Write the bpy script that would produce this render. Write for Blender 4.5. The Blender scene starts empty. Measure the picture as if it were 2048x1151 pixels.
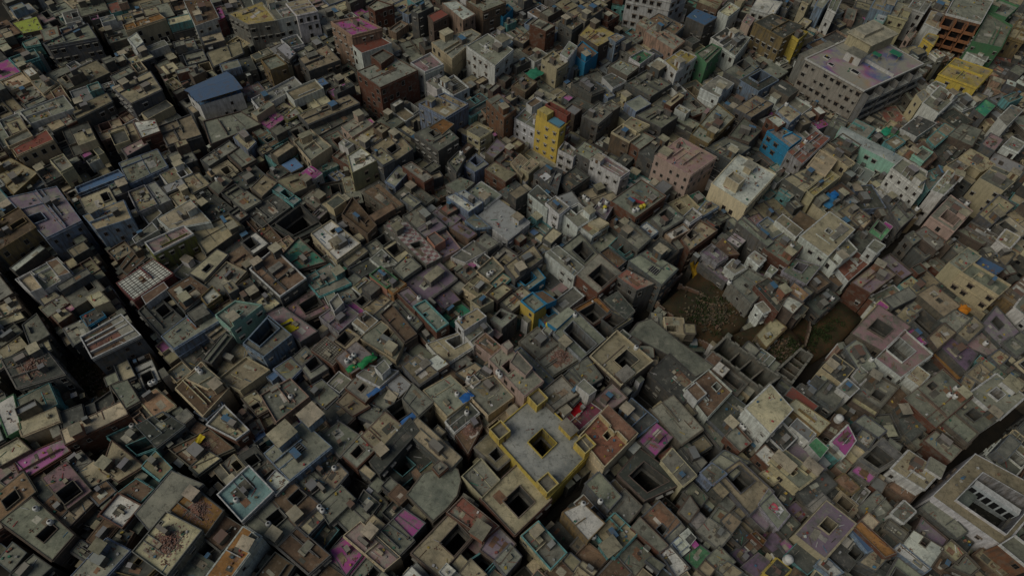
import bpy, math, random
import numpy as np
from mathutils import Matrix, Vector

random.seed(7)
R = random.Random(11)
SC = bpy.context.scene
COL = SC.collection

# ------------------------------------------------------------------ survey data (metres)
# (outline of the roof edge, height, wall kind, roof kind, features, label, category); a record without a label is a roof room of the one before
HOUSES=[
([(-98.09,35.92),(-85.27,29.68),(-83.32,34.13),(-94.32,40.64)],9.2,'gry','con',{'c': [[-88.26, 34.29, 2.88, 2.3]], 't': [(-92.24, 38.68, 't', 'white tank on grey roof, first tank below the bright pink terrace'), (-88.31, 36.24, 't', 'white tank on grey roof, second tank below the bright pink terrace')]},'grey house, grey roof and two tanks, third below the bright pink terrace','house'),
([(-102.33,39.75),(-98.48,36.25),(-94.51,42.07),(-98.36,45.58)],9.2,'gry','pch',{'c': [[-97.9, 40.1, 2.88, 2.3]]},'grey house, peach roof, second below-left of the bright pink terrace','house'),
([(-95.76,28.87),(-92.74,27.33),(-91.6,30.45),(-94.62,31.99)],8.05,'gry','con',{},'grey small house, grey roof, fourth below the bright pink terrace','small house'),
([(-92.12,26.51),(-88.09,24.65),(-85.66,28.2),(-89.68,30.07)],8.05,'dgr','con',{},'dark grey small house, grey roof, fifth below the bright pink terrace','small house'),
([(-95.95,43.35),(-92.54,40.89),(-91.0,42.57),(-94.42,45.03)],8.05,'dgr','dco',{},'dark grey small house, dark roof, first below the bright pink terrace','small house'),
([(-92.0,39.97),(-87.88,37.39),(-86.88,39.46),(-91.0,42.04)],8.05,'gry','brn',{},'grey small house, brown roof, second below the bright pink terrace','small house'),
([(-93.54,44.96),(-86.33,39.49),(-83.48,42.92),(-90.69,48.39)],9.2,'gry','dco',{'c': [[-87.14, 42.01, 4.02, 3.45]], 'k': 'pink'},'grey courtyard house, dark roof and pink stains, first below-right of the bright pink terrace','courtyard house'),
([(-87.66,37.17),(-85.4,36.04),(-82.78,40.81),(-85.04,41.94)],8.05,'gry','tan',{},'grey small house, tan roof, second below-right of the bright pink terrace','small house'),
([(-86.31,38.31),(-82.69,37.12),(-80.16,39.18),(-83.78,40.37)],5.75,'dgr','dco',{},'dark grey small house, dark roof, fourth below-right of the bright pink terrace','small house'),
([(-79.3,38.53),(-74.24,36.42),(-72.41,40.63),(-77.46,42.59)],9.2,'gry','whi',{'pp': 'brk'},'grey house, whitish roof, first above-left of the pale brick-heap roof','house'),
([(-78.21,42.93),(-73.64,41.04),(-71.7,44.34),(-75.51,46.08)],8.05,'tel','brn',{},'teal small house, brown roof, second above-left of the pale brick-heap roof','small house'),
([(-83.4,42.59),(-81.03,40.92),(-79.15,43.48),(-81.52,45.14)],8.05,'gry','brn',{},'grey small house, brown roof, third below-right of the bright pink terrace','small house'),
([(-80.87,34.01),(-78.32,32.92),(-76.43,37.07),(-79.25,38.18)],6.9,'brn','brn',{},'brown small house, brown roof, second left of the pale brick-heap roof','small house'),
([(-77.45,34.57),(-73.53,33.22),(-72.97,35.77),(-76.38,36.95)],6.9,'brn','dco',{},'brown small house, dark roof, first left of the pale brick-heap roof','small house'),
([(-80.25,25.93),(-75.53,24.23),(-71.41,31.75),(-76.26,33.56)],9.2,'blu','con',{},'pale blue house, grey roof, third left of the pale brick-heap roof','house'),
([(-73.29,28.53),(-66.96,27.42),(-65.79,29.21),(-71.62,31.92)],8.05,'och','dco',{'c': [[-69.16, 30.53, 1.03, 1.03]]},'ochre small house, dark roof, first below-left of the pale brick-heap roof','small house'),
([(-71.6,38.69),(-68.24,36.07),(-65.02,39.83),(-60.95,45.27),(-67.6,47.38)],10.35,'gry','con',{},'grey house, grey roof, first left of the rubble-strewn orange roof','house'),
([(-64.75,39.67),(-56.76,35.71),(-55.0,40.06),(-62.15,44.24)],10.92,'gry','org',{'rub': 1},'orange-brown earth roof littered with brick rubble and dark holes, above the white-roofed rubble house','house'),
([(-68.52,31.22),(-61.25,27.53),(-57.6,35.66),(-65.08,38.54)],12.19,'gry','crm',{'rub': 1, 'c': [[-66.18, 36.63, 1.38, 1.38]], 'c2': 1},'pale concrete roof covered by a heap of broken bricks, near the bottom left corner','house'),
([(-93.6,54.75),(-91.63,52.23),(-81.76,59.53),(-83.69,62.19)],10.35,'brk','crm',{},'long brick building with a pale roof strip and broken arches behind, beside the dirt lot','house'),
([(-96.36,59.17),(-93.88,55.23),(-90.42,57.24),(-92.9,61.18)],9.2,'dgr','dco',{},'dark grey small house, dark roof, first left of the brick dirt-lot building','small house'),
([(-89.88,62.17),(-87.91,59.21),(-85.17,61.09),(-87.79,64.76)],9.2,'dgr','dco',{},'dark grey small house, dark roof, first above-right of the brick dirt-lot building','small house'),
([(-103.07,55.7),(-101.12,53.42),(-95.37,57.06),(-97.23,59.55)],10.35,'crm','crm',{},'cream small house, cream roof, first above the bright pink terrace','small house'),
([(-109.78,59.63),(-104.14,53.22),(-102.58,54.66),(-107.55,61.9)],10.35,'grn','whi',{},'green house, whitish roof, first above-left of the bright pink terrace','house'),
([(-106.38,49.35),(-103.5,46.99),(-99.43,50.6),(-102.81,52.74)],9.2,'gry','crm',{},'grey small house, cream roof, first left of the bright pink terrace','small house'),
([(-101.95,48.56),(-98.3,44.75),(-91.75,51.33),(-94.22,53.55)],8.05,'brk','con',{'k': 'pinks', 'pp': 'none'},'low brick terrace covered in bright pink powder, at the left edge','house'),
([(-105.16,45.54),(-101.26,43.55),(-99.46,46.43),(-102.31,48.28)],8.05,'gry','con',{'k': 'pink'},'grey small house, grey roof and pink stains, first below-left of the bright pink terrace','small house'),
([(-91.86,48.98),(-88.46,46.53),(-86.43,49.35),(-89.21,51.25)],8.05,'gry','con',{},'grey small house, grey roof, first right of the bright pink terrace','small house'),
([(-88.12,46.3),(-84.43,43.93),(-80.8,46.41),(-85.6,49.15)],8.05,'gry','tan',{},'grey small house, tan roof, second right of the bright pink terrace','small house'),
([(-82.96,47.53),(-79.08,45.77),(-75.51,49.06),(-83.39,53.63)],8.05,'brn','tan',{},'brown house, tan roof, second below-right of the brick dirt-lot building','house'),
([(-85.26,55.47),(-78.47,51.38),(-74.24,53.66),(-80.9,58.53)],6.9,'tel','dco',{'c': [[-77.25, 53.96, 4.6, 3.45]], 't': [(-81.31, 58.29, 't', 'white tank on dark roof, first tank right of the brick dirt-lot building')]},'teal courtyard house, dark roof and one tank, first below-right of the brick dirt-lot building','courtyard house'),
([(-87.18,65.82),(-82.21,61.03),(-80.27,62.72),(-84.56,67.18)],10.35,'gry','con',{},'grey small house, grey roof, second above-right of the brick dirt-lot building','small house'),
([(-80.58,63.69),(-75.79,59.79),(-72.86,62.53),(-77.97,65.91)],9.2,'crm','pch',{'t': [(-79.35, 67.3, 't', 'white tank on peach roof, first tank below-right of the white-walled rows house'), (-78.72, 67.79, 't', 'white tank on peach roof, second tank below-right of the white-walled rows house')]},'cream house, peach roof and two tanks, first right of the brick dirt-lot building','house'),
([(-78.75,57.37),(-73.19,53.19),(-69.29,58.03),(-74.57,60.71)],9.2,'gry','dco',{'c': [[-73.84, 60.62, 4.6, 3.45]]},'grey courtyard house, dark roof, second right of the brick dirt-lot building','courtyard house'),
([(-74.91,49.1),(-70.55,46.59),(-69.25,48.96),(-73.48,52.05)],8.05,'tel','tan',{},'teal small house, tan roof, first above-left of the rubble-strewn orange roof','small house'),
([(-73.34,66.83),(-65.71,61.06),(-62.43,67.47),(-70.07,73.24)],9.2,'crm','brn',{'c': [[-67.66, 68.44, 1.72, 1.15]]},'cream house, brown roof, third left of the peach-rimmed house','house'),
([(-67.95,62.0),(-65.22,60.78),(-63.0,63.78),(-64.72,65.98)],8.05,'blu','con',{},'pale blue small house, grey roof, second left of the peach-rimmed house','small house'),
([(-63.66,58.6),(-56.88,55.82),(-55.05,57.83),(-61.47,62.78)],10.35,'brk','crm',{'pp': 'whi'},'brick house, cream roof, first below-left of the peach-rimmed house','house'),
([(-70.7,53.3),(-65.33,50.0),(-58.16,54.42),(-64.12,58.08)],8.05,'gry','brn',{'rub': 1},'grey house, brown roof, second above the rubble-strewn orange roof','house'),
([(-65.25,49.75),(-63.35,48.47),(-60.18,51.91),(-62.55,53.06)],8.05,'gry','crm',{},'grey small house, cream roof, first above the rubble-strewn orange roof','small house'),
([(-59.4,66.64),(-55.21,63.01),(-53.03,64.75),(-57.25,68.57)],6.9,'gry','tan',{'c': [[-55.98, 64.97, 1.72, 1.15]]},'grey small house, tan roof, first left of the peach-rimmed house','small house'),
([(-53.93,66.04),(-49.24,60.43),(-44.07,66.46),(-48.83,70.38)],10.35,'pch','con',{'s': [[-51.7, 68.26, 2.3, 1.38, 0.69]], 't': [(-47.63, 66.22, 't', 'white tank on grey roof, first tank right of the peach-rimmed house')]},'house with a thick peach parapet round a pale roof and one big white tank','house'),
([(-46.0,65.28),(-44.05,63.69),(-42.74,66.09),(-44.67,67.56)],8.05,'gry','con',{},'grey small house, grey roof, first right of the peach-rimmed house','small house'),
([(-55.14,57.77),(-54.34,56.72),(-52.29,58.8),(-53.42,60.12)],5.75,'blu','blu',{},'pale blue small house, blue roof, first left of the large pale blue house','small house'),
([(-49.0,52.19),(-42.89,47.31),(-36.34,54.62),(-43.06,59.5)],11.85,'blu','con',{'s': [[-45.87, 55.66, 4.6, 4.02, 2.99], [-41.02, 60.32, 4.02, 4.02, 2.99]], 'g': [[-42.8, 53.76]]},'large pale blue and white walled house with a wide flat roof and two roof cabins','house'),
([(-45.76,68.82),(-39.89,65.14),(-37.86,68.2),(-42.37,71.76)],8.05,'gry','con',{},'grey house, grey roof, second right of the peach-rimmed house','house'),
([(-40.75,64.21),(-36.16,59.75),(-33.46,63.3),(-38.01,67.6)],8.05,'gry','dco',{},'grey house, dark roof, first above-right of the large pale blue house','house'),
([(-38.73,58.24),(-34.3,54.0),(-31.36,58.48),(-36.0,61.19)],9.2,'gry','con',{},'grey house, grey roof, first right of the large pale blue house','house'),
([(-56.1,53.17),(-51.82,49.54),(-49.64,51.76),(-53.61,55.21)],6.9,'dgr','dco',{'c': [[-53.02, 52.14, 2.3, 2.3]]},'dark grey small house, dark roof, first above-left of the lavender cube house','small house'),
([(-39.96,50.16),(-37.07,48.31),(-35.12,53.34),(-36.8,55.35)],8.05,'dgr','dco',{'t': [(-38.04, 50.88, 't', 'white tank on dark roof, first tank below-right of the large pale blue house')]},'dark grey small house, dark roof, first below-right of the large pale blue house','small house'),
([(-37.42,48.8),(-34.38,47.23),(-32.53,50.4),(-34.61,52.07)],8.05,'gry','tan',{'t': [(-35.1, 51.21, 't', 'white tank on tan roof, second tank below-right of the large pale blue house')]},'grey small house, tan roof and one tank, second below-right of the large pale blue house','small house'),
([(-56.22,43.2),(-50.27,38.54),(-45.99,44.48),(-51.94,49.14)],11.5,'lav','tel',{'pp': 'whi', 't': [(-52.55, 42.31, 't', 'white tank on teal roof, first tank below-left of the white square house')]},'white walled square house with a pale tiled roof and a teal wet patch','house'),
([(-50.37,38.64),(-42.78,34.77),(-40.15,38.36),(-46.11,43.19)],9.2,'gry','con',{'c': [[-44.08, 40.02, 2.88, 2.88]], 't': [(-45.48, 38.52, 't', 'white tank on grey roof, first tank below-right of the white square house')]},'grey house, grey roof and one tank, first below-right of the white square house','house'),
([(-45.87,43.2),(-39.94,38.49),(-36.55,42.97),(-42.95,47.08)],9.2,'gry','brn',{'c': [[-41.03, 44.3, 3.45, 2.3]]},'grey courtyard house, brown roof, first below-right of the lavender cube house','courtyard house'),
([(-42.21,47.53),(-37.0,43.43),(-34.48,46.54),(-39.18,50.02)],8.05,'gry','con',{},'grey house, grey roof, first right of the lavender cube house','house'),
([(-39.71,38.51),(-37.6,37.03),(-35.1,40.68),(-36.94,41.98)],9.2,'gry','crm',{},'grey small house, cream roof, second above-left of the magenta-soaked low roof','small house'),
([(-36.38,42.74),(-33.73,39.82),(-29.79,44.74),(-32.76,47.01)],9.2,'gry','con',{'t': [(-36.15, 42.56, 't', 'white tank on grey roof, first tank below-right of the lavender cube house'), (-35.41, 41.89, 't', 'white tank on grey roof, first tank above-left of the magenta-soaked low roof')]},'grey house, grey roof and two tanks, third above the magenta-soaked low roof','house'),
([(-42.35,34.46),(-35.58,30.16),(-32.62,33.4),(-39.86,38.15)],9.2,'gry','brn',{'s': [[-37.09, 34.47, 2.88, 1.72, 0.57]]},'grey house, brown roof and roof cabin, first left of the magenta-soaked low roof','house'),
([(-32.53,34.89),(-28.92,30.88),(-26.77,34.35),(-30.17,37.33)],6.9,'gry','con',{'k': 'mag'},'grey small house, grey roof and magenta powder, first above the magenta-soaked low roof','small house'),
([(-37.85,37.63),(-34.76,35.51),(-32.64,39.14),(-35.76,41.32)],5.75,'tel','dco',{},'teal small house, dark roof, first above-left of the magenta-soaked low roof','small house'),
([(-53.64,25.65),(-50.29,24.64),(-45.46,34.85),(-48.81,36.31)],13.22,'whi','org',{},'slab building with a blank pale wall and ochre earth roof, at the bottom edge','house'),
([(-48.13,32.55),(-46.86,31.99),(-45.14,34.7),(-46.73,35.59)],14.26,'whi','con',{},None,None),
([(-57.12,35.34),(-53.46,33.21),(-50.21,37.26),(-54.88,39.52)],9.2,'gry','brn',{},'grey house, brown roof, first above the ochre-roofed slab building','house'),
([(-59.86,32.73),(-55.97,30.75),(-52.95,33.84),(-56.4,35.9)],6.9,'gry','dco',{'c': [[-57.15, 33.58, 2.3, 2.3]]},'grey small house, dark roof, first above-left of the ochre-roofed slab building','small house'),
([(-62.49,30.07),(-56.82,27.4),(-54.4,30.57),(-59.75,32.89)],8.05,'gry','con',{},'grey house, grey roof, first below-right of the pale brick-heap roof','house'),
([(-45.52,29.16),(-41.4,26.43),(-39.3,31.28),(-43.14,33.26)],8.05,'gry','brn',{},'grey house, brown roof, first right of the ochre-roofed slab building','house'),
([(-47.71,46.66),(-45.18,44.56),(-43.54,46.94),(-46.51,48.79)],10.35,'lav','whi',{},'small white and lavender cube house beside the white square house','small house'),
([(-37.33,66.53),(-33.56,63.84),(-30.72,66.1),(-35.43,69.38)],8.05,'brk','tan',{},'brick small house, tan roof, second below the brick house with three tanks','small house'),
([(-35.85,69.68),(-31.21,66.7),(-29.3,69.85),(-33.76,73.23)],9.2,'brk','con',{'c': [[-32.46, 69.9, 1.72, 1.15]]},'brick house, grey roof, first below the brick house with three tanks','house'),
([(-32.11,63.89),(-28.38,62.69),(-24.23,69.24),(-27.9,71.44)],6.9,'gry','con',{},'grey house, grey roof, fourth below-right of the brick house with three tanks','house'),
([(-27.01,70.93),(-23.88,68.42),(-21.56,71.33),(-24.38,73.6)],9.2,'gry','tin',{},'grey small house, corrugated roof, third below-right of the brick house with three tanks','small house'),
([(-22.53,67.35),(-18.82,63.81),(-16.27,66.91),(-21.11,70.76)],10.35,'gry','con',{},'grey house, grey roof, sixth below-right of the brick house with three tanks','house'),
([(-26.72,64.91),(-22.95,61.4),(-18.86,64.88),(-22.9,68.46)],8.05,'dgr','dco',{'c': [[-23.16, 65.88, 5.75, 4.6]]},'dark grey courtyard house, dark roof, fifth below-right of the brick house with three tanks','courtyard house'),
([(-30.0,58.43),(-26.34,55.37),(-22.08,60.95),(-26.14,63.83)],9.2,'brk','tan',{},'brick house, tan roof, third below the brick house with three tanks','house'),
([(-33.91,54.31),(-30.36,51.88),(-27.25,56.13),(-30.67,59.22)],9.2,'brk','con',{'c': [[-30.79, 54.89, 2.3, 1.72]]},'brick house, grey roof, second right of the large pale blue house','house'),
([(-20.97,60.23),(-10.67,52.24),(-8.78,54.75),(-18.97,62.93)],10.35,'gry','tan',{'t': [(-13.52, 56.69, 't', 'white tank on tan roof, first tank above the round-cornered mottled house')]},'grey house, tan roof and one tank, second above the round-cornered mottled house','house'),
([(-27.24,52.44),(-25.13,50.48),(-18.59,60.12),(-20.51,62.54)],10.35,'dgr','dco',{},'dark grey house, dark roof, second above-left of the round-cornered mottled house','house'),
([(-25.7,52.16),(-21.1,49.28),(-14.21,56.49),(-19.32,60.94)],5.75,'tel','dco',{'c': [[-21.24, 53.88, 3.45, 3.45]]},'teal courtyard house, dark roof, first above-left of the round-cornered mottled house','courtyard house'),
([(-18.52,46.26),(-12.99,41.68),(-10.59,44.28),(-8.87,46.89),(-8.43,49.99),(-9.14,52.03),(-10.5,52.89),(-15.87,50.79)],9.77,'gry','con',{},'house with a rounded corner and a mottled grey roof, on the dark alley bend','house'),
([(-14.37,51.81),(-12.65,50.11),(-10.86,52.05),(-12.79,53.5)],11.5,'brk','con',{},'brick small house, grey roof, first above the round-cornered mottled house','small house'),
([(-17.77,43.37),(-15.36,42.05),(-14.1,43.86),(-16.27,45.22)],8.05,'crm','crm',{},'cream small house, cream roof, first below-left of the round-cornered mottled house','small house'),
([(-22.31,46.2),(-20.08,44.59),(-18.6,46.45),(-20.85,48.08)],9.2,'brn','brn',{},'brown small house, brown roof, first left of the round-cornered mottled house','small house'),
([(-21.4,40.35),(-17.13,37.77),(-14.87,40.77),(-19.13,43.17)],9.2,'gry','con',{'k': 'mag'},'grey small house, grey roof and magenta powder, second below-left of the round-cornered mottled house','small house'),
([(-23.62,37.59),(-19.04,34.4),(-16.59,37.33),(-20.99,40.86)],9.2,'gry','con',{},'grey house, grey roof, second right of the magenta-soaked low roof','house'),
([(-29.85,37.43),(-21.23,31.78),(-18.97,33.95),(-27.43,39.96)],9.2,'crm','con',{'k': 'pink', 's': [[-25.05, 38.23, 2.3, 2.3, 2.07]]},'cream house, grey roof and pink stains, first right of the magenta-soaked low roof','house'),
([(-33.57,33.62),(-27.94,30.56),(-25.53,34.35),(-30.97,37.53)],6.9,'gry','con',{'k': 'mag'},'low roof soaked in magenta powder at the bottom, left of the long cream house','house'),
([(-33.03,41.4),(-28.42,37.84),(-26.2,41.84),(-30.86,45.52)],8.05,'gry','con',{},'grey house, grey roof, second above the magenta-soaked low roof','house'),
([(-29.41,43.11),(-26.56,41.09),(-24.66,44.42),(-28.07,46.72)],8.05,'gry','dco',{},'grey small house, dark roof, fourth above the magenta-soaked low roof','small house'),
([(-27.26,44.12),(-23.87,41.85),(-23.36,44.88),(-26.28,47.23)],6.9,'gry','con',{},'grey small house, grey roof, first above-right of the magenta-soaked low roof','small house'),
([(-9.8,43.02),(-2.3,38.61),(0.02,40.83),(-7.33,45.95)],10.35,'brk','con',{'k': 'red', 's': [[-3.17, 39.26, 2.99, 2.99, 2.76]]},'brick house with a red powder burst on its roof, at an alley corner','house'),
([(-16.06,34.88),(-10.65,31.26),(-4.9,38.76),(-9.59,42.92)],9.2,'gry','tan',{'c': [[-7.42, 37.7, 5.17, 5.17]]},'grey courtyard house, tan roof, first below-left of the red-powdered brick house','courtyard house'),
([(-2.59,36.4),(1.06,34.17),(3.65,37.92),(0.15,40.94)],9.2,'gry','lav',{'k': 'purple'},'grey house, lavender roof and purple stains, first below-right of the red-powdered brick house','house'),
([(0.35,34.35),(2.33,32.27),(4.93,35.52),(2.97,37.43)],9.2,'gry','con',{},'grey small house, grey roof, first below-left of the turquoise-rimmed house','small house'),
([(-10.61,31.43),(-8.87,30.04),(-7.24,31.85),(-9.22,33.25)],10.35,'whi','whi',{},'white small house, whitish roof, second below-left of the red-powdered brick house','small house'),
([(-6.12,31.75),(-3.69,30.18),(-1.77,31.81),(-4.49,34.05)],9.2,'gry','tan',{},'grey small house, tan roof, second below the red-powdered brick house','small house'),
([(-4.76,34.31),(-1.57,32.3),(0.14,34.39),(-2.56,36.02)],8.05,'tel','dco',{'c': [[-2.2, 34.46, 4.02, 3.45]]},'teal courtyard house, dark roof, first below the red-powdered brick house','courtyard house'),
([(-5.52,57.62),(-0.54,53.35),(1.65,55.65),(-2.86,60.59)],9.2,'gry','tan',{'c': [[-1.07, 56.25, 2.07, 2.07]]},'grey house, tan roof, first left of the yellow courtyard mansion','house'),
([(-7.46,50.62),(-3.37,46.81),(-0.36,50.32),(-4.21,54.26)],10.35,'crm','con',{},'cream house, grey roof, first above-left of the dark brick court house','house'),
([(-3.35,46.5),(3.72,39.88),(10.61,47.16),(3.78,53.96)],9.77,'brk','tan',{'c': [[4.29, 46.29, 4.6, 4.6]]},'brick house with a dark square court rimmed in white, below the yellow courtyard mansion','courtyard house'),
([(-2.07,60.24),(10.09,47.61),(19.09,58.0),(6.94,69.72)],11.04,'yel','lgr',{'c': [[8.66, 58.75, 4.48, 4.48]], 'special': 'mansion'},'bright yellow mansion with a square central court and four corner turrets','courtyard house'),
([(16.81,60.08),(21.67,53.97),(28.69,61.57),(22.82,67.41)],12.88,'crm','red',{'c': [[22.67, 60.99, 2.07, 1.26]], 'pp': 'crm', 'special': 'brownroof'},'cream walled house with a brick-red terrace and cream parapet, right of the yellow mansion','house'),
([(20.45,70.13),(23.38,67.66),(27.32,71.22),(24.4,74.37)],10.35,'gry','con',{'k': 'pink'},'grey house, grey roof and pink stains, first above the red-terraced cream house','house'),
([(25.42,66.58),(29.55,62.83),(34.08,66.6),(28.9,71.3)],9.2,'blu','dco',{'s': [[27.26, 68.01, 2.3, 2.3, 2.3]]},'pale blue house, dark roof and roof cabin, first above-right of the red-terraced cream house','house'),
([(18.47,50.94),(22.92,46.15),(25.27,48.82),(21.07,53.47)],9.2,'gry','con',{},'grey house, grey roof, first above-right of the orange-walled house','house'),
([(23.1,46.52),(26.24,43.25),(29.71,47.46),(26.55,50.58)],8.05,'gry','con',{},'grey house, grey roof, first right of the orange-walled house','house'),
([(25.66,53.94),(30.81,49.05),(39.09,53.24),(30.39,59.71)],8.05,'gry','dco',{'c': [[31.52, 53.59, 5.75, 4.6]]},'grey courtyard house, dark roof, first below-right of the red-terraced cream house','courtyard house'),
([(34.85,56.86),(38.57,52.07),(41.35,54.36),(37.15,59.47)],9.77,'crm','con',{},'cream house, grey roof, second left of the tan house with the black shaft','house'),
([(7.71,69.55),(11.05,66.34),(15.99,70.43),(12.52,74.48)],12.19,'gry','con',{},'grey house, grey roof, first above-left of the dark terrace with the red square','house'),
([(11.31,66.49),(15.54,62.0),(21.51,68.07),(16.61,71.53)],9.2,'whi','dco',{'k': 'wine'},'dark terrace with a bright red square sheet, behind the yellow courtyard mansion','house'),
([(15.62,71.25),(18.47,69.0),(20.19,70.42),(17.34,73.13)],14.26,'whi','con',{},None,None),
([(13.74,44.31),(18.37,39.46),(21.39,42.67),(17.36,46.22)],10.35,'och','whi',{'t': [(17.42, 46.23, 't', 'white tank on whitish roof, first tank above the orange-walled house'), (20.94, 46.99, 't', 'white tank on whitish roof, first tank above-right of the orange-walled house')]},'house with a bright orange side wall and a whitish worn roof','house'),
([(5.48,39.33),(11.07,33.75),(13.8,36.68),(8.41,42.07)],10.35,'crm','con',{'pp': 'tel', 's': [[8.05, 40.21, 2.3, 1.72, 1.84]]},'house with a turquoise parapet round a plain pale roof, on the alley','house'),
([(10.9,41.76),(14.37,38.66),(17.04,41.43),(13.09,43.83)],4.6,'dgr','dco',{},'dark grey small house, dark roof, first above-right of the turquoise-rimmed house','small house'),
([(14.97,38.49),(16.63,37.33),(18.55,39.63),(16.88,40.69)],8.05,'gry','tan',{},'grey small house, tan roof, first below the orange-walled house','small house'),
([(20.33,41.29),(23.76,36.92),(28.22,41.56),(24.28,45.1)],9.2,'tel','tan',{'s': [[22.77, 38.22, 3.45, 2.88, 2.3]], 't': [(19.72, 40.34, 't', 'white tank on tan roof, first tank below-right of the orange-walled house')]},'teal house, tan roof and one tank, first below-right of the orange-walled house','house'),
([(16.16,36.51),(19.64,33.6),(22.29,36.67),(18.78,39.19)],8.05,'brn','brn',{},'brown small house, brown roof, second below the orange-walled house','small house'),
([(10.5,32.78),(12.82,30.97),(15.22,33.07),(12.77,35.34)],9.2,'gry','brn',{},'grey small house, brown roof, first below-right of the turquoise-rimmed house','small house'),
([(16.49,34.68),(19.47,32.68),(20.42,33.83),(17.42,35.63)],9.2,'gry','crm',{},'grey small house, cream roof, third below the orange-walled house','small house'),
([(20.79,33.01),(23.3,31.43),(26.89,34.27),(24.41,36.8)],8.05,'gry','brn',{},'grey small house, brown roof, second below-right of the orange-walled house','small house'),
([(24.65,36.81),(27.8,33.88),(31.31,37.68),(28.61,40.27)],8.05,'gry','con',{},'grey small house, grey roof, third below-right of the orange-walled house','small house'),
([(27.8,42.71),(33.01,38.4),(34.29,39.63),(29.34,44.47)],9.2,'brk','con',{},'brick small house, grey roof, second right of the orange-walled house','small house'),
([(30.33,45.12),(33.95,41.31),(37.64,44.87),(34.0,48.55)],8.05,'gry','brn',{'c': [[34.03, 42.98, 1.72, 1.72]]},'grey house, brown roof, third right of the orange-walled house','house'),
([(33.21,37.96),(35.91,33.84),(38.4,35.6),(35.2,39.22)],9.2,'gry','whi',{},'grey small house, whitish roof, fifth below-right of the orange-walled house','small house'),
([(29.82,36.4),(32.48,34.35),(33.98,35.77),(31.29,37.39)],9.2,'gry','con',{},'grey small house, grey roof, fourth below-right of the orange-walled house','small house'),
([(34.21,41.56),(35.08,40.45),(38.41,43.72),(37.19,45.32)],8.05,'gry','con',{},'grey small house, grey roof, seventh below-left of the tan house with the black shaft','small house'),
([(41.48,74.57),(45.64,68.25),(51.68,74.85),(47.36,79.75)],10,'whi','brn',{'c': [[48.82, 76.01, 1.84, 1.61]]},'white walled house with rust-brown floors and a green shade cloth, by the ruins','house'),
([(40.87,73.47),(43.1,70.55),(45.6,72.78),(43.36,75.6)],12.05,'whi','brn',{},None,None),
([(46.11,68.9),(50.11,64.61),(56.15,71.51),(52.28,74.97)],8.05,'gry','dco',{},'grey house, dark roof, first below-right of the white house with rust-brown floors','house'),
([(44.96,67.9),(48.82,62.22),(50.51,65.14),(46.72,69.18)],6.9,'gry','con',{},'grey small house, grey roof, first below the white house with rust-brown floors','small house'),
([(53.32,68.5),(57.49,63.26),(63.13,69.05),(59.49,74.42)],14.26,'whi','crm',{'special': 'whitewall'},'house whose tall blank white wall faces the camera, with a cream roof','apartment block'),
([(49.53,63.8),(52.14,60.96),(54.78,63.05),(52.13,66.5)],9.2,'brk','con',{'t': [(53.33, 66.85, 't', 'white tank on grey roof, second tank below-left of the blank white wall'), (53.88, 66.23, 't', 'white tank on grey roof, first tank below-left of the blank white wall')]},'brick small house, grey roof and two tanks, first below-left of the blank white wall','small house'),
([(53.18,62.07),(55.05,60.26),(58.47,63.55),(56.8,64.85)],4.6,'dgr','dco',{},'dark grey small house, dark roof, first above the tan house with the black shaft','small house'),
([(59.53,64.21),(61.82,61.62),(65.13,64.74),(62.93,67.83)],9.2,'gry','dco',{'pp': 'whi'},'grey small house, dark roof, first below-right of the blank white wall','small house'),
([(55.43,59.64),(57.38,57.52),(59.47,59.38),(57.53,61.53)],10.35,'brk','whi',{},'brick small house, whitish roof, first above-right of the tan house with the black shaft','small house'),
([(64.41,71.73),(70.27,65.85),(72.76,68.28),(66.46,73.35)],10.35,'och','crm',{},'ochre house, cream roof, second right of the blank white wall','house'),
([(65.02,75.01),(70.37,71.83),(71.38,72.78),(66.75,76.95)],9.2,'gry','tile',{},'grey small house, red tiled roof, first right of the blank white wall','small house'),
([(71.66,75.49),(75.36,72.47),(78.67,76.29),(75.52,79.43)],9.2,'gry','con',{},'grey house, grey roof, first below-right of the smaller roofless ruin','house'),
([(68.02,77.02),(70.82,74.49),(72.59,76.43),(69.72,78.68)],8.05,'gry','dco',{},'grey small house, dark roof, first below the smaller roofless ruin','small house'),
([(77.13,77.11),(79.03,75.29),(81.44,77.42),(79.73,79.44)],10.35,'whi','con',{},'white small house, grey roof, first above the white-rimmed magenta terrace','small house'),
([(72.57,67.3),(75.16,65.78),(78.26,69.42),(75.86,71.29)],8.05,'gry','brn',{'t': [(76.19, 70.2, 'tl', 'large white tank on brown roof, first tank above the white-rimmed magenta terrace')]},'grey small house, brown roof and one tank, first above-left of the white-rimmed magenta terrace','small house'),
([(73.24,64.05),(75.26,61.45),(78.32,64.95),(77.56,67.99)],9.2,'whi','con',{'k': 'mag'},'white rimmed terrace filled with magenta powder and a curved teal front','small house'),
([(72.0,62.78),(74.03,60.74),(75.93,62.23),(74.04,64.31)],8.05,'tel','con',{},'teal small house, grey roof, first below-left of the white-rimmed magenta terrace','small house'),
([(67.93,62.99),(69.62,60.53),(71.48,62.55),(69.67,64.5)],9.2,'whi','grn',{},'white small house, green roof, first left of the white-rimmed magenta terrace','small house'),
([(63.53,62.12),(69.7,57.67),(71.24,58.84),(65.98,63.95)],6.9,'lav','con',{'k': 'purple', 't': [(66.93, 64.39, 't', 'white tank on grey roof, first tank left of the white-rimmed magenta terrace')]},'lavender small house, grey roof and purple stains, second below-left of the white-rimmed magenta terrace','small house'),
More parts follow.
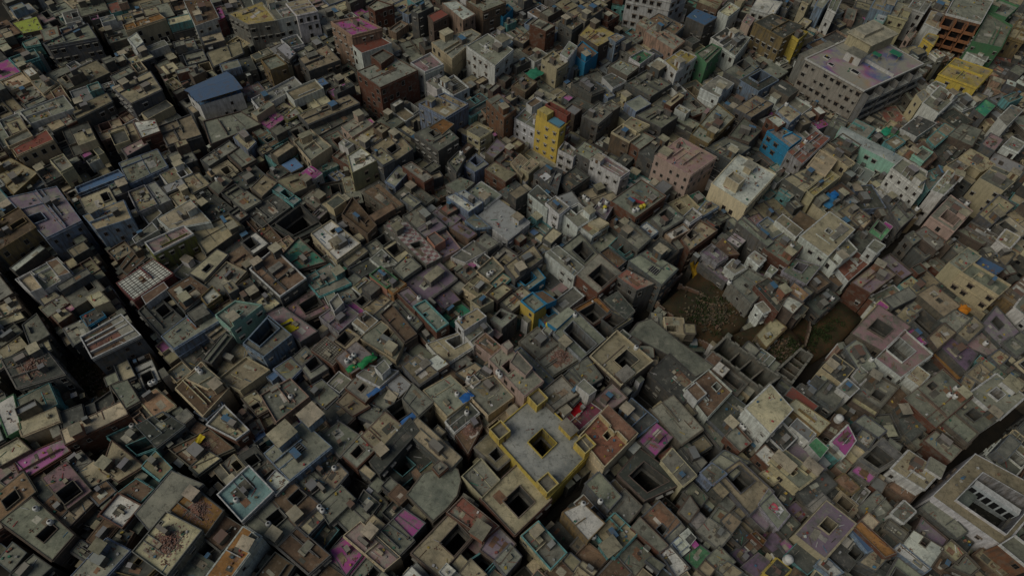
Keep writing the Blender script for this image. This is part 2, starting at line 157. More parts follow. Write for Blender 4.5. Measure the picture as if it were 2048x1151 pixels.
([(57.96,57.95),(63.08,52.87),(67.45,55.98),(61.74,60.61)],10.35,'crm','con',{'c': [[62.26, 56.09, 1.38, 1.38]], 's': [[60.26, 57.66, 2.53, 4.6, 1.72], [66.25, 57.01, 2.3, 3.45, 1.72]]},'cream house, grey roof, second right of the tan house with the black shaft','house'),
([(56.66,56.1),(58.67,54.41),(61.26,56.15),(59.3,58.13)],8.05,'crm','crm',{},'cream small house, cream roof, first right of the tan house with the black shaft','small house'),
([(46.49,54.38),(52.11,47.04),(57.71,51.98),(51.68,58.22)],9.2,'gry','tan',{'c': [[51.13, 54.22, 4.6, 4.6]]},'tan roofed house with a wide eight-sided black shaft in its terrace','courtyard house'),
([(46.2,58.02),(50.02,55.03),(53.66,58.53),(49.19,60.71)],8.05,'gry','con',{},'grey house, grey roof, first above-left of the tan house with the black shaft','house'),
([(43.13,54.79),(44.95,52.81),(47.8,55.1),(45.42,56.81)],10.35,'blu','con',{},'pale blue small house, grey roof, second above-left of the tan house with the black shaft','small house'),
([(37.28,58.52),(39.64,52.75),(44.64,58.19),(41.33,62.14)],8.05,'gry','con',{},'grey house, grey roof, third above-left of the tan house with the black shaft','house'),
([(39.92,51.59),(42.95,49.26),(44.38,50.86),(41.88,53.52)],6.9,'gry','con',{},'grey small house, grey roof, first left of the tan house with the black shaft','small house'),
([(38.21,46.85),(39.79,45.49),(41.75,47.81),(40.48,49.97)],8.05,'gry','con',{},'grey small house, grey roof, fourth below-left of the tan house with the black shaft','small house'),
([(40.34,45.63),(41.87,43.79),(43.81,45.85),(42.26,47.47)],6.9,'gry','lav',{},'grey small house, lavender roof, third below-left of the tan house with the black shaft','small house'),
([(41.51,43.2),(45.25,40.16),(48.04,43.14),(43.98,45.76)],8.05,'gry','con',{},'grey small house, grey roof, second below-left of the tan house with the black shaft','small house'),
([(44.75,46.05),(46.55,44.72),(48.56,47.03),(46.48,48.12)],8.05,'gry','con',{},'grey small house, grey roof, first below-left of the tan house with the black shaft','small house'),
([(46.88,45.46),(48.32,43.4),(50.34,45.68),(48.56,47.03)],8.05,'gry','tan',{},'grey small house, tan roof, second below the tan house with the black shaft','small house'),
([(48.76,47.41),(50.49,45.83),(52.43,47.41),(50.66,48.76)],9.2,'gry','tan',{},'grey small house, tan roof, first below the tan house with the black shaft','small house'),
([(38.12,41.02),(39.18,39.7),(40.66,41.42),(39.7,42.52)],9.2,'whi','dco',{},'white small house, dark roof, fifth below-left of the tan house with the black shaft','small house'),
([(38.32,37.66),(40.27,35.98),(43.19,38.88),(41.42,40.15)],8.05,'gry','grn',{},'grey small house, green roof, sixth below-left of the tan house with the black shaft','small house'),
([(42.58,37.7),(45.37,35.41),(48.01,37.59),(45.49,40.17)],8.05,'gry','con',{},'grey small house, grey roof, sixth below the tan house with the black shaft','small house'),
([(44.48,35.8),(46.82,33.95),(49.16,35.64),(46.79,37.29)],8.05,'gry','tan',{},'grey small house, tan roof, seventh below the tan house with the black shaft','small house'),
([(48.74,39.58),(50.88,37.64),(53.31,39.4),(50.89,41.12)],5.75,'gry','dco',{'k': 'purple'},'grey small house, dark roof, fifth below the tan house with the black shaft','small house'),
([(50.16,36.87),(52.55,35.38),(55.39,38.33),(53.68,39.6)],6.9,'gry','dco',{'k': 'purple'},'grey small house, dark roof and purple stains, fourth below-left of the cream-walled purple terrace','small house'),
([(51.78,43.06),(54.03,40.64),(54.95,41.85),(53.07,43.61)],9.2,'brk','org',{},'brick small house, orange-brown roof, fourth below the tan house with the black shaft','small house'),
([(55.24,41.79),(56.67,40.25),(59.0,42.5),(57.61,44.32)],6.9,'gry','dco',{'k': 'purple'},'grey small house, dark roof and purple stains, second left of the cream-walled purple terrace','small house'),
([(58.05,44.97),(59.68,43.17),(62.64,45.99),(61.01,47.83)],8.05,'dgr','dco',{},'dark grey small house, dark roof, first left of the cream-walled purple terrace','small house'),
([(57.71,41.64),(58.99,39.41),(60.67,41.36),(59.39,42.92)],8.05,'gry','con',{'k': 'mag'},'grey small house, grey roof and magenta powder, second below-left of the cream-walled purple terrace','small house'),
([(54.65,49.02),(57.58,44.61),(60.27,47.43),(57.14,52.19)],9.2,'lav','con',{},'lavender small house, grey roof, second below-right of the tan house with the black shaft','small house'),
([(52.41,47.28),(55.26,44.32),(57.35,46.62),(54.8,49.16)],8.05,'gry','con',{'k': 'purple'},'grey small house, grey roof, first below-right of the tan house with the black shaft','small house'),
([(48.28,43.24),(50.31,41.25),(52.27,43.02),(50.36,45.06)],6.9,'dgr','dco',{},'dark grey small house, dark roof, third below the tan house with the black shaft','small house'),
([(61.19,49.19),(62.94,46.59),(65.39,48.97),(63.5,50.85)],6.9,'gry','dco',{'k': 'purple'},'grey small house, dark roof and purple stains, first above-left of the cream-walled purple terrace','small house'),
([(63.88,52.52),(65.37,49.84),(72.26,55.12),(70.45,57.36)],8.05,'dgr','dco',{},'dark grey house, dark roof, second above the cream-walled purple terrace','house'),
([(65.06,49.58),(66.92,47.72),(70.78,50.7),(68.93,52.59)],8.05,'gry','lav',{},'grey small house, lavender roof, first above the cream-walled purple terrace','small house'),
([(60.83,42.96),(65.6,39.02),(73.13,45.98),(68.44,50.04)],10.35,'crm','con',{'k': 'purple', 'c': [[67.52, 45.17, 2.88, 2.3]]},'house with a cream side wall and purple powder across its terrace, near the bottom','house'),
([(54.1,35.72),(56.2,34.31),(58.97,36.69),(56.91,38.37)],8.05,'yel','dco',{'t': [(58.77, 38.36, 'tl', 'large white tank on dark roof, first tank below-left of the cream-walled purple terrace')]},'yellow small house, dark roof and one tank, third below-left of the cream-walled purple terrace','small house'),
([(58.99,39.41),(62.42,36.23),(66.05,38.94),(62.43,42.41)],8.05,'tel','dco',{},'teal house, dark roof, first below-left of the cream-walled purple terrace','house'),
([(64.37,37.65),(66.74,35.58),(68.83,36.59),(66.14,39.34)],9.2,'blu','whi',{},'pale blue small house, whitish roof, first below the cream-walled purple terrace','small house'),
([(67.75,40.18),(70.93,37.43),(75.94,42.32),(72.8,45.43)],8.05,'gry','dco',{'c': [[73.25, 40.53, 2.3, 2.3]]},'grey house, dark roof, first below-right of the cream-walled purple terrace','house'),
([(73.23,56.12),(75.74,53.69),(77.61,55.1),(75.36,57.58)],6.9,'och','brn',{},'ochre small house, brown roof, first below the white-rimmed magenta terrace','small house'),
([(81.05,77.37),(86.1,73.53),(91.69,79.06),(86.53,82.74)],9.2,'gry','con',{'c': [[86.67, 76.71, 2.3, 2.3]]},'grey house, grey roof, first below-left of the white-rimmed pink court house','house'),
([(80.77,75.2),(85.05,72.08),(86.63,73.97),(82.13,77.42)],8.05,'gry','tan',{},'grey small house, tan roof, second above-right of the white-rimmed magenta terrace','small house'),
([(88.52,75.45),(90.3,73.93),(93.81,77.65),(92.44,79.71)],8.05,'gry','brn',{},'grey small house, brown roof, first left of the four-tank grey roof','small house'),
([(92.03,75.48),(96.86,69.11),(107.92,77.51),(103.29,83.67)],10.35,'brk','con',{'c': [[99.38, 79.34, 2.3, 1.49]], 't': [(104.65, 78.95, 't', 'white tank on grey roof, first tank above-right of the four-tank grey roof'), (105.27, 78.32, 't', 'white tank on grey roof, third tank right of the four-tank grey roof'), (102.55, 77.12, 't', 'white tank on grey roof, first tank right of the four-tank grey roof'), (103.67, 76.75, 't', 'white tank on grey roof, second tank right of the four-tank grey roof')]},'brick house with a broad stained grey roof and four tanks, near the right edge','house'),
([(90.18,73.48),(91.42,66.34),(97.17,70.45),(93.65,76.12)],8.05,'dgr','dco',{},'dark grey house, dark roof, first below-left of the four-tank grey roof','house'),
([(90.93,67.44),(92.77,64.62),(96.2,67.23),(93.97,69.65)],8.05,'gry','con',{'c': [[94.42, 68.21, 2.3, 2.3]]},'grey small house, grey roof, second below-left of the four-tank grey roof','small house'),
([(94.2,65.56),(98.12,61.47),(101.0,63.96),(96.96,67.7)],10.35,'brk','con',{},'brick small house, grey roof, first below the four-tank grey roof','small house'),
([(97.84,70.27),(103.5,65.57),(104.96,66.79),(99.58,71.55)],9.2,'gry','org',{},'grey small house, orange-brown roof, second below-right of the four-tank grey roof','small house'),
([(98.99,71.27),(103.34,65.91),(106.41,68.36),(101.99,73.52)],10.35,'gry','con',{},'grey house, grey roof, first below-right of the four-tank grey roof','house'),
([(102.83,74.12),(107.29,68.92),(113.6,73.12),(109.2,78.49)],9.2,'gry','con',{'c': [[107.63, 73.11, 2.88, 2.3]]},'grey house, grey roof, third below-right of the four-tank grey roof','house'),
([(108.41,78.16),(112.95,72.54),(120.74,78.44),(116.44,83.68)],10.35,'whi','con',{'c': [[114.26, 78.42, 2.88, 2.3]], 's': [[118.19, 80.85, 3.45, 3.45, 1.61]]},'white house, grey roof and roof cabin, first right of the four-tank grey roof','house'),
([(80.0,69.6),(84.0,66.46),(85.99,68.01),(82.27,71.2)],9.2,'gry','con',{},'grey small house, grey roof, first above-right of the white-rimmed magenta terrace','small house'),
([(78.54,60.32),(81.59,58.13),(88.31,62.07),(85.12,65.7)],9.2,'gry','lav',{'c': [[82.55, 61.22, 4.6, 4.6]]},'grey courtyard house, lavender roof, second below-right of the white-rimmed magenta terrace','courtyard house'),
([(77.01,58.26),(79.81,56.08),(82.11,58.07),(79.38,60.56)],8.05,'gry','con',{'k': 'pinks'},'grey small house, grey roof and bright pink powder, first below-right of the white-rimmed magenta terrace','small house'),
([(84.81,58.45),(90.17,54.66),(94.64,58.58),(89.44,62.63)],10.35,'whi','tan',{'s': [[93.77, 59.12, 3.45, 3.45, 0.92]]},'white house, tan roof and roof cabin, second below the four-tank grey roof','house'),
([(91.57,52.69),(102.46,43.54),(115.86,54.92),(103.58,62.44)],11.04,'whi','tan',{'cf': [[0.23, 0.93, 0.14, 0.75]], 'special': 'whitemansion'},'big white mansion with a deep arcaded court, at the bottom right corner','courtyard house'),
([(89.34,50.66),(94.71,45.07),(97.1,46.41),(92.79,53.01)],9.2,'gry','con',{},'grey house, grey roof, first below-left of the big white mansion','house'),
([(101.57,43.07),(105.45,39.04),(108.65,41.24),(104.86,44.89)],12.19,'rst','con',{'pp': 'whi'},'rust brown small house, grey roof, first below-right of the big white mansion','small house'),
([(99.21,42.21),(102.65,38.29),(104.7,39.33),(101.12,43.5)],6.9,'brn','tan',{},'brown small house, tan roof, first below the big white mansion','small house'),
([(82.82,42.45),(86.93,38.6),(90.75,42.48),(86.09,45.48)],9.2,'gry','whi',{'c': [[88.06, 43.96, 3.45, 1.15]]},'grey courtyard house, whitish roof, sixth below-left of the big white mansion','courtyard house'),
([(86.59,45.12),(90.6,42.31),(93.08,44.81),(89.35,48.68)],8.05,'gry','con',{'k': 'purple'},'grey small house, grey roof and purple stains, fourth below-left of the big white mansion','small house'),
([(94.94,44.77),(97.3,43.02),(99.12,44.79),(97.08,46.83)],6.9,'dgr','dco',{},'dark grey small house, dark roof, second below-left of the big white mansion','small house'),
([(90.92,42.26),(93.26,39.89),(95.33,41.85),(93.41,44.05)],9.2,'gry','tan',{},'grey small house, tan roof, third below-left of the big white mansion','small house'),
([(89.82,39.32),(92.09,37.42),(94.23,39.59),(91.95,41.52)],6.9,'brn','brn',{},'brown small house, brown roof, fifth below-left of the big white mansion','small house'),
([(91.99,38.91),(94.91,37.75),(97.06,39.22),(95.42,41.39)],9.2,'gry','con',{},'grey small house, grey roof, second below the big white mansion','small house'),
([(81.97,48.47),(83.55,47.13),(86.54,49.5),(85.16,51.13)],10.35,'whi','con',{},'white small house, grey roof, fourth right of the cream-walled purple terrace','small house'),
([(73.39,45.28),(78.02,40.02),(80.01,40.82),(74.85,46.33)],10.35,'brk','org',{},'brick small house, orange-brown roof, second right of the cream-walled purple terrace','small house'),
([(73.49,38.66),(75.78,37.46),(79.14,40.38),(77.33,41.64)],9.2,'gry','tan',{},'grey small house, tan roof, second below-right of the cream-walled purple terrace','small house'),
([(72.51,45.56),(75.27,41.05),(76.9,41.85),(73.61,46.11)],9.2,'blu','blu',{},'pale blue small house, blue roof, first right of the cream-walled purple terrace','small house'),
([(80.92,41.64),(85.7,37.63),(86.86,38.37),(82.39,42.65)],9.2,'blu','whi',{},'pale blue small house, whitish roof, fifth right of the cream-walled purple terrace','small house'),
([(77.24,50.73),(79.28,45.94),(84.02,50.67),(81.69,54.34)],6.9,'gry','con',{},'grey house, grey roof, third right of the cream-walled purple terrace','house'),
([(84.57,55.56),(88.04,52.45),(91.14,55.22),(88.31,57.91)],6.9,'brn','brn',{},'brown small house, brown roof, third below-right of the white-rimmed magenta terrace','small house'),
([(-17.95,69.65),(-12.44,64.14),(-7.53,68.93),(-12.79,73.61)],10.35,'crm','con',{'t': [(-10.75, 69.09, 't', 'white tank on grey roof, second tank below-left of the tall pale pink house')]},'cream house, grey roof and one tank, fifth left of the tall pale pink house','house'),
([(-12.38,63.12),(-10.47,61.03),(-5.94,65.7),(-7.97,67.72)],9.2,'whi','dco',{'t': [(-8.24, 65.3, 't', 'white tank on dark roof, third tank below-left of the tall pale pink house')]},'white small house, dark roof and one tank, second below-left of the tall pale pink house','small house'),
([(-10.66,61.41),(-7.26,56.87),(-4.92,62.78),(-6.22,65.81)],8.62,'brk','brn',{'rub': 1},'brick house, brown roof, first above-right of the round-cornered mottled house','house'),
([(-9.3,70.87),(-3.41,65.06),(1.6,69.59),(-2.87,74.34)],10.35,'crm','con',{'s': [[-2.91, 71.19, 2.53, 2.3, 0.06]]},'cream house, grey roof and roof cabin, first below-left of the tall pale pink house','house'),
([(-132.81,116.01),(-117.73,104.08),(-111.8,110.07),(-122.7,120.72)],12.88,'blu','con',{'k': 'purple', 'c': [[-122.76, 109.52, 3.45, 3.45]]},'tall pale blue and grey house with a purple stained terrace, near the left edge','courtyard house'),
([(-133.63,104.08),(-126.8,98.6),(-121.34,106.29),(-128.25,112.07)],13.57,'och','brn',{'c': [[-125.78, 107.07, 3.45, 1.72]], 'win': 1},'ochre yellow block of flats with rows of dark windows, at the left edge','courtyard house'),
([(-111.05,111.54),(-106.47,107.75),(-99.64,111.92),(-103.55,117.33)],12.88,'blu','tan',{'win': 1, 't': [(-109.44, 113.9, 't', 'white tank on tan roof, first tank above-left of the sky blue house')]},'sky blue walled house with a tan roof and few dark windows, beside a dark alley','house'),
([(-104.89,122.99),(-99.97,116.6),(-96.6,119.42),(-101.96,125.44)],10.35,'lav','tan',{},'lavender house, tan roof, first above-right of the sky blue house','house'),
([(-119.71,91.63),(-113.05,88.22),(-107.88,94.41),(-113.22,98.47)],11.5,'whi','con',{},'white house with two white rimmed roof rooms on its corners, on the left','house'),
([(-118.51,90.72),(-113.86,87.18),(-111.71,88.76),(-116.57,93.05)],12.88,'whi','tan',{},None,None),
([(-113.61,95.71),(-108.9,91.7),(-106.5,93.13),(-111.53,97.0)],13.57,'whi','brn',{},None,None),
([(-92.38,104.18),(-89.39,101.26),(-82.27,107.96),(-85.14,110.14)],13.57,'olv','con',{'k': 'pink', 'pp': 'whi', 'win': 1},'olive green walled house with a white rimmed pink roof','house'),
([(-96.8,93.58),(-91.34,89.32),(-85.08,97.49),(-90.93,101.2)],10.35,'wne','whi',{'grid': 1},'maroon walled house under a white sheet roof crossed by wires','house'),
([(-89.44,89.7),(-87.43,87.39),(-83.76,92.67),(-85.52,94.35)],11.04,'whi','brn',{},None,None),
([(-96.79,75.99),(-92.34,71.17),(-84.49,77.57),(-90.49,82.38)],13.57,'gry','brn',{'pp': 'whi', 'special': 'hwalls'},'house with thick white parapets in parallel rows and a maroon floor, left of centre','house'),
([(-102.23,83.99),(-99.87,81.78),(-97.32,84.71),(-99.55,86.63)],9.2,'dbl','dco',{},'bright blue small house, dark roof, first above-left of the white-walled rows house','small house'),
([(-108.18,83.12),(-106.08,81.58),(-104.45,83.75),(-106.36,84.84)],10.35,'brk','crm',{},'brick small house, cream roof, second below the white house with twin roof rooms','small house'),
([(-101.4,88.08),(-98.75,85.84),(-96.5,87.41),(-99.43,89.65)],11.5,'crm','crm',{},'cream small house, cream roof, first above the white-walled rows house','small house'),
([(-113.52,87.92),(-111.57,86.17),(-109.45,88.6),(-111.54,90.0)],10.35,'gry','crm',{},'grey small house, cream roof, first below the white house with twin roof rooms','small house'),
([(-104.71,80.39),(-100.72,76.4),(-98.24,79.22),(-101.53,83.01)],9.2,'gry','con',{},'grey small house, grey roof, first left of the white-walled rows house','small house'),
([(-112.89,70.02),(-106.7,63.82),(-98.59,67.7),(-106.42,74.27)],11.5,'gry','dco',{'rub': 1},'grey house, dark roof, second left of the white-walled rows house','house'),
([(-116.61,73.26),(-114.52,71.83),(-111.7,75.24),(-113.95,77.03)],9.2,'crm','crm',{},'cream small house, cream roof, third below-left of the white house with twin roof rooms','small house'),
([(-123.17,85.48),(-120.19,82.94),(-117.53,85.22),(-120.23,87.83)],9.2,'gry','crm',{},'grey small house, cream roof, first below-left of the white house with twin roof rooms','small house'),
([(-121.21,81.49),(-119.2,80.29),(-115.72,82.6),(-117.18,83.86)],9.2,'gry','crm',{},'grey small house, cream roof, second below-left of the white house with twin roof rooms','small house'),
([(-114.52,80.65),(-110.5,75.66),(-107.84,78.49),(-112.97,83.5)],9.2,'gry','con',{},'grey house, grey roof, third below the white house with twin roof rooms','house'),
([(-91.77,74.5),(-87.23,68.54),(-85.01,69.94),(-89.56,75.31)],8.05,'gry','crm',{},'grey small house, cream roof, first below-right of the white-walled rows house','small house'),
([(-68.39,84.17),(-64.31,81.06),(-59.5,87.52),(-65.25,88.08)],13.57,'mnt','con',{'c': [[-63.93, 85.5, 1.49, 0.92]]},'house with a tall plain mint green side wall and pale roof','house'),
([(-60.24,77.51),(-55.16,74.64),(-50.69,80.45),(-56.75,84.86)],12.88,'blu','con',{'c': [[-56.99, 80.69, 5.75, 4.02]], 'win': 1},'blue and white painted house round a dark sunken terrace','courtyard house'),
([(-58.34,87.4),(-48.8,80.53),(-45.83,83.36),(-55.14,89.35)],10.35,'gry','lav',{'k': 'pink'},'grey house, lavender roof and pink stains, first above-right of the blue and white terrace house','house'),
([(-64.97,69.73),(-59.59,67.75),(-54.84,72.9),(-60.45,75.57)],9.2,'crm','tan',{},'cream house, tan roof, first below-left of the blue and white terrace house','house'),
([(-71.26,68.96),(-66.14,66.98),(-63.74,68.62),(-68.78,72.0)],10.35,'crm','con',{'t': [(-69.77, 71.21, 't', 'white tank on grey roof, first tank below-left of the house with the mint wall'), (-68.88, 70.52, 't', 'white tank on grey roof, second tank below-left of the house with the mint wall')]},'cream small house, grey roof, second below-left of the house with the mint wall','small house'),
([(-74.1,89.87),(-72.23,87.97),(-70.33,90.52),(-72.67,92.6)],12.19,'och','whi',{},'small roof room with an orange-yellow rim and white floor','small house'),
([(-77.06,76.62),(-72.96,73.45),(-69.16,78.17),(-72.65,82.16)],5.75,'dgr','dco',{},'dark grey house, dark roof, first below-left of the house with the mint wall','house'),
([(-53.06,73.33),(-49.4,70.57),(-47.46,73.75),(-50.22,76.18)],9.2,'blu','con',{},'pale blue small house, grey roof, first above the peach-rimmed house','small house'),
([(-49.72,76.37),(-47.07,74.39),(-45.42,77.95),(-47.67,79.38)],9.2,'gry','con',{},'grey small house, grey roof, first below-right of the blue and white terrace house','small house'),
([(-47.0,74.09),(-44.52,71.52),(-41.59,74.18),(-44.67,77.06)],9.2,'gry','con',{'c': [[-44.75, 75.37, 3.45, 2.88]]},'grey courtyard house, grey roof, first above-right of the peach-rimmed house','courtyard house'),
([(-45.25,78.25),(-39.9,74.9),(-38.1,78.15),(-42.95,81.62)],10.35,'brk','con',{'grid': 1},'brick house, grey roof, first left of the brick house with three tanks','house'),
([(-55.08,71.67),(-53.44,70.58),(-52.13,72.34),(-53.56,73.16)],8.05,'blu','blu',{},'pale blue small house, blue roof, first above-left of the peach-rimmed house','small house'),
([(-45.3,87.39),(-40.33,83.78),(-36.77,88.73),(-41.48,91.81)],10.35,'lav','con',{'k': 'purple'},'lavender house, grey roof and purple stains, first below the turquoise terrace house','house'),
([(-43.68,90.31),(-41.84,87.57),(-40.16,90.42),(-42.1,93.03)],12.54,'whi','con',{},None,None),
([(-54.18,90.2),(-50.42,86.39),(-44.48,90.61),(-49.11,95.89)],9.2,'gry','dco',{'c': [[-48.84, 91.22, 4.6, 2.88]], 'k': 'pink'},'grey courtyard house, dark roof and pink stains, first below-left of the turquoise terrace house','courtyard house'),
([(-80.48,79.2),(-77.03,76.52),(-69.37,84.41),(-74.13,88.55)],10.35,'blu','con',{},'pale blue house, grey roof, first below-left of the small orange-rimmed room','house'),
([(-76.03,84.75),(-73.61,82.57),(-70.73,85.16),(-73.47,87.5)],12.19,'gry','con',{},None,None),
([(-64.47,98.39),(-55.49,91.11),(-50.92,96.53),(-60.41,104.68)],12.88,'gry','brn',{'pp': 'whi', 's': [[-59.46, 103.68, 2.3, 2.3, 2.76], [-58.41, 98.81, 3.45, 1.84, 1.26], [-54.53, 98.38, 1.15, 1.15, 1.15], [-63.23, 99.55, 2.3, 1.84, 2.3]]},'house with thick white parapets round a brown roof, with white roof cabins','house'),
([(-51.56,98.33),(-46.91,93.55),(-40.58,97.72),(-46.48,102.92)],10.35,'tel','con',{'s': [[-43.44, 99.8, 2.3, 2.3, 2.3]]},'house with turquoise parapets and a pale turquoise terrace, above centre left','house'),
([(-58.75,105.42),(-54.04,101.15),(-48.23,103.94),(-56.31,110.83)],10.35,'gry','con',{'k': 'green'},'grey house, grey roof and green stains, first above-right of the brown roof with white parapets','house'),
([(-52.53,111.82),(-44.69,104.12),(-40.19,109.62),(-48.74,116.29)],11.5,'crm','whi',{'c': [[-47.36, 113.43, 1.84, 1.26]], 's': [[-45.76, 108.68, 2.3, 2.3, 1.72]]},'cream house, whitish roof and roof cabin, first above the turquoise terrace house','house'),
([(-83.8,92.07),(-77.94,86.85),(-74.0,92.85),(-79.91,96.42)],10.35,'gry','brn',{'c': [[-79.01, 92.72, 2.3, 1.72]]},'grey house, brown roof, first left of the small orange-rimmed room','house'),
([(-89.38,86.72),(-81.93,80.46),(-78.25,84.81),(-86.89,91.18)],9.2,'gry','dco',{'c': [[-83.55, 87.43, 3.45, 2.88]]},'grey courtyard house, dark roof, first below-right of the maroon house with white sheet roof','courtyard house'),
([(-105.07,123.26),(-99.4,116.75),(-94.01,121.57),(-99.98,127.33)],10.35,'lav','con',{},'lavender house, grey roof, second above-right of the sky blue house','house'),
([(-100.06,117.29),(-96.98,114.15),(-95.36,117.7),(-98.15,120.07)],9.2,'whi','tan',{},'white small house, tan roof, first above-left of the olive house with pink roof','small house'),
([(-98.24,107.7),(-97.2,106.58),(-93.49,110.96),(-95.43,112.86)],10.35,'whi','con',{},'white small house, grey roof, first left of the olive house with pink roof','small house'),
([(-100.46,100.76),(-97.95,99.03),(-95.58,104.3),(-99.17,107.21)],6.9,'gry','brn',{},'grey house, brown roof, first above-left of the maroon house with white sheet roof','house'),
([(-99.23,105.75),(-97.0,103.95),(-95.62,105.25),(-97.86,107.07)],9.2,'gry','tan',{},'grey small house, tan roof, first above the maroon house with white sheet roof','small house'),
([(-64.77,115.67),(-57.89,111.78),(-51.85,116.77),(-59.14,123.75)],9.2,'dgr','dco',{'c': [[-58.93, 117.98, 6.9, 6.9]]},'dark grey courtyard house, dark roof, second above the brown roof with white parapets','courtyard house'),
([(-71.76,117.14),(-62.94,108.58),(-61.53,111.48),(-69.85,119.4)],9.2,'brk','brn',{'c': [[-68.37, 116.55, 2.3, 1.72]]},'brick house, brown roof, first above the brown roof with white parapets','house'),
([(-73.18,119.96),(-67.22,115.46),(-62.08,122.63),(-67.04,126.99)],9.2,'gry','dco',{},'grey house, dark roof, second below-left of the blue sheet hut','house'),
([(-78.26,109.42),(-74.41,105.81),(-68.55,113.46),(-71.16,116.11)],8.05,'dgr','dco',{},'dark grey house, dark roof, second above-left of the brown roof with white parapets','house'),
([(-73.4,104.6),(-69.5,101.51),(-67.1,104.74),(-70.72,107.93)],9.2,'brk','brn',{},'brick small house, brown roof, first above-left of the brown roof with white parapets','small house'),
([(-76.86,122.86),(-72.81,119.8),(-69.89,123.04),(-74.27,126.14)],10.35,'gry','con',{},'grey house, grey roof, third below-left of the blue sheet hut','house'),
([(-84.16,111.0),(-78.41,104.43),(-71.71,113.68),(-76.52,117.38)],10.35,'gry','tan',{},'grey house, tan roof, first right of the olive house with pink roof','house'),
([(-92.8,113.12),(-89.04,110.22),(-80.01,113.4),(-87.03,119.84)],12.19,'whi','tan',{'s': [[-85.09, 115.8, 2.3, 2.3, 2.3]]},'white house, tan roof and roof cabin, first above-right of the olive house with pink roof','house'),
([(-80.19,97.91),(-76.42,96.21),(-73.21,104.1),(-76.0,105.4)],10.35,'gry','crm',{'c': [[-76.6, 99.62, 2.3, 1.38]]},'grey house, cream roof, first above the small orange-rimmed room','house'),
([(-45.8,118.51),(-38.38,112.64),(-36.86,115.38),(-44.36,124.12)],12.54,'brn','brn',{},'brown house, brown roof, first below the pale lemon house','house'),
([(-38.94,118.48),(-37.1,116.78),(-32.4,121.55),(-33.81,123.55)],12.54,'brn','brn',{},None,None),
([(-41.65,127.29),(-33.78,121.11),(-30.99,123.48),(-38.45,130.23)],12.19,'gry','brn',{},'grey house, brown roof, first below-left of the narrow brick house with blue end','house'),
([(-34.02,115.72),(-21.89,104.05),(-18.76,106.58),(-28.82,117.19)],12.19,'gry','che',{'c': [[-25.11, 109.85, 2.3, 2.07]]},'grey house with a checkered tile roof','house'),
([(-23.13,113.29),(-18.46,107.41),(-14.41,110.85),(-19.26,117.25)],10.92,'pnk','lav',{'k': 'purple'},'salmon pink house with a raised salmon room and a sunken terrace','house'),
([(-22.82,112.0),(-20.33,108.89),(-17.88,111.23),(-20.93,113.94)],13.22,'sal','lav',{},None,None),
([(-29.76,119.37),(-25.46,115.24),(-21.66,119.66),(-25.89,123.28)],12.19,'gry','con',{},'grey house, grey roof, first above the house with the checkered roof','house'),
([(-25.46,115.24),(-23.35,113.21),(-18.82,116.61),(-21.61,119.25)],12.19,'gry','con',{'k': 'purple'},'grey small house, grey roof and purple stains, first above-left of the salmon pink house','small house'),
([(-22.78,122.87),(-17.51,118.3),(-15.3,121.41),(-20.81,125.19)],10.35,'gry','con',{'k': 'purple'},'grey house, grey roof and purple stains, first above the salmon pink house','house'),
([(-20.23,123.34),(-18.47,121.8),(-16.45,123.67),(-18.54,125.41)],11.5,'gry','con',{'k': 'red'},'grey small house, grey roof and red stains, second above the salmon pink house','small house'),
([(-17.02,116.95),(-12.21,113.72),(-10.66,115.46),(-15.01,118.76)],11.5,'brn','con',{'k': 'purple'},'brown small house, grey roof and purple stains, first above-right of the salmon pink house','small house'),
([(-18.86,127.13),(-12.99,122.5),(-9.79,125.98),(-14.77,129.68)],12.19,'blu','whi',{},'pale blue house, whitish roof, third above-right of the salmon pink house','house'),
([(-13.33,120.74),(-10.61,118.48),(-7.52,119.15),(-11.63,122.99)],10.35,'blu','con',{},'pale blue small house, grey roof, second above-right of the salmon pink house','small house'),
([(-15.67,108.08),(-12.36,106.82),(-7.23,111.12),(-10.82,113.59)],10.35,'whi','con',{},'white house, grey roof, first right of the salmon pink house','house'),
([(-9.82,112.73),(-6.9,110.62),(-4.6,112.77),(-7.86,115.29)],11.5,'gry','con',{},'grey small house, grey roof, second right of the salmon pink house','small house'),
([(-14.13,103.27),(-11.26,101.28),(-9.08,103.68),(-11.94,105.52)],10.35,'gry','con',{},'grey small house, grey roof, first right of the wide purple roof','small house'),
([(-8.96,104.07),(-5.61,101.37),(-2.58,105.34),(-5.52,108.53)],10.35,'crm','con',{'t': [(-6.19, 103.28, 't', 'white tank on grey roof, first tank above-right of the green netted floor'), (-5.48, 103.9, 't', 'white tank on grey roof, first tank above-left of the yellow and blue house')]},'cream house, grey roof and two tanks, first above-left of the yellow and blue house','house'),
([(-26.62,98.58),(-21.04,94.03),(-14.37,101.21),(-19.22,105.88)],10.35,'gry','con',{'k': 'purple', 's': [[-19.54, 100.53, 4.6, 2.3, 2.3]]},'house with a wide purple stained roof and one long grey cabin','house'),
([(-34.9,98.97),(-30.6,95.73),(-28.64,98.03),(-32.96,101.32)],12.88,'sal','con',{'pp': 'grn', 'c': [[-30.45, 97.82, 1.15, 0.92]]},'small brick-orange house with a lime green and orange parapet','small house'),
([(-30.75,96.21),(-28.77,94.6),(-26.56,97.26),(-28.79,98.52)],12.19,'org','tan',{},'orange small house, tan roof, first below-right of the lime and orange rimmed house','small house'),
([(-29.86,101.73),(-27.11,99.02),(-23.53,102.98),(-26.94,106.09)],12.19,'gry','con',{},'grey house, grey roof, first above-right of the lime and orange rimmed house','house'),
([(-36.23,105.62),(-33.63,103.56),(-30.25,104.97),(-34.14,108.49)],10.35,'whi','con',{},'white small house, grey roof, first above the lime and orange rimmed house','small house'),
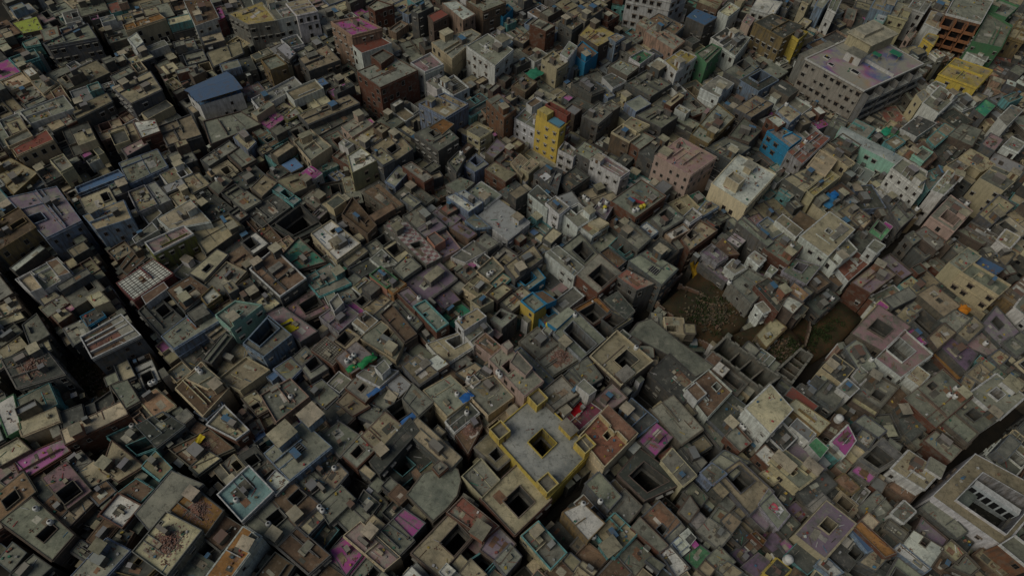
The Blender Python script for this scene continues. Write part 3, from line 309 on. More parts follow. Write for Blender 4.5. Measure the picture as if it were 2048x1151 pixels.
([(-44.24,105.73),(-42.03,103.63),(-38.25,108.54),(-40.63,110.69)],10.35,'gry','tan',{'c': [[-42.69, 108.69, 1.38, 1.15]]},'grey small house, tan roof, first above-right of the turquoise terrace house','small house'),
([(-41.23,102.57),(-38.11,100.22),(-34.51,103.49),(-37.34,105.91)],10.35,'gry','dco',{},'grey small house, dark roof, first above-left of the lime and orange rimmed house','small house'),
([(-47.6,113.3),(-45.23,110.7),(-43.42,113.25),(-45.87,115.47)],10.35,'gry','con',{},'grey small house, grey roof, second above the turquoise terrace house','small house'),
([(-34.9,82.56),(-26.05,77.48),(-24.62,82.69),(-30.93,87.16)],10.35,'crm','con',{'c': [[-28.41, 84.92, 3.45, 2.3]]},'cream courtyard house, grey roof, first above-right of the brick house with three tanks','courtyard house'),
([(-30.77,88.78),(-24.28,82.02),(-22.19,83.96),(-28.9,91.32)],11.5,'gry','brn',{},'grey house, brown roof, second left of the long brick house with turquoise rim','house'),
([(-28.91,92.45),(-22.25,85.82),(-21.35,87.56),(-27.46,94.31)],10.35,'gry','con',{'t': [(-24.15, 88.77, 't', 'white tank on grey roof, first tank left of the long brick house with turquoise rim')]},'grey small house, grey roof, first left of the long brick house with turquoise rim','small house'),
([(-22.44,86.53),(-19.15,82.98),(-17.38,84.59),(-20.92,87.99)],9.2,'brk','con',{},'brick small house, grey roof, first below the long brick house with turquoise rim','small house'),
([(-23.0,90.68),(-17.05,84.63),(-14.91,86.61),(-20.81,92.4)],12.88,'brk','con',{'pp': 'tel', 'c': [[-20.32, 88.77, 0.8, 0.8]]},'long brick house with a turquoise rimmed grey roof','house'),
([(-27.64,94.78),(-23.0,90.29),(-21.91,92.79),(-25.56,96.36)],12.19,'brk','con',{'k': 'purple', 't': [(-22.41, 93.54, 't', 'white tank on grey roof, first tank above-left of the long brick house with turquoise rim')]},'brick small house, grey roof and purple stains, first below-left of the wide purple roof','small house'),
([(-17.74,92.07),(-13.6,88.6),(-9.38,93.07),(-13.53,96.64)],8.05,'gry','grn',{'k': 'green'},'low floor under green netting beside the turquoise rimmed brick house','house'),
([(-22.23,95.88),(-17.63,91.67),(-16.1,93.53),(-20.08,97.48)],9.2,'gry','dco',{'k': 'wine'},'grey small house, dark roof, first above the long brick house with turquoise rim','small house'),
([(-19.99,96.77),(-16.64,93.14),(-13.13,95.88),(-16.13,99.25)],9.2,'gry','dco',{'k': 'purple'},'grey house, dark roof and purple stains, first above-left of the green netted floor','house'),
([(-12.47,87.29),(-10.59,85.13),(-6.17,89.12),(-8.01,90.83)],12.88,'whi','tan',{'t': [(-11.85, 87.92, 't', 'white tank on tan roof, first tank below-right of the green netted floor')]},'white small house, tan roof and one tank, first right of the green netted floor','small house'),
([(-10.35,85.08),(-8.17,82.63),(-4.29,86.86),(-6.47,89.38)],10.35,'whi','con',{},'white small house, grey roof, first below-right of the green netted floor','small house'),
([(-18.95,82.51),(-14.23,77.75),(-7.96,83.34),(-12.16,85.98)],9.2,'whi','tan',{'c': [[-12.25, 83.88, 4.02, 3.45]]},'white courtyard house, tan roof, first below the green netted floor','courtyard house'),
([(-9.38,93.53),(-7.25,91.97),(-4.82,93.89),(-7.23,95.45)],12.54,'crm','con',{},'cream small house, grey roof, first above-right of the green netted floor','small house'),
([(-5.58,96.66),(-3.44,95.07),(-0.44,98.5),(-2.28,99.8)],11.5,'gry','tan',{},'grey small house, tan roof, first left of the yellow and blue house','small house'),
([(-4.22,89.9),(-1.82,88.06),(1.14,91.34),(-2.11,92.81)],10.35,'gry','con',{'c': [[-2.59, 91.46, 2.3, 2.3]]},'grey small house, grey roof, first below-left of the yellow and blue house','small house'),
([(-14.21,78.4),(-11.82,76.69),(-8.78,79.75),(-10.59,81.22)],8.05,'gry','con',{},'grey small house, grey roof, second below the green netted floor','small house'),
([(-9.6,82.3),(-6.01,79.97),(-3.87,81.75),(-6.91,84.14)],5.75,'dgr','dco',{},'dark grey small house, dark roof, second left of the tall pale pink house','small house'),
([(-38.93,75.87),(-35.04,72.49),(-30.66,76.48),(-35.41,80.21)],11.5,'brk','lav',{'t': [(-36.47, 75.01, 't', 'white tank on lavender roof, first tank below-left of the brick house with three tanks'), (-35.76, 75.84, 't', 'white tank on lavender roof, first tank left of the brick house with three tanks'), (-35.16, 76.66, 't', 'white tank on lavender roof, first tank above the brick house with three tanks')]},'brick house with three white tanks in a row on a lavender roof','house'),
([(-33.5,72.62),(-28.42,70.3),(-25.38,73.98),(-31.62,74.9)],10.35,'whi','con',{},'white small house, grey roof, first below-right of the brick house with three tanks','small house'),
([(-29.81,73.33),(-27.79,71.53),(-26.26,73.59),(-27.92,75.59)],12.88,'whi','con',{},None,None),
([(-27.86,71.83),(-25.0,70.83),(-24.02,73.33),(-25.87,74.73)],8.05,'gry','blu',{},'grey small house, blue roof, second below-right of the brick house with three tanks','small house'),
([(-23.38,74.87),(-19.35,70.8),(-16.0,73.89),(-21.05,77.51)],11.5,'gry','tan',{'s': [[-18.7, 75.71, 2.3, 1.84, 0.57]]},'grey house, tan roof and roof cabin, third below the long brick house with turquoise rim','house'),
([(-18.2,76.48),(-15.8,74.51),(-13.83,76.19),(-16.23,78.18)],11.5,'gry','whi',{},'grey small house, whitish roof, second below the long brick house with turquoise rim','small house'),
([(-27.16,77.75),(-24.37,75.77),(-22.04,78.77),(-24.79,80.48)],8.05,'gry','con',{},'grey small house, grey roof, first right of the brick house with three tanks','small house'),
([(-18.0,73.15),(-13.35,70.48),(-9.62,73.76),(-14.08,77.15)],8.05,'brn','brn',{},'brown house, brown roof, fourth below the long brick house with turquoise rim','house'),
([(-11.09,75.19),(-7.92,73.28),(-6.04,76.8),(-7.51,77.94)],9.2,'gry','tan',{},'grey small house, tan roof, fourth left of the tall pale pink house','small house'),
([(-9.22,72.89),(-7.2,71.24),(-5.72,72.84),(-7.48,74.53)],10.35,'whi','con',{'t': [(-8.54, 73.26, 't', 'white tank on grey roof, second tank left of the tall pale pink house')]},'white small house, grey roof and one tank, third left of the tall pale pink house','small house'),
([(-7.0,75.18),(-3.01,72.73),(-0.99,75.01),(-4.47,77.85)],9.2,'gry','con',{},'grey small house, grey roof, first left of the tall pale pink house','small house'),
([(-7.65,83.0),(-3.22,79.49),(-1.44,81.85),(-5.6,85.44)],10.35,'pnk','brn',{},'pink small house, brown roof, first above-left of the tall pale pink house','small house'),
([(-3.8,76.56),(4.22,68.36),(7.84,71.89),(-0.45,80.3)],14.26,'pnk','con',{'c': [[0.44, 74.88, 2.3, 2.3]], 'special': 'pink', 't': [(-1.91, 73.17, 't', 'white tank on grey roof, first tank left of the tall pale pink house'), (-1.32, 72.3, 't', 'white tank on grey roof, first tank below-left of the tall pale pink house')]},'tall pale pink house with stepped roof rooms, behind the yellow courtyard mansion','apartment block'),
([(-1.55,79.31),(-0.1,77.84),(1.19,79.2),(0.01,80.7)],16.33,'pnk','con',{},None,None),
([(0.61,75.18),(4.26,72.1),(5.78,74.33),(2.08,78.4)],15.64,'pnk','con',{},None,None),
([(2.8,94.56),(5.77,91.86),(8.28,94.12),(5.17,96.86)],12.19,'yel','con',{'pp': 'dbl'},'yellow walled house with bright blue parapets and a blue stair, in the middle','small house'),
([(5.3,97.04),(8.58,93.8),(11.14,95.39),(7.6,97.94)],12.19,'dbl','brn',{},None,None),
([(8.97,89.06),(11.26,87.4),(15.75,92.63),(14.03,93.88)],12.19,'dbl','con',{},None,None),
([(5.94,94.61),(8.97,91.02),(12.13,93.69),(8.83,96.61)],8.05,'dbl','dco',{'c': [[9.82, 95.51, 3.45, 2.88]]},'bright blue courtyard house, dark roof, first below-right of the yellow and blue house','courtyard house'),
([(7.73,87.78),(9.19,85.91),(10.56,88.33),(9.11,89.57)],10.35,'whi','con',{'t': [(9.24, 89.47, 'ty', 'yellow tank on grey roof, first tank below-right of the yellow and blue house')]},'white small house, grey roof and one tank, second below-right of the yellow and blue house','small house'),
([(11.05,86.66),(17.19,80.36),(22.55,85.89),(15.83,93.1)],11.5,'lav','con',{'c': [[17.05, 85.69, 3.45, 8.05]], 't': [(15.7, 91.96, 't', 'white tank on grey roof, first tank above the lavender-backed court house')]},'grey roof with a long rectangular court rimmed in cream, lavender parapet behind','courtyard house'),
([(2.92,84.28),(7.39,80.28),(11.47,84.44),(6.86,88.39)],10.35,'gry','con',{'c': [[6.85, 86.11, 1.15, 0.92]]},'grey house, grey roof, first above-right of the tall pale pink house','house'),
([(7.12,79.95),(10.91,76.33),(17.62,81.68),(13.98,85.94)],10.35,'gry','con',{'rub': 1},'grey house, grey roof, first below-left of the lavender-backed court house','house'),
([(19.58,80.61),(26.15,73.89),(33.4,80.39),(25.73,87.68)],12.19,'gry','tan',{'pp': 'crm', 'c': [[27.66, 80.31, 4.6, 3.45]], 's': [[27.08, 76.25, 4.02, 2.88, 1.15]], 't': [(30.09, 83.67, 't', 'white tank on tan roof, first tank above-right of the cream-rimmed court house')]},'house with cream parapets, a brownish roof and a square court, beside the big grey slab','courtyard house'),
([(29.51,89.13),(38.73,83.99),(44.17,78.78),(48.66,81.61),(41.52,87.38),(34.89,93.77),(31.71,92.3)],9.2,'dgr','con',{},'large bare grey slab roof with a scalloped edge, beside the ruined lot','house'),
([(33.64,78.56),(40.09,71.52),(45.41,76.69),(38.73,83.99)],9.2,'dgr','dco',{},'dark grey house, dark roof, first below the large bare grey slab','house'),
([(15.97,94.57),(20.26,90.77),(24.68,94.55),(21.27,98.52)],10.35,'brk','org',{'c': [[20.43, 93.94, 4.6, 4.6]]},'brick courtyard house, orange-brown roof, first above-right of the lavender-backed court house','courtyard house'),
([(23.61,97.99),(28.25,93.1),(30.24,95.33),(26.64,100.39)],10.35,'gry','dco',{},'grey house, dark roof, first below-right of the orange-walled court house','house'),
([(22.58,91.97),(25.38,89.47),(29.54,92.85),(24.98,94.92)],10.35,'gry','tan',{'c': [[25.03, 92.05, 4.6, 3.45]]},'grey courtyard house, tan roof, first above the cream-rimmed court house','courtyard house'),
([(14.46,76.74),(18.48,72.8),(21.75,75.44),(18.56,80.14)],11.5,'gry','con',{},'grey house, grey roof, first below-left of the cream-rimmed court house','house'),
([(10.74,72.54),(15.28,68.47),(18.47,72.21),(15.0,77.08)],11.5,'gry','con',{},'grey house, grey roof, first above the dark terrace with the red square','house'),
([(16.21,103.99),(21.32,98.94),(27.12,105.25),(21.85,110.51)],12.19,'brk','con',{'c': [[22.43, 103.49, 5.17, 5.17]]},'house with orange-brown inner walls round a black square court','courtyard house'),
([(29.85,108.71),(37.2,102.24),(41.31,107.19),(34.28,112.16)],12.88,'gry','con',{'s': [[37.14, 111.16, 2.53, 2.53, 2.76]], 'g': [[35.58, 106.09]], 'win': 1},'large grey house with a barred skylight and rooftop cabin, above the ruined lot','house'),
([(26.48,104.08),(31.04,100.43),(35.0,102.56),(28.95,106.14)],12.19,'gry','con',{'k': 'red'},'grey house, grey roof, first below-left of the large grey house above the ruins','house'),
([(8.49,110.18),(15.47,103.56),(17.57,106.34),(11.19,112.35)],12.19,'whi','con',{'win': 1},'white house, grey roof, first left of the orange-walled court house','house'),
([(12.48,112.62),(18.26,106.92),(21.36,111.4),(17.11,117.81)],11.5,'gry','con',{'c': [[17.8, 111.82, 3.45, 4.6]]},'grey courtyard house, grey roof, first above-left of the orange-walled court house','courtyard house'),
([(17.85,119.11),(22.52,114.23),(27.11,119.89),(23.05,124.16)],8.05,'gry','con',{},'grey house, grey roof, first above the orange-walled court house','house'),
([(25.54,116.37),(29.46,112.71),(32.39,115.33),(27.52,118.98)],9.2,'tel','dco',{'c': [[29.42, 115.4, 3.45, 2.3]]},'teal courtyard house, dark roof, second above-right of the orange-walled court house','courtyard house'),
([(22.59,111.89),(26.72,107.61),(28.62,109.68),(24.48,113.62)],11.5,'gry','brn',{},'grey small house, brown roof, first above-right of the orange-walled court house','small house'),
([(16.18,121.23),(20.23,117.67),(24.07,121.28),(18.09,122.85)],11.5,'whi','crm',{},'white small house, cream roof, second above the orange-walled court house','small house'),
([(19.83,120.84),(21.99,119.38),(24.07,121.21),(22.22,122.5)],12.54,'crm','crm',{},'cream small house, cream roof, first below-left of the red-cloth pale roof','small house'),
([(8.04,126.38),(11.27,122.84),(13.61,125.58),(10.23,128.73)],13.22,'whi','con',{},'white small house, grey roof, third below-left of the long pink-powdered roof','small house'),
([(3.17,130.39),(8.14,125.61),(9.68,128.33),(5.35,133.25)],12.19,'whi','dco',{},'white house, dark roof, fourth below-left of the long pink-powdered roof','house'),
([(12.33,124.58),(16.45,119.91),(20.92,124.05),(16.48,127.94)],11.85,'whi','con',{'c': [[16.26, 125.72, 2.88, 2.3]]},'white house, grey roof, second below-left of the long pink-powdered roof','house'),
([(21.01,126.5),(23.82,123.77),(26.05,128.66),(23.52,130.85)],11.5,'lav','con',{'k': 'purple', 't': [(22.53, 128.74, 't', 'white tank on grey roof, fourth tank left of the red-cloth pale roof'), (24.43, 129.43, 't', 'white tank on grey roof, first tank left of the red-cloth pale roof'), (23.93, 126.49, 't', 'white tank on grey roof, third tank left of the red-cloth pale roof'), (23.9, 127.56, 'ty', 'yellow tank on grey roof, second tank left of the red-cloth pale roof')]},'lavender small house, grey roof and purple stains, first left of the red-cloth pale roof','small house'),
([(17.32,131.59),(19.57,127.84),(21.22,129.73),(19.29,132.21)],10.35,'gry','con',{'t': [(18.42, 132.31, 't', 'white tank on grey roof, first tank below-left of the long pink-powdered roof'), (19.4, 131.28, 't', 'white tank on grey roof, second tank below-left of the long pink-powdered roof')]},'grey small house, grey roof and two tanks, first below-left of the long pink-powdered roof','small house'),
([(25.84,128.9),(31.85,123.87),(40.23,132.14),(34.21,137.43)],12.88,'brk','con',{'s': [[36.75, 130.69, 2.3, 1.72, 0.92]], 't': [(31.47, 125.69, 't', 'white tank on grey roof, third tank below the red-cloth pale roof'), (32.46, 126.21, 't', 'white tank on grey roof, second tank below the red-cloth pale roof'), (33.47, 127.15, 'ty', 'yellow tank on grey roof, first tank below the red-cloth pale roof'), (34.3, 127.65, 'ty', 'yellow tank on grey roof, first tank below-right of the red-cloth pale roof')]},'brick edged house with a pale roof, a red cloth and four tanks along its front','house'),
([(27.75,118.3),(32.2,113.87),(35.53,117.74),(30.79,123.1)],11.5,'gry','con',{},'grey house, grey roof, first above-left of the large grey house above the ruins','house'),
([(32.89,126.71),(34.75,125.16),(42.51,132.8),(40.3,134.4)],8.05,'gry','con',{},'grey house, grey roof, first below-right of the red-cloth pale roof','house'),
([(36.92,124.47),(39.52,120.94),(44.99,125.59),(41.76,129.17)],11.5,'gry','con',{'c': [[40.13, 126.39, 3.45, 3.45]]},'grey courtyard house, grey roof, second below-right of the red-cloth pale roof','courtyard house'),
([(7.56,116.34),(9.46,114.89),(12.06,118.35),(9.99,119.82)],10.35,'gry','crm',{},'grey small house, cream roof, second above-left of the orange-walled court house','small house'),
([(3.35,121.14),(5.01,119.61),(6.73,121.22),(4.74,122.74)],6.9,'gry','blu',{},'grey small house, blue roof, third above the yellow and blue house','small house'),
([(-1.83,105.28),(0.74,101.77),(7.06,108.67),(4.81,112.38)],11.5,'gry','tan',{},'grey house, tan roof, second above the yellow and blue house','house'),
([(0.79,102.72),(3.9,100.02),(7.96,104.04),(5.43,107.63)],9.2,'dbl','con',{'c': [[3.82, 103.25, 3.45, 2.3]]},'bright blue courtyard house, grey roof, first above the yellow and blue house','courtyard house'),
([(45.41,126.26),(47.04,124.92),(50.22,127.75),(48.33,129.74)],11.5,'whi','con',{},'white small house, grey roof, first right of the red-cloth pale roof','small house'),
([(50.07,129.62),(50.91,128.4),(55.61,132.3),(52.83,133.83)],10.35,'blu','tan',{},'pale blue small house, tan roof, first below-left of the tall cream house','small house'),
([(44.9,119.49),(46.48,116.38),(54.22,123.58),(50.38,126.42)],10.35,'brk','tan',{'c': [[47.23, 121.67, 3.45, 2.3]]},'brick courtyard house, tan roof, first above-right of the large grey house above the ruins','courtyard house'),
([(51.38,126.72),(53.68,124.38),(54.76,125.31),(52.24,127.22)],10.35,'gry','tile',{},'grey small house, red tiled roof, second below-left of the tall cream house','small house'),
([(49.82,115.46),(53.16,112.2),(55.9,114.38),(52.46,118.09)],10.35,'lav','con',{'k': 'purple'},'lavender small house, grey roof, first right of the large grey house above the ruins','small house'),
([(53.96,118.74),(56.79,116.16),(59.38,116.77),(56.2,121.39)],9.2,'brk','brn',{},'brick small house, brown roof, second left of the brick-rimmed grey roof','small house'),
([(55.44,110.84),(57.35,109.08),(60.26,111.23),(57.63,113.35)],10.35,'whi','con',{},'white small house, grey roof, first above-left of the brick house by the ruins','small house'),
([(49.61,113.68),(55.44,107.96),(57.25,110.02),(51.68,115.44)],8.05,'gry','con',{'k': 'purple'},'grey house, grey roof and purple stains, second left of the brick house by the ruins','house'),
([(59.93,125.0),(66.51,117.57),(68.17,119.11),(61.82,127.07)],12.19,'gry','con',{},'grey house, grey roof, second above-left of the brick-rimmed grey roof','house'),
([(66.0,125.7),(68.72,120.95),(72.69,123.76),(68.63,128.05)],11.5,'blu','con',{},'pale blue house, grey roof, first above-left of the brick-rimmed grey roof','house'),
([(70.35,125.93),(74.5,120.9),(76.5,123.12),(72.32,128.0)],12.88,'whi','tan',{},'white small house, tan roof, first above the brick-rimmed grey roof','small house'),
([(76.6,129.9),(79.32,125.43),(83.42,129.62),(79.54,133.21)],9.2,'gry','brn',{},'grey house, brown roof, first above-left of the big whitish house','house'),
([(66.2,117.1),(71.26,112.41),(76.65,119.58),(72.54,122.92)],11.5,'brk','con',{'t': [(73.26, 118.13, 't', 'white tank on grey roof, first tank right of the brick-rimmed grey roof')]},'brick rimmed house with plain grey roof and one tank, beside the big whitish house','house'),
([(75.67,120.22),(81.25,114.33),(90.26,123.91),(85.14,129.35)],13.57,'whi','tan',{'c': [[83.26, 122.63, 1.49, 1.38]], 's': [[86.9, 123.35, 3.45, 2.3, 0.46], [84.62, 120.91, 3.45, 1.38, 0.57]]},'big whitish house with a cream rimmed roof and green patch, on the alley','house'),
([(81.76,115.47),(83.73,112.51),(90.13,118.14),(88.28,121.62)],12.19,'whi','con',{},'white house, grey roof, first below-right of the big whitish house','house'),
([(85.29,114.54),(87.53,110.08),(94.52,116.48),(91.88,119.87)],9.2,'whi','red',{},'white house, red roof, second below-right of the big whitish house','house'),
([(61.19,113.18),(63.12,110.83),(64.97,112.91),(62.83,114.88)],12.19,'whi','con',{},'white small house, grey roof, first left of the brick-rimmed grey roof','small house'),
([(65.61,110.13),(67.12,109.11),(68.97,110.98),(67.24,112.57)],10.35,'whi','con',{},'white small house, grey roof, first above the brick house by the ruins','small house'),
([(55.86,105.84),(60.21,99.82),(66.28,107.06),(61.2,110.54)],10.35,'gry','con',{'c': [[59.93, 105.44, 1.15, 1.15]], 't': [(55.51, 105.85, 't', 'white tank on grey roof, first tank left of the brick house by the ruins')]},'grey house, grey roof and one tank, first left of the brick house by the ruins','house'),
([(61.75,104.35),(66.05,97.33),(69.42,102.71),(65.24,106.91)],11.5,'brk','dco',{},'brick house with a dark flat roof, at the edge of the ruined lot','house'),
([(67.04,99.57),(69.55,96.88),(72.55,100.01),(69.83,101.63)],11.5,'gry','whi',{},'grey small house, whitish roof, first below-right of the brick house by the ruins','small house'),
([(69.56,103.47),(72.69,100.75),(74.6,102.75),(71.85,105.91)],11.5,'gry','pch',{},'grey small house, peach roof, first right of the brick house by the ruins','small house'),
([(70.31,110.5),(75.28,107.02),(79.92,112.86),(73.95,114.78)],10.35,'lav','con',{'c': [[74.7, 111.93, 3.45, 2.3]]},'lavender courtyard house, grey roof, first below-right of the brick-rimmed grey roof','courtyard house'),
([(81.55,114.0),(85.72,109.56),(89.11,111.81),(85.2,115.92)],6.9,'gry','brn',{},'grey house, brown roof, first below the big whitish house','house'),
([(76.84,104.26),(79.24,100.69),(85.51,106.47),(83.62,109.43)],5.75,'dgr','dco',{'t': [(82.91, 106.5, 't', 'white tank on dark roof, first tank right of the brick house by the ruins'), (83.77, 106.03, 't', 'white tank on dark roof, first tank above-left of the pinkish court terrace')]},'dark grey house, dark roof, third right of the brick house by the ruins','house'),
([(76.78,109.13),(78.68,106.2),(82.05,108.78),(79.99,110.96)],9.2,'gry','brn',{},'grey small house, brown roof, second right of the brick house by the ruins','small house'),
([(48.69,86.18),(59.87,76.12),(64.67,80.01),(53.04,90.62)],9.2,'dgr','none',{'shell': 1},'roofless ruined shell with bare mossy walls and broken arches','ruin'),
([(63.69,81.95),(67.6,78.9),(74.17,87.01),(71.61,89.45)],8.05,'brn','none',{'shell': 1},'smaller roofless ruin with thin dividing walls, beside the alley','ruin'),
([(61.72,92.4),(63.33,89.51),(69.0,95.4),(66.78,97.72)],6.9,'och','tan',{},'ochre house, tan roof, first above-right of the roofless mossy ruin','house'),
([(90.25,133.22),(93.76,128.2),(97.95,131.64),(94.35,136.31)],10.35,'gry','tan',{},'grey house, tan roof, first above-right of the big whitish house','house'),
([(92.71,117.64),(94.19,116.19),(96.88,118.78),(95.08,120.24)],13.57,'whi','con',{},'white small house, grey roof, second right of the big whitish house','small house'),
([(113.95,131.26),(118.43,126.56),(125.82,134.24),(121.93,139.45)],12.54,'pnk','con',{'c': [[118.73, 130.95, 4.02, 4.02]], 's': [[122.37, 132.13, 2.3, 2.3, 1.72]], 'win': 1, 't': [(125.14, 136.53, 't', 'white tank on grey roof, first tank above-right of the pale pink house between alleys')]},'pale pink house with a sunken dark roof terrace, between two alleys on the right','courtyard house'),
([(97.23,126.95),(99.71,124.64),(102.95,128.28),(100.86,131.55)],9.2,'gry','grn',{'c': [[100.59, 128.85, 2.88, 2.3]]},'grey small house, green roof, third right of the big whitish house','small house'),
([(104.68,134.36),(105.78,128.82),(111.19,134.05),(108.53,138.72)],10.35,'gry','con',{'t': [(112.44, 135.94, 't', 'white tank on grey roof, first tank left of the pale pink house between alleys')]},'grey house, grey roof and one tank, first below the angled whitish house','house'),
([(93.24,130.75),(95.05,127.48),(97.53,130.26),(95.45,133.12)],10.35,'gry','tan',{},'grey small house, tan roof, first right of the big whitish house','small house'),
([(106.34,125.08),(107.26,122.67),(110.17,124.98),(108.81,126.96)],10.35,'gry','con',{},'grey small house, grey roof, third below-left of the pale pink house between alleys','small house'),
([(109.35,126.59),(113.15,121.13),(116.56,123.86),(112.65,128.98)],10.35,'gry','con',{},'grey house, grey roof, first below-left of the pale pink house between alleys','house'),
([(108.22,122.87),(110.39,119.38),(113.3,121.65),(111.36,124.78)],9.2,'gry','con',{'c': [[111.58, 122.84, 3.45, 3.45]]},'grey courtyard house, grey roof, second below-left of the pale pink house between alleys','courtyard house'),
([(98.19,117.58),(102.31,112.04),(105.41,114.23),(101.32,119.85)],9.2,'gry','con',{'k': 'purple'},'grey house, grey roof and purple stains, second above the pinkish court terrace','house'),
([(88.26,108.54),(91.84,105.85),(99.59,112.12),(96.53,115.76)],10.35,'brk','tan',{'k': 'purple'},'brick house, tan roof and purple stains, first above the pinkish court terrace','house'),
([(113.68,114.95),(115.92,112.44),(122.35,117.81),(120.21,120.22)],13.22,'crm','con',{},'cream house, grey roof, first above-left of the long cream yellow building','house'),
([(115.81,111.79),(122.55,105.29),(126.42,108.53),(119.55,114.78)],13.57,'crm','con',{'win': 1},'long cream yellow building with few small windows on its big blank wall','house'),
([(121.83,116.95),(125.84,113.39),(129.26,115.99),(124.6,119.55)],11.5,'gry','blu',{},'grey house, blue roof, first above the long cream yellow building','house'),
([(125.33,130.92),(132.59,123.97),(134.54,125.79),(126.79,132.34)],10.35,'gry','brn',{},'grey house, brown roof, second below-right of the pale pink house between alleys','house'),
([(130.46,124.76),(132.47,122.47),(136.53,126.51),(134.1,128.6)],12.19,'whi','tan',{},'white small house, tan roof, second above-right of the long cream yellow building','small house'),
([(123.06,129.99),(128.15,125.77),(131.43,127.73),(126.55,131.58)],9.2,'gry','con',{'t': [(131.11, 130.37, 't', 'white tank on grey roof, first tank below-right of the pale pink house between alleys')]},'grey house, grey roof and one tank, first below-right of the pale pink house between alleys','house'),
([(129.18,134.58),(131.3,131.3),(140.42,139.11),(137.64,142.49)],11.5,'gry','tan',{},'grey house, tan roof, first right of the pale pink house between alleys','house'),
([(115.73,123.26),(116.82,121.72),(119.0,123.54),(117.91,125.1)],11.5,'gry','tan',{},'grey small house, tan roof, first below the pale pink house between alleys','small house'),
([(117.93,123.16),(119.45,120.03),(122.1,122.28),(120.12,124.99)],10.35,'gry','con',{},'grey small house, grey roof, second below the pale pink house between alleys','small house'),
([(129.55,120.87),(130.63,117.77),(134.77,122.11),(132.76,123.57)],10.35,'gry','tan',{},'grey small house, tan roof, first above-right of the long cream yellow building','small house'),
([(107.26,98.17),(110.38,95.12),(115.35,99.49),(112.24,101.73)],10.35,'gry','con',{},'grey house, grey roof, first below-left of the long cream yellow building','house'),
([(110.47,94.96),(112.19,92.72),(117.94,97.6),(116.39,99.93)],10.35,'gry','tan',{},'grey house, tan roof, second below the long cream yellow building','house'),
([(104.21,105.82),(108.61,99.68),(113.64,103.28),(109.17,109.19)],10.35,'gry','tan',{'c': [[108.95, 104.43, 1.15, 1.15]]},'grey house, tan roof, second below-left of the long cream yellow building','house'),
([(99.55,97.96),(102.8,93.04),(108.07,96.87),(104.56,101.9)],9.2,'gry','dco',{'c': [[104.53, 98.22, 5.75, 5.75]]},'grey courtyard house, dark roof, first above-right of the white-rimmed pink court house','courtyard house'),
([(97.63,99.58),(99.44,97.6),(102.65,100.5),(100.48,102.3)],9.2,'gry','tan',{},'grey small house, tan roof, first above-right of the pinkish court terrace','small house'),
([(102.03,103.56),(103.24,101.48),(106.79,104.3),(105.53,106.23)],8.05,'gry','con',{},'grey small house, grey roof, second above-right of the pinkish court terrace','small house'),
([(84.17,92.61),(90.28,88.41),(98.63,95.77),(92.77,101.29)],10.35,'gry','con',{'k': 'pink', 'c': [[91.11, 94.38, 4.02, 4.02]]},'house with a pinkish terrace round a black square court, right of the ruined lot','courtyard house'),
([(88.37,85.99),(92.63,81.55),(101.9,88.3),(97.34,94.3)],10.35,'whi','con',{'k': 'pink', 'c': [[94.36, 89.24, 5.17, 5.17]]},'house with pink stains and a white rimmed court, on the right','courtyard house'),
([(82.05,88.8),(84.23,82.49),(88.07,84.37),(85.92,91.76)],9.2,'gry','con',{'t': [(87.19, 85.93, 't', 'white tank on grey roof, first tank below the pinkish court terrace')]},'grey house, grey roof and one tank, first below-left of the pinkish court terrace','house'),
([(81.93,81.07),(82.94,79.49),(85.78,81.98),(84.26,83.76)],9.2,'whi','con',{},'white small house, grey roof, second below-left of the white-rimmed pink court house','small house'),
([(102.95,92.69),(103.88,90.09),(109.73,94.9),(108.12,97.19)],10.35,'gry','tan',{},'grey small house, tan roof, second above-right of the white-rimmed pink court house','small house'),
([(118.18,98.0),(120.99,92.73),(127.07,97.29),(124.24,104.16)],9.2,'gry','con',{'k': 'purple', 'c': [[122.58, 99.25, 2.3, 2.3]]},'grey house, grey roof and purple stains, first below the long cream yellow building','house'),
([(125.65,107.52),(128.78,103.75),(131.52,106.51),(128.38,109.97)],10.35,'och','tan',{},'ochre small house, tan roof, first below-right of the long cream yellow building','small house'),
([(127.11,102.84),(128.59,100.83),(132.74,105.09),(130.87,106.76)],11.5,'whi','con',{},'white small house, grey roof, second below-right of the long cream yellow building','small house'),
([(106.78,91.66),(110.61,85.69),(114.85,90.6),(111.07,95.05)],8.05,'gry','dco',{'k': 'purple'},'grey house, dark roof and purple stains, second above-right of the four-tank grey roof','house'),
([(112.98,92.81),(117.41,90.45),(121.86,93.14),(118.7,96.67)],8.05,'gry','con',{'k': 'pink', 't': [(117.86, 93.37, 't', 'white tank on grey roof, first tank below the long cream yellow building')]},'grey house, grey roof and pink stains, third below the long cream yellow building','house'),
([(117.39,89.13),(118.61,86.94),(121.94,89.8),(120.49,91.35)],9.2,'gry','tan',{},'grey small house, tan roof, third above-right of the four-tank grey roof','small house'),
([(109.85,83.74),(112.5,81.64),(115.92,84.18),(114.05,86.93)],9.2,'gry','tan',{},'grey small house, tan roof, first above-right of the four-tank grey roof','small house'),
([(105.75,90.91),(109.46,84.27),(112.47,86.43),(108.92,93.52)],5.75,'brk','org',{},'brick house, orange-brown roof, second above the four-tank grey roof','house'),
([(98.42,84.72),(104.5,82.91),(109.92,84.59),(105.07,90.5)],4.6,'dgr','dco',{},'dark grey house, dark roof, first above the four-tank grey roof','house'),
([(115.34,84.14),(117.75,81.49),(122.29,84.65),(119.49,87.01)],9.2,'gry','con',{},'grey small house, grey roof, second right of the four-tank grey roof','small house'),
([(121.72,93.12),(123.72,89.93),(127.01,92.51),(124.76,95.05)],9.2,'gry','con',{},'grey small house, grey roof, fourth below the long cream yellow building','small house'),
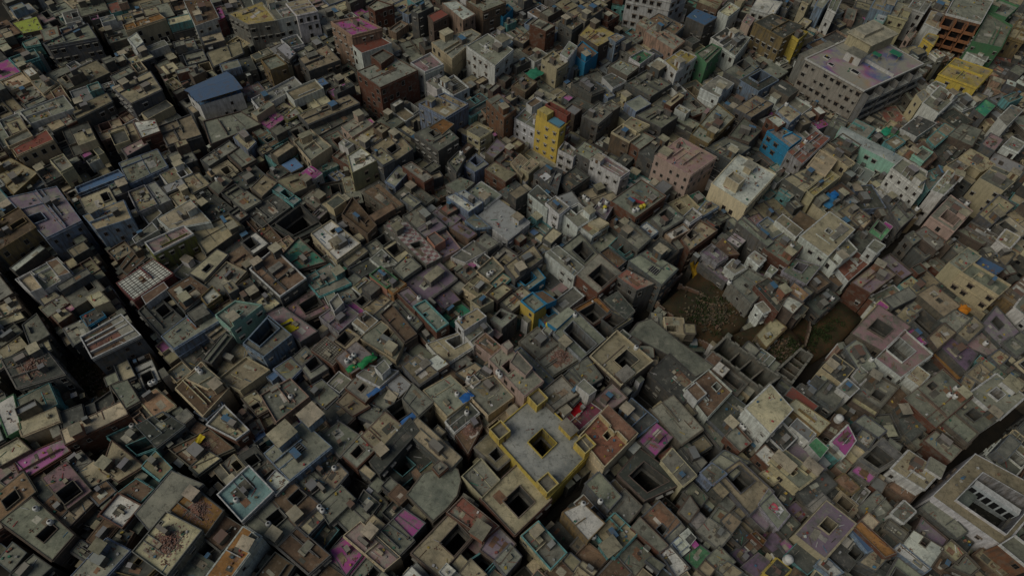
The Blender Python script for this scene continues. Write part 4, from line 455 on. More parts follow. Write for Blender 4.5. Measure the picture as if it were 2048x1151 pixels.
([(-101.77,163.45),(-97.18,159.43),(-87.04,166.07),(-92.95,172.23)],10.58,'whi','blu',{'np': 1, 'special': 'blueshed'},'white walled building with a low pitched blue sheet roof, at upper left','house'),
([(-93.96,152.43),(-89.08,143.58),(-77.65,152.94),(-84.71,157.63)],10.35,'gry','con',{},'grey house, grey roof, first below-right of the blue sheet-roofed building','house'),
([(-122.36,161.01),(-115.62,155.61),(-109.44,162.31),(-115.4,169.76)],13.57,'gry','tan',{'win': 1},'grey block of flats with three rows of dark square windows, at upper left','house'),
([(-133.24,153.67),(-130.13,149.7),(-123.49,157.91),(-126.17,160.99)],11.5,'gry','tan',{},'grey house, tan roof, first left of the grey flats at upper left','house'),
([(-153.25,181.39),(-151.61,180.3),(-139.08,186.12),(-144.56,192.77)],12.88,'gry','con',{'win': 1},'grey house, grey roof, second right of the lime green roof','house'),
([(-131.89,192.45),(-130.17,189.99),(-120.75,197.74),(-122.99,199.56)],13.57,'crm','org',{},'cream house, orange-brown roof, second above the grey flats at upper left','house'),
([(-129.04,187.57),(-125.17,183.48),(-124.22,186.15),(-127.73,190.33)],12.19,'whi','whi',{},'white small house, whitish roof, first above the grey flats at upper left','small house'),
([(-149.18,163.46),(-143.82,158.91),(-142.28,163.59),(-145.37,165.58)],12.19,'crm','con',{},'cream house, grey roof, first below-right of the turquoise house at top left','house'),
([(-143.12,158.17),(-137.35,151.65),(-135.28,156.74),(-140.86,162.91)],11.5,'crm','brn',{},'cream house, brown roof, second above-right of the red terrace with cream beams','house'),
([(-146.12,149.97),(-141.33,145.72),(-132.58,152.9),(-137.58,157.87)],12.19,'whi','con',{},'white house, grey roof, first above-right of the red terrace with cream beams','house'),
([(-140.26,134.08),(-138.43,132.34),(-131.96,138.76),(-135.1,141.96)],12.88,'crm','tile',{},'house with a red terrace framed by cream beams, near the left edge','house'),
([(-143.58,136.9),(-141.49,134.67),(-137.46,138.96),(-139.87,141.23)],13.57,'crm','con',{},'cream small house, grey roof, first left of the red terrace with cream beams','small house'),
([(-146.28,129.75),(-136.28,121.47),(-133.85,129.0),(-143.54,133.81)],9.2,'och','tan',{},'ochre house, tan roof, first below-left of the red terrace with cream beams','house'),
([(-129.1,131.55),(-124.77,127.74),(-123.0,129.76),(-127.02,133.65)],12.19,'crm','con',{'win': 1},'narrow cream house with small dark windows in pairs, at upper left','small house'),
([(-110.78,132.53),(-105.48,125.6),(-98.12,132.75),(-102.87,138.57)],11.5,'blu','con',{},'pale blue house, grey roof, first below the brick house with white roof posts','house'),
([(-119.64,123.64),(-118.28,121.97),(-109.3,129.14),(-111.29,130.83)],10.35,'blu','blu',{},'pale blue house, blue roof, first above the sky blue house','house'),
([(-111.33,147.03),(-107.16,141.34),(-103.39,144.21),(-106.32,148.55)],13.57,'brk','whi',{},'brick house with a white post-framed rooftop, by a dark pit','house'),
([(-112.28,138.18),(-110.07,135.95),(-106.38,140.71),(-108.42,142.51)],11.5,'gry','con',{'k': 'pink'},'grey small house, grey roof, first below-left of the brick house with white roof posts','small house'),
([(-105.49,147.9),(-100.39,141.27),(-92.95,146.01),(-98.32,153.86)],11.5,'gry','tan',{},'grey house, tan roof, first right of the brick house with white roof posts','house'),
([(-170.17,193.79),(-164.73,189.03),(-159.95,191.55),(-164.82,197.82)],10.35,'gry','lim',{},'house with a lime green sheet roof, near the top left corner','house'),
([(-162.4,184.06),(-160.8,182.3),(-157.29,183.96),(-159.82,186.93)],10.35,'tel','con',{},'teal small house, grey roof, first above-right of the turquoise house at top left','small house'),
([(-162.74,175.82),(-159.54,173.1),(-154.64,177.3),(-157.75,180.72)],10.35,'tel','con',{},'pair of turquoise walls around a low roof, near the top left','house'),
([(-158.35,189.34),(-154.98,184.48),(-151.44,186.15),(-154.68,191.74)],11.5,'brk','con',{},'brick house, grey roof, first right of the lime green roof','house'),
([(-82.13,162.58),(-78.98,159.01),(-69.38,170.73),(-72.4,173.96)],11.5,'whi','con',{},'white house, grey roof, first below the ochre house with arched openings','house'),
([(-64.94,144.85),(-58.9,138.03),(-54.67,143.82),(-61.54,149.77)],12.19,'crm','con',{'s': [[-61.95, 146.12, 3.45, 1.72, 2.3]]},'cream house, grey roof and roof cabin, first above-right of the blue sheet hut','house'),
([(-60.13,139.76),(-56.78,137.15),(-52.62,140.45),(-56.17,144.09)],8.05,'tel','con',{'t': [(-57.25, 143.43, 't', 'white tank on grey roof, first tank right of the blue sheet hut')]},'teal house, grey roof and one tank, first right of the blue sheet hut','house'),
([(-98.78,199.64),(-91.42,194.84),(-83.2,198.05),(-90.53,207.4)],14.95,'gry','tan',{'k': 'yellow', 'win': 1},'pale corner apartment block with a broad tan terrace, at the top left','apartment block'),
([(-88.85,205.52),(-83.23,198.18),(-77.08,201.73),(-82.67,209.34)],14.95,'whi','con',{'win': 1},'white tall house, grey roof, first left of the white and blue apartments at the top','apartment block'),
([(-81.45,206.63),(-76.69,200.7),(-71.12,203.69),(-75.9,210.05)],15.64,'whi','tan',{'win': 1},'white and blue apartment block with a tan terrace and rows of windows, at the top','apartment block'),
([(-117.4,208.38),(-109.39,195.34),(-103.72,200.29),(-110.08,210.63)],12.88,'whi','brn',{'win': 1},'white house, brown roof, first left of the narrow magenta roof','house'),
([(-106.8,205.8),(-103.46,200.04),(-102.24,201.86),(-105.28,207.36)],12.19,'wne','con',{'k': 'mag'},'narrow dark red house with a magenta roof, at the top left','small house'),
([(-102.84,184.74),(-99.0,178.44),(-92.11,185.87),(-94.8,191.27)],10.35,'gry','tan',{},'grey house, tan roof, first below the narrow magenta roof','house'),
([(-83.3,179.63),(-79.57,175.27),(-75.72,178.33),(-79.91,182.4)],12.88,'och','con',{'win': 1},'ochre house with two arched dark openings, at upper left','house'),
([(-72.53,183.26),(-68.26,177.7),(-60.2,183.94),(-65.82,190.81)],11.5,'gry','tan',{'s': [[-68.92, 184.88, 3.45, 2.3, 0.92]]},'grey house, tan roof and roof cabin, first right of the ochre house with arched openings','house'),
([(-80.89,187.94),(-75.85,182.91),(-74.83,185.78),(-79.26,190.64)],11.5,'gry','tin',{},'grey small house, corrugated roof, first above-right of the ochre house with arched openings','small house'),
([(-80.48,192.42),(-76.94,188.99),(-73.63,191.24),(-76.55,195.43)],11.5,'whi','dco',{},'white house, dark roof, second above-right of the ochre house with arched openings','house'),
([(-66.39,175.62),(-64.01,173.25),(-62.31,174.87),(-64.51,177.28)],9.2,'gry','blu',{},'grey small house, blue roof, first above the very long narrow roof','small house'),
([(-70.92,156.42),(-69.87,155.73),(-67.21,158.63),(-68.92,160.61)],10.35,'olv','con',{},'olive small house, grey roof, first left of the very long narrow roof','small house'),
([(-66.85,137.28),(-64.01,135.2),(-61.84,137.27),(-64.46,139.87)],9.77,'gry','blu',{'np': 1},'small hut under a bright blue sheet, at upper left of centre','small house'),
([(-82.5,145.3),(-77.54,140.89),(-76.36,143.91),(-80.68,148.46)],12.19,'blu','tan',{},'pale blue house, tan roof, second below-right of the blue sheet-roofed building','house'),
([(-90.08,137.38),(-87.42,135.27),(-82.01,142.93),(-84.77,145.38)],10.35,'gry','con',{},'grey house, grey roof, first below the blue sheet-roofed building','house'),
([(-83.16,139.92),(-78.25,135.64),(-75.44,138.73),(-80.83,143.53)],10.35,'gry','con',{},'grey house, grey roof, first left of the blue sheet hut','house'),
([(-92.71,129.28),(-88.37,124.91),(-85.21,128.16),(-89.31,131.86)],10.35,'gry','tan',{},'grey house, tan roof, second above-right of the olive house with pink roof','house'),
([(-85.07,127.72),(-81.63,124.94),(-79.59,130.01),(-82.34,131.58)],10.35,'gry','con',{'t': [(-83.32, 129.88, 't', 'white tank on grey roof, first tank above-right of the olive house with pink roof')]},'grey small house, grey roof and one tank, second left of the blue sheet hut','small house'),
([(-86.82,131.39),(-84.55,129.33),(-83.69,130.76),(-85.96,132.84)],11.5,'gry','pch',{},'grey small house, peach roof, third above-right of the olive house with pink roof','small house'),
([(-66.84,131.16),(-61.34,127.31),(-56.92,130.69),(-61.7,134.37)],10.35,'gry','tan',{},'grey house, tan roof, first below the blue sheet hut','house'),
([(-73.14,127.9),(-69.8,125.11),(-67.25,130.22),(-71.14,132.59)],10.35,'gry','tan',{},'grey house, tan roof, first below-left of the blue sheet hut','house'),
([(-66.6,157.07),(-63.21,153.74),(-50.53,164.28),(-53.97,167.25)],11.5,'gry','tan',{},'very long narrow flat roof running up to the right, above centre left','house'),
([(-63.39,152.48),(-60.22,149.21),(-47.55,161.91),(-51.16,165.92)],9.2,'dgr','dco',{},'dark grey house, dark roof, first below-right of the very long narrow roof','house'),
([(-63.5,195.35),(-56.04,189.15),(-48.0,193.83),(-55.75,198.83)],17.71,'pch','con',{'k': 'mag', 'pp': 'pch', 'win': 1},'tall peach apartment tower with a magenta stained rooftop, at the top','apartment block'),
([(-55.89,188.55),(-52.62,185.19),(-44.7,191.01),(-48.41,193.79)],14.26,'whi','tile',{},'white tall house, red tiled roof, first below-right of the tall peach tower','apartment block'),
([(-51.21,173.02),(-43.46,166.5),(-33.86,175.39),(-41.62,181.04)],16.33,'brk','con',{},'big brown brick block with a plain flat roof and brick cabin, above centre','apartment block'),
([(-48.21,178.06),(-44.34,174.39),(-41.16,179.4),(-44.86,181.99)],18.4,'brk','con',{},None,None),
([(-35.95,180.55),(-31.42,176.9),(-26.56,180.94),(-30.87,185.91)],14.95,'whi','con',{'k': 'pink', 'pp': 'whi'},'white house with a pale pink rimmed roof, right of the brown brick block','apartment block'),
([(-26.57,173.76),(-21.71,169.17),(-17.71,172.95),(-22.64,178.21)],12.88,'whi','con',{'grid': 1},'white house, grey roof, second below-right of the white house with pink roof','house'),
([(-30.41,174.96),(-27.1,171.87),(-24.46,174.41),(-27.47,178.17)],12.54,'whi','con',{},'white small house, grey roof, first below-right of the white house with pink roof','small house'),
([(-29.21,210.69),(-21.87,202.34),(-18.65,205.72),(-25.19,212.2)],17.02,'pch','whi',{'win': 1},'salmon pink apartment block with a white roof, at the top','apartment block'),
([(-33.41,204.13),(-31.47,201.01),(-27.48,205.47),(-29.93,207.92)],16.33,'gry','tile',{},'narrow tower with a small sloping red roof, beside the salmon block','apartment block'),
([(-38.98,205.13),(-37.07,203.99),(-32.73,208.57),(-34.72,211.81)],17.02,'gry','con',{'win': 1},'slim grey tower with a white front, at the top','apartment block'),
([(-54.51,209.4),(-52.15,207.25),(-47.16,210.93),(-52.34,213.16)],14.95,'brk','con',{'win': 1},'brick tall house, grey roof, first above-right of the tall peach tower','apartment block'),
([(-30.92,193.48),(-23.99,186.11),(-16.2,199.59),(-19.14,201.9)],13.57,'crm','con',{'s': [[-26.85, 196.51, 3.45, 2.88, 2.3]]},'cream house, grey roof and roof cabin, first below the salmon block at the top','house'),
([(-19.2,189.88),(-9.9,181.14),(-4.95,189.54),(-13.28,196.85)],15.64,'whi','con',{'s': [[-8.35, 192.33, 3.45, 3.45, 2.3]], 'win': 1, 't': [(-13.31, 189.61, 't', 'white tank on grey roof, first tank left of the large whitish house with brick front')]},'large whitish house with exposed brick front and cluttered roof, top centre','apartment block'),
([(-21.24,212.65),(-15.67,207.75),(-8.9,213.36),(-14.42,217.69)],17.02,'brn','con',{},'brown tall house, grey roof, first right of the salmon block at the top','apartment block'),
([(-11.26,214.06),(-9.08,211.52),(-6.28,216.74),(-7.87,218.71)],12.88,'dbl','dco',{},'bright blue small house, dark roof, first left of the red brick cube','small house'),
([(0.77,205.01),(5.59,201.89),(8.27,205.16),(3.23,208.66)],14.95,'brk','con',{},'red brick cube with a grey roof, top centre','apartment block'),
([(5.23,187.62),(9.65,183.25),(12.99,187.22),(8.37,191.66)],14.26,'crm','tan',{},'cream tall house, tan roof, second left of the deep blue walled house','apartment block'),
([(10.95,188.76),(12.85,187.13),(15.67,193.29),(13.57,195.28)],15.64,'whi','con',{},'white tall house, grey roof, first left of the deep blue walled house','apartment block'),
([(17.39,203.6),(23.23,198.36),(29.73,204.94),(21.48,211.46)],12.88,'gry','tan',{'k': 'yellow'},'grey house, tan roof and yellow stains, first left of the square blue turret','house'),
([(27.15,202.33),(29.05,200.25),(31.72,203.15),(29.6,204.57)],13.57,'blu','tan',{'win': 1},'square blue turret on the corner of a grey mansion, top centre','small house'),
([(10.53,209.2),(14.54,205.59),(18.56,210.77),(15.34,214.56)],13.57,'gry','tan',{},'grey house, tan roof, first right of the red brick cube','house'),
([(13.23,214.65),(18.86,209.75),(24.65,217.34),(19.79,221.07)],14.26,'gry','tan',{},'grey tall house, tan roof, first above-left of the square blue turret','apartment block'),
([(15.1,194.65),(18.94,190.06),(22.88,195.47),(18.25,200.76)],12.19,'dbl','brn',{},'low house with deep blue walls and a brown terrace, top centre','house'),
([(33.94,222.43),(47.92,219.01),(53.71,224.71),(40.42,228.32)],18.4,'whi','con',{'win': 1},'large white apartment block cut by the top edge','apartment block'),
([(39.85,208.04),(48.32,199.11),(52.15,204.06),(43.78,212.55)],12.88,'pch','con',{},'peach house, grey roof, first above-left of the tall white house with greenish roof','house'),
([(37.26,211.83),(39.94,209.4),(42.6,213.1),(39.95,216.28)],12.88,'pch','con',{},'peach small house, grey roof, first above-right of the square blue turret','small house'),
([(41.51,215.06),(49.45,207.74),(52.97,212.87),(45.05,218.96)],12.88,'gry','brn',{},'grey house, brown roof, first below the large white apartments at the top','house'),
([(32.22,180.9),(39.29,174.88),(46.1,181.73),(38.98,187.54)],12.88,'gry','con',{'s': [[41.95, 186.63, 3.45, 3.45, 3.45]]},'grey house, grey roof, first below-left of the tall white house with greenish roof','house'),
([(44.35,188.27),(47.35,183.79),(54.11,191.74),(49.8,194.39)],16.33,'whi','tan',{'k': 'yellow', 'win': 1},'tall white house with a yellow-green roof, left of the bright blue tower','apartment block'),
([(27.23,188.75),(32.38,184.46),(36.02,189.06),(30.42,192.17)],12.88,'gry','con',{},'grey house, grey roof, first below the square blue turret','house'),
([(24.91,183.41),(27.78,179.0),(31.65,182.32),(27.62,185.48)],12.19,'whi','dco',{},'white house, dark roof, first below-right of the deep blue walled house','house'),
([(15.11,179.46),(21.01,174.88),(24.76,177.54),(19.63,182.87)],12.19,'gry','dco',{},'grey house, dark roof, first below the deep blue walled house','house'),
([(34.13,194.76),(37.08,191.95),(41.69,197.46),(38.66,199.06)],12.19,'whi','grn',{},'white house, green roof, first below-right of the square blue turret','house'),
([(-3.75,176.39),(0.05,173.91),(3.2,178.84),(-0.26,181.42)],12.19,'brn','tan',{},'brown house, tan roof, first above-left of the tall yellow tower','house'),
([(4.3,155.58),(10.42,150.89),(13.09,154.65),(7.58,158.47)],18.4,'yel','con',{'special': 'yellowtower', 'win': 1, 't': [(5.45, 157.01, 't', 'white tank on grey roof, second tank above-left of the tall yellow tower'), (6.26, 156.32, 't', 'white tank on grey roof, first tank above-left of the tall yellow tower')]},'tall narrow yellow tower with dark red side and white tanks, above centre','apartment block'),
([(-2.07,160.41),(3.89,156.29),(11.47,164.93),(4.16,170.23)],12.88,'whi','con',{'win': 1},'white house, grey roof, first left of the tall yellow tower','house'),
([(0.64,164.87),(2.47,163.17),(5.56,166.44),(3.37,168.14)],14.95,'whi','brn',{},None,None),
([(18.16,162.62),(22.35,159.61),(26.38,165.03),(22.89,168.48)],13.57,'gry','con',{},'grey house, grey roof, second above-left of the cream-lined brown house','house'),
([(25.03,167.6),(26.76,165.6),(28.99,167.99),(27.06,169.44)],13.57,'gry','con',{},'grey small house, grey roof, first above-left of the cream-lined brown house','small house'),
([(26.67,155.38),(31.35,152.05),(34.26,155.09),(29.93,159.03)],14.26,'brn','con',{'pp': 'crm'},'brown house with bright cream parapet lines, right of the tall yellow tower','apartment block'),
([(31.51,152.82),(34.27,149.86),(38.88,154.78),(35.54,157.0)],13.57,'brk','con',{},'brick house, grey roof, first below-right of the cream-lined brown house','house'),
([(30.14,158.51),(33.48,155.76),(36.94,158.65),(32.37,161.33)],14.95,'crm','tan',{},'cream tall house, tan roof, first above-right of the cream-lined brown house','apartment block'),
([(34.72,165.05),(41.52,160.42),(46.57,165.67),(40.78,169.99)],12.88,'gry','con',{},'grey house, grey roof, second above-right of the cream-lined brown house','house'),
([(15.74,147.4),(20.12,144.43),(23.24,148.1),(18.5,151.6)],12.88,'gry','con',{'win': 1},'grey house, grey roof, first above-left of the long pink-powdered roof','house'),
([(20.12,144.43),(28.31,138.61),(30.75,141.15),(22.88,147.58)],12.88,'whi','con',{'k': 'pink', 'win': 1},'white house with pink powder over its long roof, right of the yellow tower','house'),
([(34.51,148.66),(38.06,145.61),(42.81,154.4),(39.11,156.07)],12.88,'dgr','dco',{},'dark grey house, dark roof, second below-right of the cream-lined brown house','house'),
([(11.2,148.7),(15.14,146.14),(16.5,148.21),(12.72,151.81)],12.19,'whi','con',{'win': 1},'white small house, grey roof, first below-right of the tall yellow tower','small house'),
([(4.56,138.76),(10.64,133.37),(11.87,140.83),(7.47,142.31)],11.5,'gry','dco',{},'grey house, dark roof, first below the tall yellow tower','house'),
([(11.34,138.2),(14.36,134.8),(19.72,140.35),(16.02,143.79)],10.35,'dgr','dco',{},'dark grey house, dark roof, first left of the long pink-powdered roof','house'),
([(-2.31,143.55),(0.6,139.09),(2.05,144.91),(-0.1,147.15)],10.35,'crm','tan',{},'cream small house, tan roof, second below-left of the tall yellow tower','small house'),
([(0.81,140.76),(2.53,139.51),(5.09,143.05),(3.35,144.56)],11.5,'crm','tan',{},'cream small house, tan roof, first below-left of the tall yellow tower','small house'),
([(38.52,144.88),(47.32,138.34),(55.07,145.92),(46.07,152.66)],15.64,'pnk','tan',{'k': 'pink', 's': [[40.82, 145.55, 2.88, 2.88, 1.38]], 'win': 1},'pale pink apartment house with a red-pink floor, left of the cream tower','apartment block'),
([(-47.73,138.14),(-45.5,132.37),(-40.06,137.45),(-45.05,141.46)],14.26,'lem','whi',{},'pale lemon house with a whitish roof, left of centre above','apartment block'),
([(-52.22,151.42),(-48.77,147.73),(-44.27,153.2),(-48.02,156.72)],12.88,'pnk','con',{},'pink house, grey roof, second below-right of the very long narrow roof','house'),
([(-50.08,146.88),(-44.7,143.47),(-41.11,148.23),(-44.32,152.97)],12.19,'gry','tan',{},'grey house, tan roof, first above the pale lemon house','house'),
([(-42.56,150.27),(-40.23,148.49),(-38.7,150.64),(-41.17,152.17)],14.26,'brn','crm',{},'brown tall house, cream roof, first above-right of the pale lemon house','apartment block'),
([(-42.54,144.65),(-35.93,139.04),(-31.4,144.72),(-36.84,151.65)],12.19,'gry','tan',{'c': [[-36.49, 144.23, 2.88, 2.3]]},'grey house, tan roof, first above-left of the narrow brick house with blue end','house'),
([(-41.34,139.2),(-37.82,135.8),(-35.57,138.1),(-39.45,141.75)],14.26,'gry','tan',{},'grey tall house, tan roof, first right of the pale lemon house','apartment block'),
([(-30.61,149.68),(-23.41,143.5),(-18.58,148.84),(-24.43,155.35)],13.57,'gry','con',{'c': [[-25.26, 150.2, 2.3, 2.3]], 'win': 1},'ornate dark grey house with a small court and carved walls, above centre','house'),
([(-30.93,162.62),(-22.94,157.57),(-17.24,163.97),(-24.46,168.18)],13.57,'blu','tan',{},'pale blue house, tan roof, second above the ornate dark grey house','house'),
([(-15.55,152.9),(-12.26,150.7),(-9.54,153.47),(-12.99,155.44)],12.88,'crm','con',{},'cream small house, grey roof, first right of the ornate dark grey house','small house'),
([(-10.89,164.54),(-5.53,157.65),(-2.6,161.61),(-7.9,167.56)],14.95,'rst','con',{'win': 1},'rust brown tall house, grey roof, second left of the tall yellow tower','apartment block'),
([(-32.22,136.81),(-25.97,131.68),(-24.23,133.41),(-30.46,138.36)],12.88,'brk','con',{},'long narrow brick house with a blue end wall, above centre','small house'),
([(-15.43,140.22),(-12.58,138.14),(-9.49,141.23),(-12.78,144.52)],11.5,'blu','con',{'c': [[-12.57, 141.87, 2.3, 2.3]]},'pale blue small house, grey roof, second below-right of the ornate dark grey house','small house'),
([(-9.33,139.13),(-3.77,135.03),(-1.3,138.0),(-7.18,141.68)],12.19,'brk','tan',{},'brick house, tan roof, third below-right of the ornate dark grey house','house'),
([(-36.66,132.74),(-34.13,131.17),(-31.62,136.41),(-34.25,138.49)],11.5,'blu','con',{},'pale blue small house, grey roof, first left of the narrow brick house with blue end','small house'),
([(-26.79,152.29),(-23.12,150.12),(-20.5,154.42),(-23.45,156.19)],14.26,'gry','org',{},'grey tall house, orange-brown roof, first above the ornate dark grey house','apartment block'),
([(-19.97,139.55),(-17.63,136.05),(-15.88,141.81),(-17.72,143.55)],13.57,'gry','con',{'t': [(-16.88, 143.38, 't', 'white tank on grey roof, first tank below-right of the ornate dark grey house')]},'grey small house, grey roof and one tank, first below-right of the ornate dark grey house','small house'),
([(-19.62,132.47),(-16.08,129.66),(-12.89,133.98),(-16.32,135.49)],11.5,'gry','con',{},'grey small house, grey roof, first right of the narrow brick house with blue end','small house'),
([(-9.96,147.7),(-7.78,145.95),(-4.63,150.68),(-7.24,153.46)],10.35,'gry','con',{'k': 'purple'},'grey small house, grey roof and purple stains, second right of the ornate dark grey house','small house'),
([(54.59,138.46),(62.85,131.16),(72.78,143.8),(63.48,150.62)],12.88,'crw','whi',{'special': 'creamtower', 'win': 1},'tall cream house with a white roof and two roof cabins, right of centre','house'),
([(73.55,160.37),(78.39,154.24),(82.42,158.14),(77.89,162.08)],14.26,'dbl','lav',{'win': 1, 'special': 'bluetower'},'bright blue tower house with small windows, at upper right','apartment block'),
([(78.15,152.48),(81.14,148.38),(91.25,159.74),(88.08,162.28)],13.57,'lav','con',{'k': 'red', 's': [[84.23, 154.5, 2.3, 2.3, 1.15]], 'win': 1, 't': [(83.9, 157.23, 't', 'white tank on grey roof, first tank above-left of the lavender house with orange stain')]},'lavender house with an orange stain on its terrace, beside the bright blue tower','house'),
([(73.41,164.51),(75.81,161.08),(78.74,163.71),(75.97,166.08)],15.64,'brk','whi',{},'brick tall house, whitish roof, first above-left of the bright blue tower','apartment block'),
([(76.63,167.2),(79.35,162.71),(83.11,166.76),(79.76,170.75)],16.33,'blu','crm',{'t': [(79.68, 170.47, 't', 'white tank on cream roof, first tank above the bright blue tower')]},'pale blue tall house, cream roof and one tank, first above the bright blue tower','apartment block'),
([(50.43,157.4),(54.61,154.25),(63.89,166.54),(59.89,171.87)],13.57,'och','con',{},'ochre house, grey roof, first above-right of the pale pink apartments','house'),
([(61.99,158.76),(67.3,156.71),(71.68,162.27),(67.42,167.16)],12.88,'gry','con',{},'grey house, grey roof, first left of the bright blue tower','house'),
([(54.93,153.78),(61.23,148.94),(67.26,154.93),(61.09,158.41)],12.19,'gry','con',{},'grey house, grey roof, first above-left of the tall cream house','house'),
([(65.48,171.32),(69.69,167.92),(77.33,174.71),(72.73,178.2)],12.88,'gry','tan',{},'grey house, tan roof, second above-left of the bright blue tower','house'),
([(75.85,142.66),(80.34,138.15),(87.02,144.61),(83.22,147.58)],12.19,'gry','tan',{},'grey house, tan roof, first below the lavender house with orange stain','house'),
([(81.17,138.99),(82.73,136.87),(91.5,145.01),(89.86,146.76)],12.19,'crm','con',{'k': 'yellow'},'cream house, grey roof and yellow stains, second below the lavender house with orange stain','house'),
([(83.34,147.85),(87.47,144.9),(91.88,151.05),(88.17,154.65)],12.88,'crm','tan',{},'cream house, tan roof, first below-right of the lavender house with orange stain','house'),
([(88.94,156.96),(95.29,149.65),(97.4,151.3),(91.06,158.68)],12.19,'crm','tan',{},'cream house, tan roof, first right of the lavender house with orange stain','house'),
([(92.61,159.34),(97.77,155.78),(101.03,159.11),(97.07,163.38)],12.19,'gry','dco',{},'grey house, dark roof, first left of the long mint wall building','house'),
([(95.81,163.49),(110.24,152.2),(113.08,154.92),(98.02,166.87)],11.78,'mnt','mnt',{'np': 1},'long thin mint green rooftop wall running down to the right','house'),
([(107.57,148.4),(113.4,140.54),(116.92,147.83),(111.83,152.66)],13.57,'whi','con',{'win': 1},'angled whitish house with a large blank wall, at right','house'),
([(116.26,147.72),(116.62,142.15),(124.26,150.36),(123.31,151.73)],12.19,'tel','con',{},'roof terrace enclosed by turquoise walls, at right','house'),
([(123.99,150.87),(126.55,148.23),(130.7,151.96),(128.51,154.2)],13.57,'crm','con',{},'cream small house, grey roof, first right of the turquoise walled terrace','small house'),
([(117.26,141.09),(119.57,139.93),(127.06,147.54),(124.69,149.71)],12.88,'whi','con',{},'white house, grey roof, first below-right of the turquoise walled terrace','house'),
([(115.52,154.72),(117.44,152.45),(121.0,156.22),(119.01,158.29)],13.57,'mnt','con',{},'square roof with a bright mint rim on a brick base, at right','small house'),
([(113.31,155.45),(117.72,151.43),(123.55,156.9),(121.81,162.85)],11.5,'brk','brn',{},'brick house, brown roof, first below-left of the mint-rimmed square roof','house'),
([(112.55,168.25),(114.46,166.56),(116.03,168.31),(114.38,170.3)],10.35,'grn','grn',{},'green small house, green roof, first above-right of the long mint wall building','small house'),
([(109.72,161.71),(111.67,159.07),(115.65,162.52),(113.74,164.69)],11.5,'tel','tan',{},'teal small house, tan roof, first right of the long mint wall building','small house'),
([(124.96,183.43),(125.63,180.63),(128.84,183.82),(128.0,186.06)],12.88,'crm','con',{},'cream small house, grey roof, third below-left of the yellow walled terrace house','small house'),
([(126.05,179.53),(129.23,175.37),(137.59,184.11),(134.04,188.44)],12.88,'whi','con',{},'white house, grey roof, second below-left of the yellow walled terrace house','house'),
([(122.99,163.24),(124.01,160.76),(132.3,168.86),(130.38,170.82)],12.19,'tel','tan',{},'teal house, tan roof, first above-right of the mint-rimmed square roof','house'),
([(124.85,160.26),(126.92,154.43),(134.03,162.14),(131.52,166.59)],10.35,'dgr','dco',{},'dark grey house, dark roof, first right of the mint-rimmed square roof','house'),
([(130.13,165.48),(135.35,161.82),(140.73,169.13),(136.03,171.36)],12.19,'gry','con',{},'grey house, grey roof, second above-right of the mint-rimmed square roof','house'),
([(147.28,173.57),(148.32,170.42),(156.02,178.28),(153.7,180.01)],13.57,'whi','con',{},'white house, grey roof, second below-right of the yellow walled terrace house','house'),
([(130.17,155.79),(134.55,151.3),(139.37,154.17),(134.64,159.72)],12.19,'crm','tan',{},'cream house, tan roof, second right of the turquoise walled terrace','house'),
([(133.36,147.85),(138.3,143.62),(144.85,149.36),(139.01,153.16)],12.19,'crm','con',{},'cream house, grey roof, first above-right of the pale pink house between alleys','house'),
([(117.02,168.71),(120.55,165.86),(128.36,172.5),(124.07,175.39)],11.5,'whi','dco',{},'white house, dark roof, first above the mint-rimmed square roof','house'),
([(139.77,163.27),(142.14,160.93),(146.47,165.98),(144.09,168.39)],12.19,'gry','con',{'k': 'pink'},'grey house, grey roof and pink stains, first above-right of the turquoise walled terrace','house'),
([(142.92,179.77),(144.79,176.59),(150.73,182.81),(148.67,185.49)],12.19,'gry','grn',{'k': 'green'},'grey house, green roof and green stains, first below-right of the yellow walled terrace house','house'),
([(146.22,163.36),(149.29,161.08),(152.93,165.02),(150.23,167.38)],12.19,'whi','con',{},'white small house, grey roof, third below-right of the yellow walled terrace house','small house'),
([(150.52,210.31),(158.81,207.92),(167.22,220.92),(162.0,228.1)],16.33,'grn','con',{'win': 1},'bright green building with a grey roof and dark windows, top right','apartment block'),
([(144.09,222.48),(154.29,218.41),(163.72,232.98),(152.9,236.94)],18.4,'rst','con',{'pp': 'whi', 'special': 'balcony'},'dark rust building with rows of deep balconies, top right','apartment block'),
([(136.53,195.78),(146.44,190.13),(154.76,199.52),(144.72,204.81)],12.88,'yel','tan',{'k': 'yellow'},'house with yellow roof walls and a tan terrace, at upper right','house'),
([(137.1,215.23),(138.99,212.06),(142.18,217.14),(139.65,218.23)],12.88,'yel','tan',{},'yellow small house, tan roof, first above-left of the yellow walled terrace house','small house'),
([(138.91,222.34),(142.49,219.25),(148.26,228.36),(143.31,229.97)],14.26,'whi','tan',{},'white tall house, tan roof, second left of the rust building with balconies','apartment block'),
([(166.54,217.75),(170.57,215.48),(179.51,226.82),(174.25,228.38)],14.26,'och','tan',{},'ochre tall house, tan roof, first right of the bright green building','apartment block'),
([(121.17,228.57),(126.84,226.32),(131.71,234.93),(125.95,237.28)],14.95,'blu','tan',{},'pale blue tall house, tan roof, second above the big grey apartment block','apartment block'),
([(127.09,225.99),(132.28,223.72),(137.01,232.93),(132.18,233.86)],14.26,'crm','con',{},'cream tall house, grey roof, second above-right of the big grey apartment block','apartment block'),
([(135.01,230.13),(139.32,227.72),(144.0,234.84),(139.63,237.34)],14.95,'whi','con',{},'white tall house, grey roof, third left of the rust building with balconies','apartment block'),
([(144.37,235.23),(148.49,232.0),(151.92,236.08),(147.99,238.64)],12.88,'gry','con',{},'grey house, grey roof, first left of the rust building with balconies','house'),
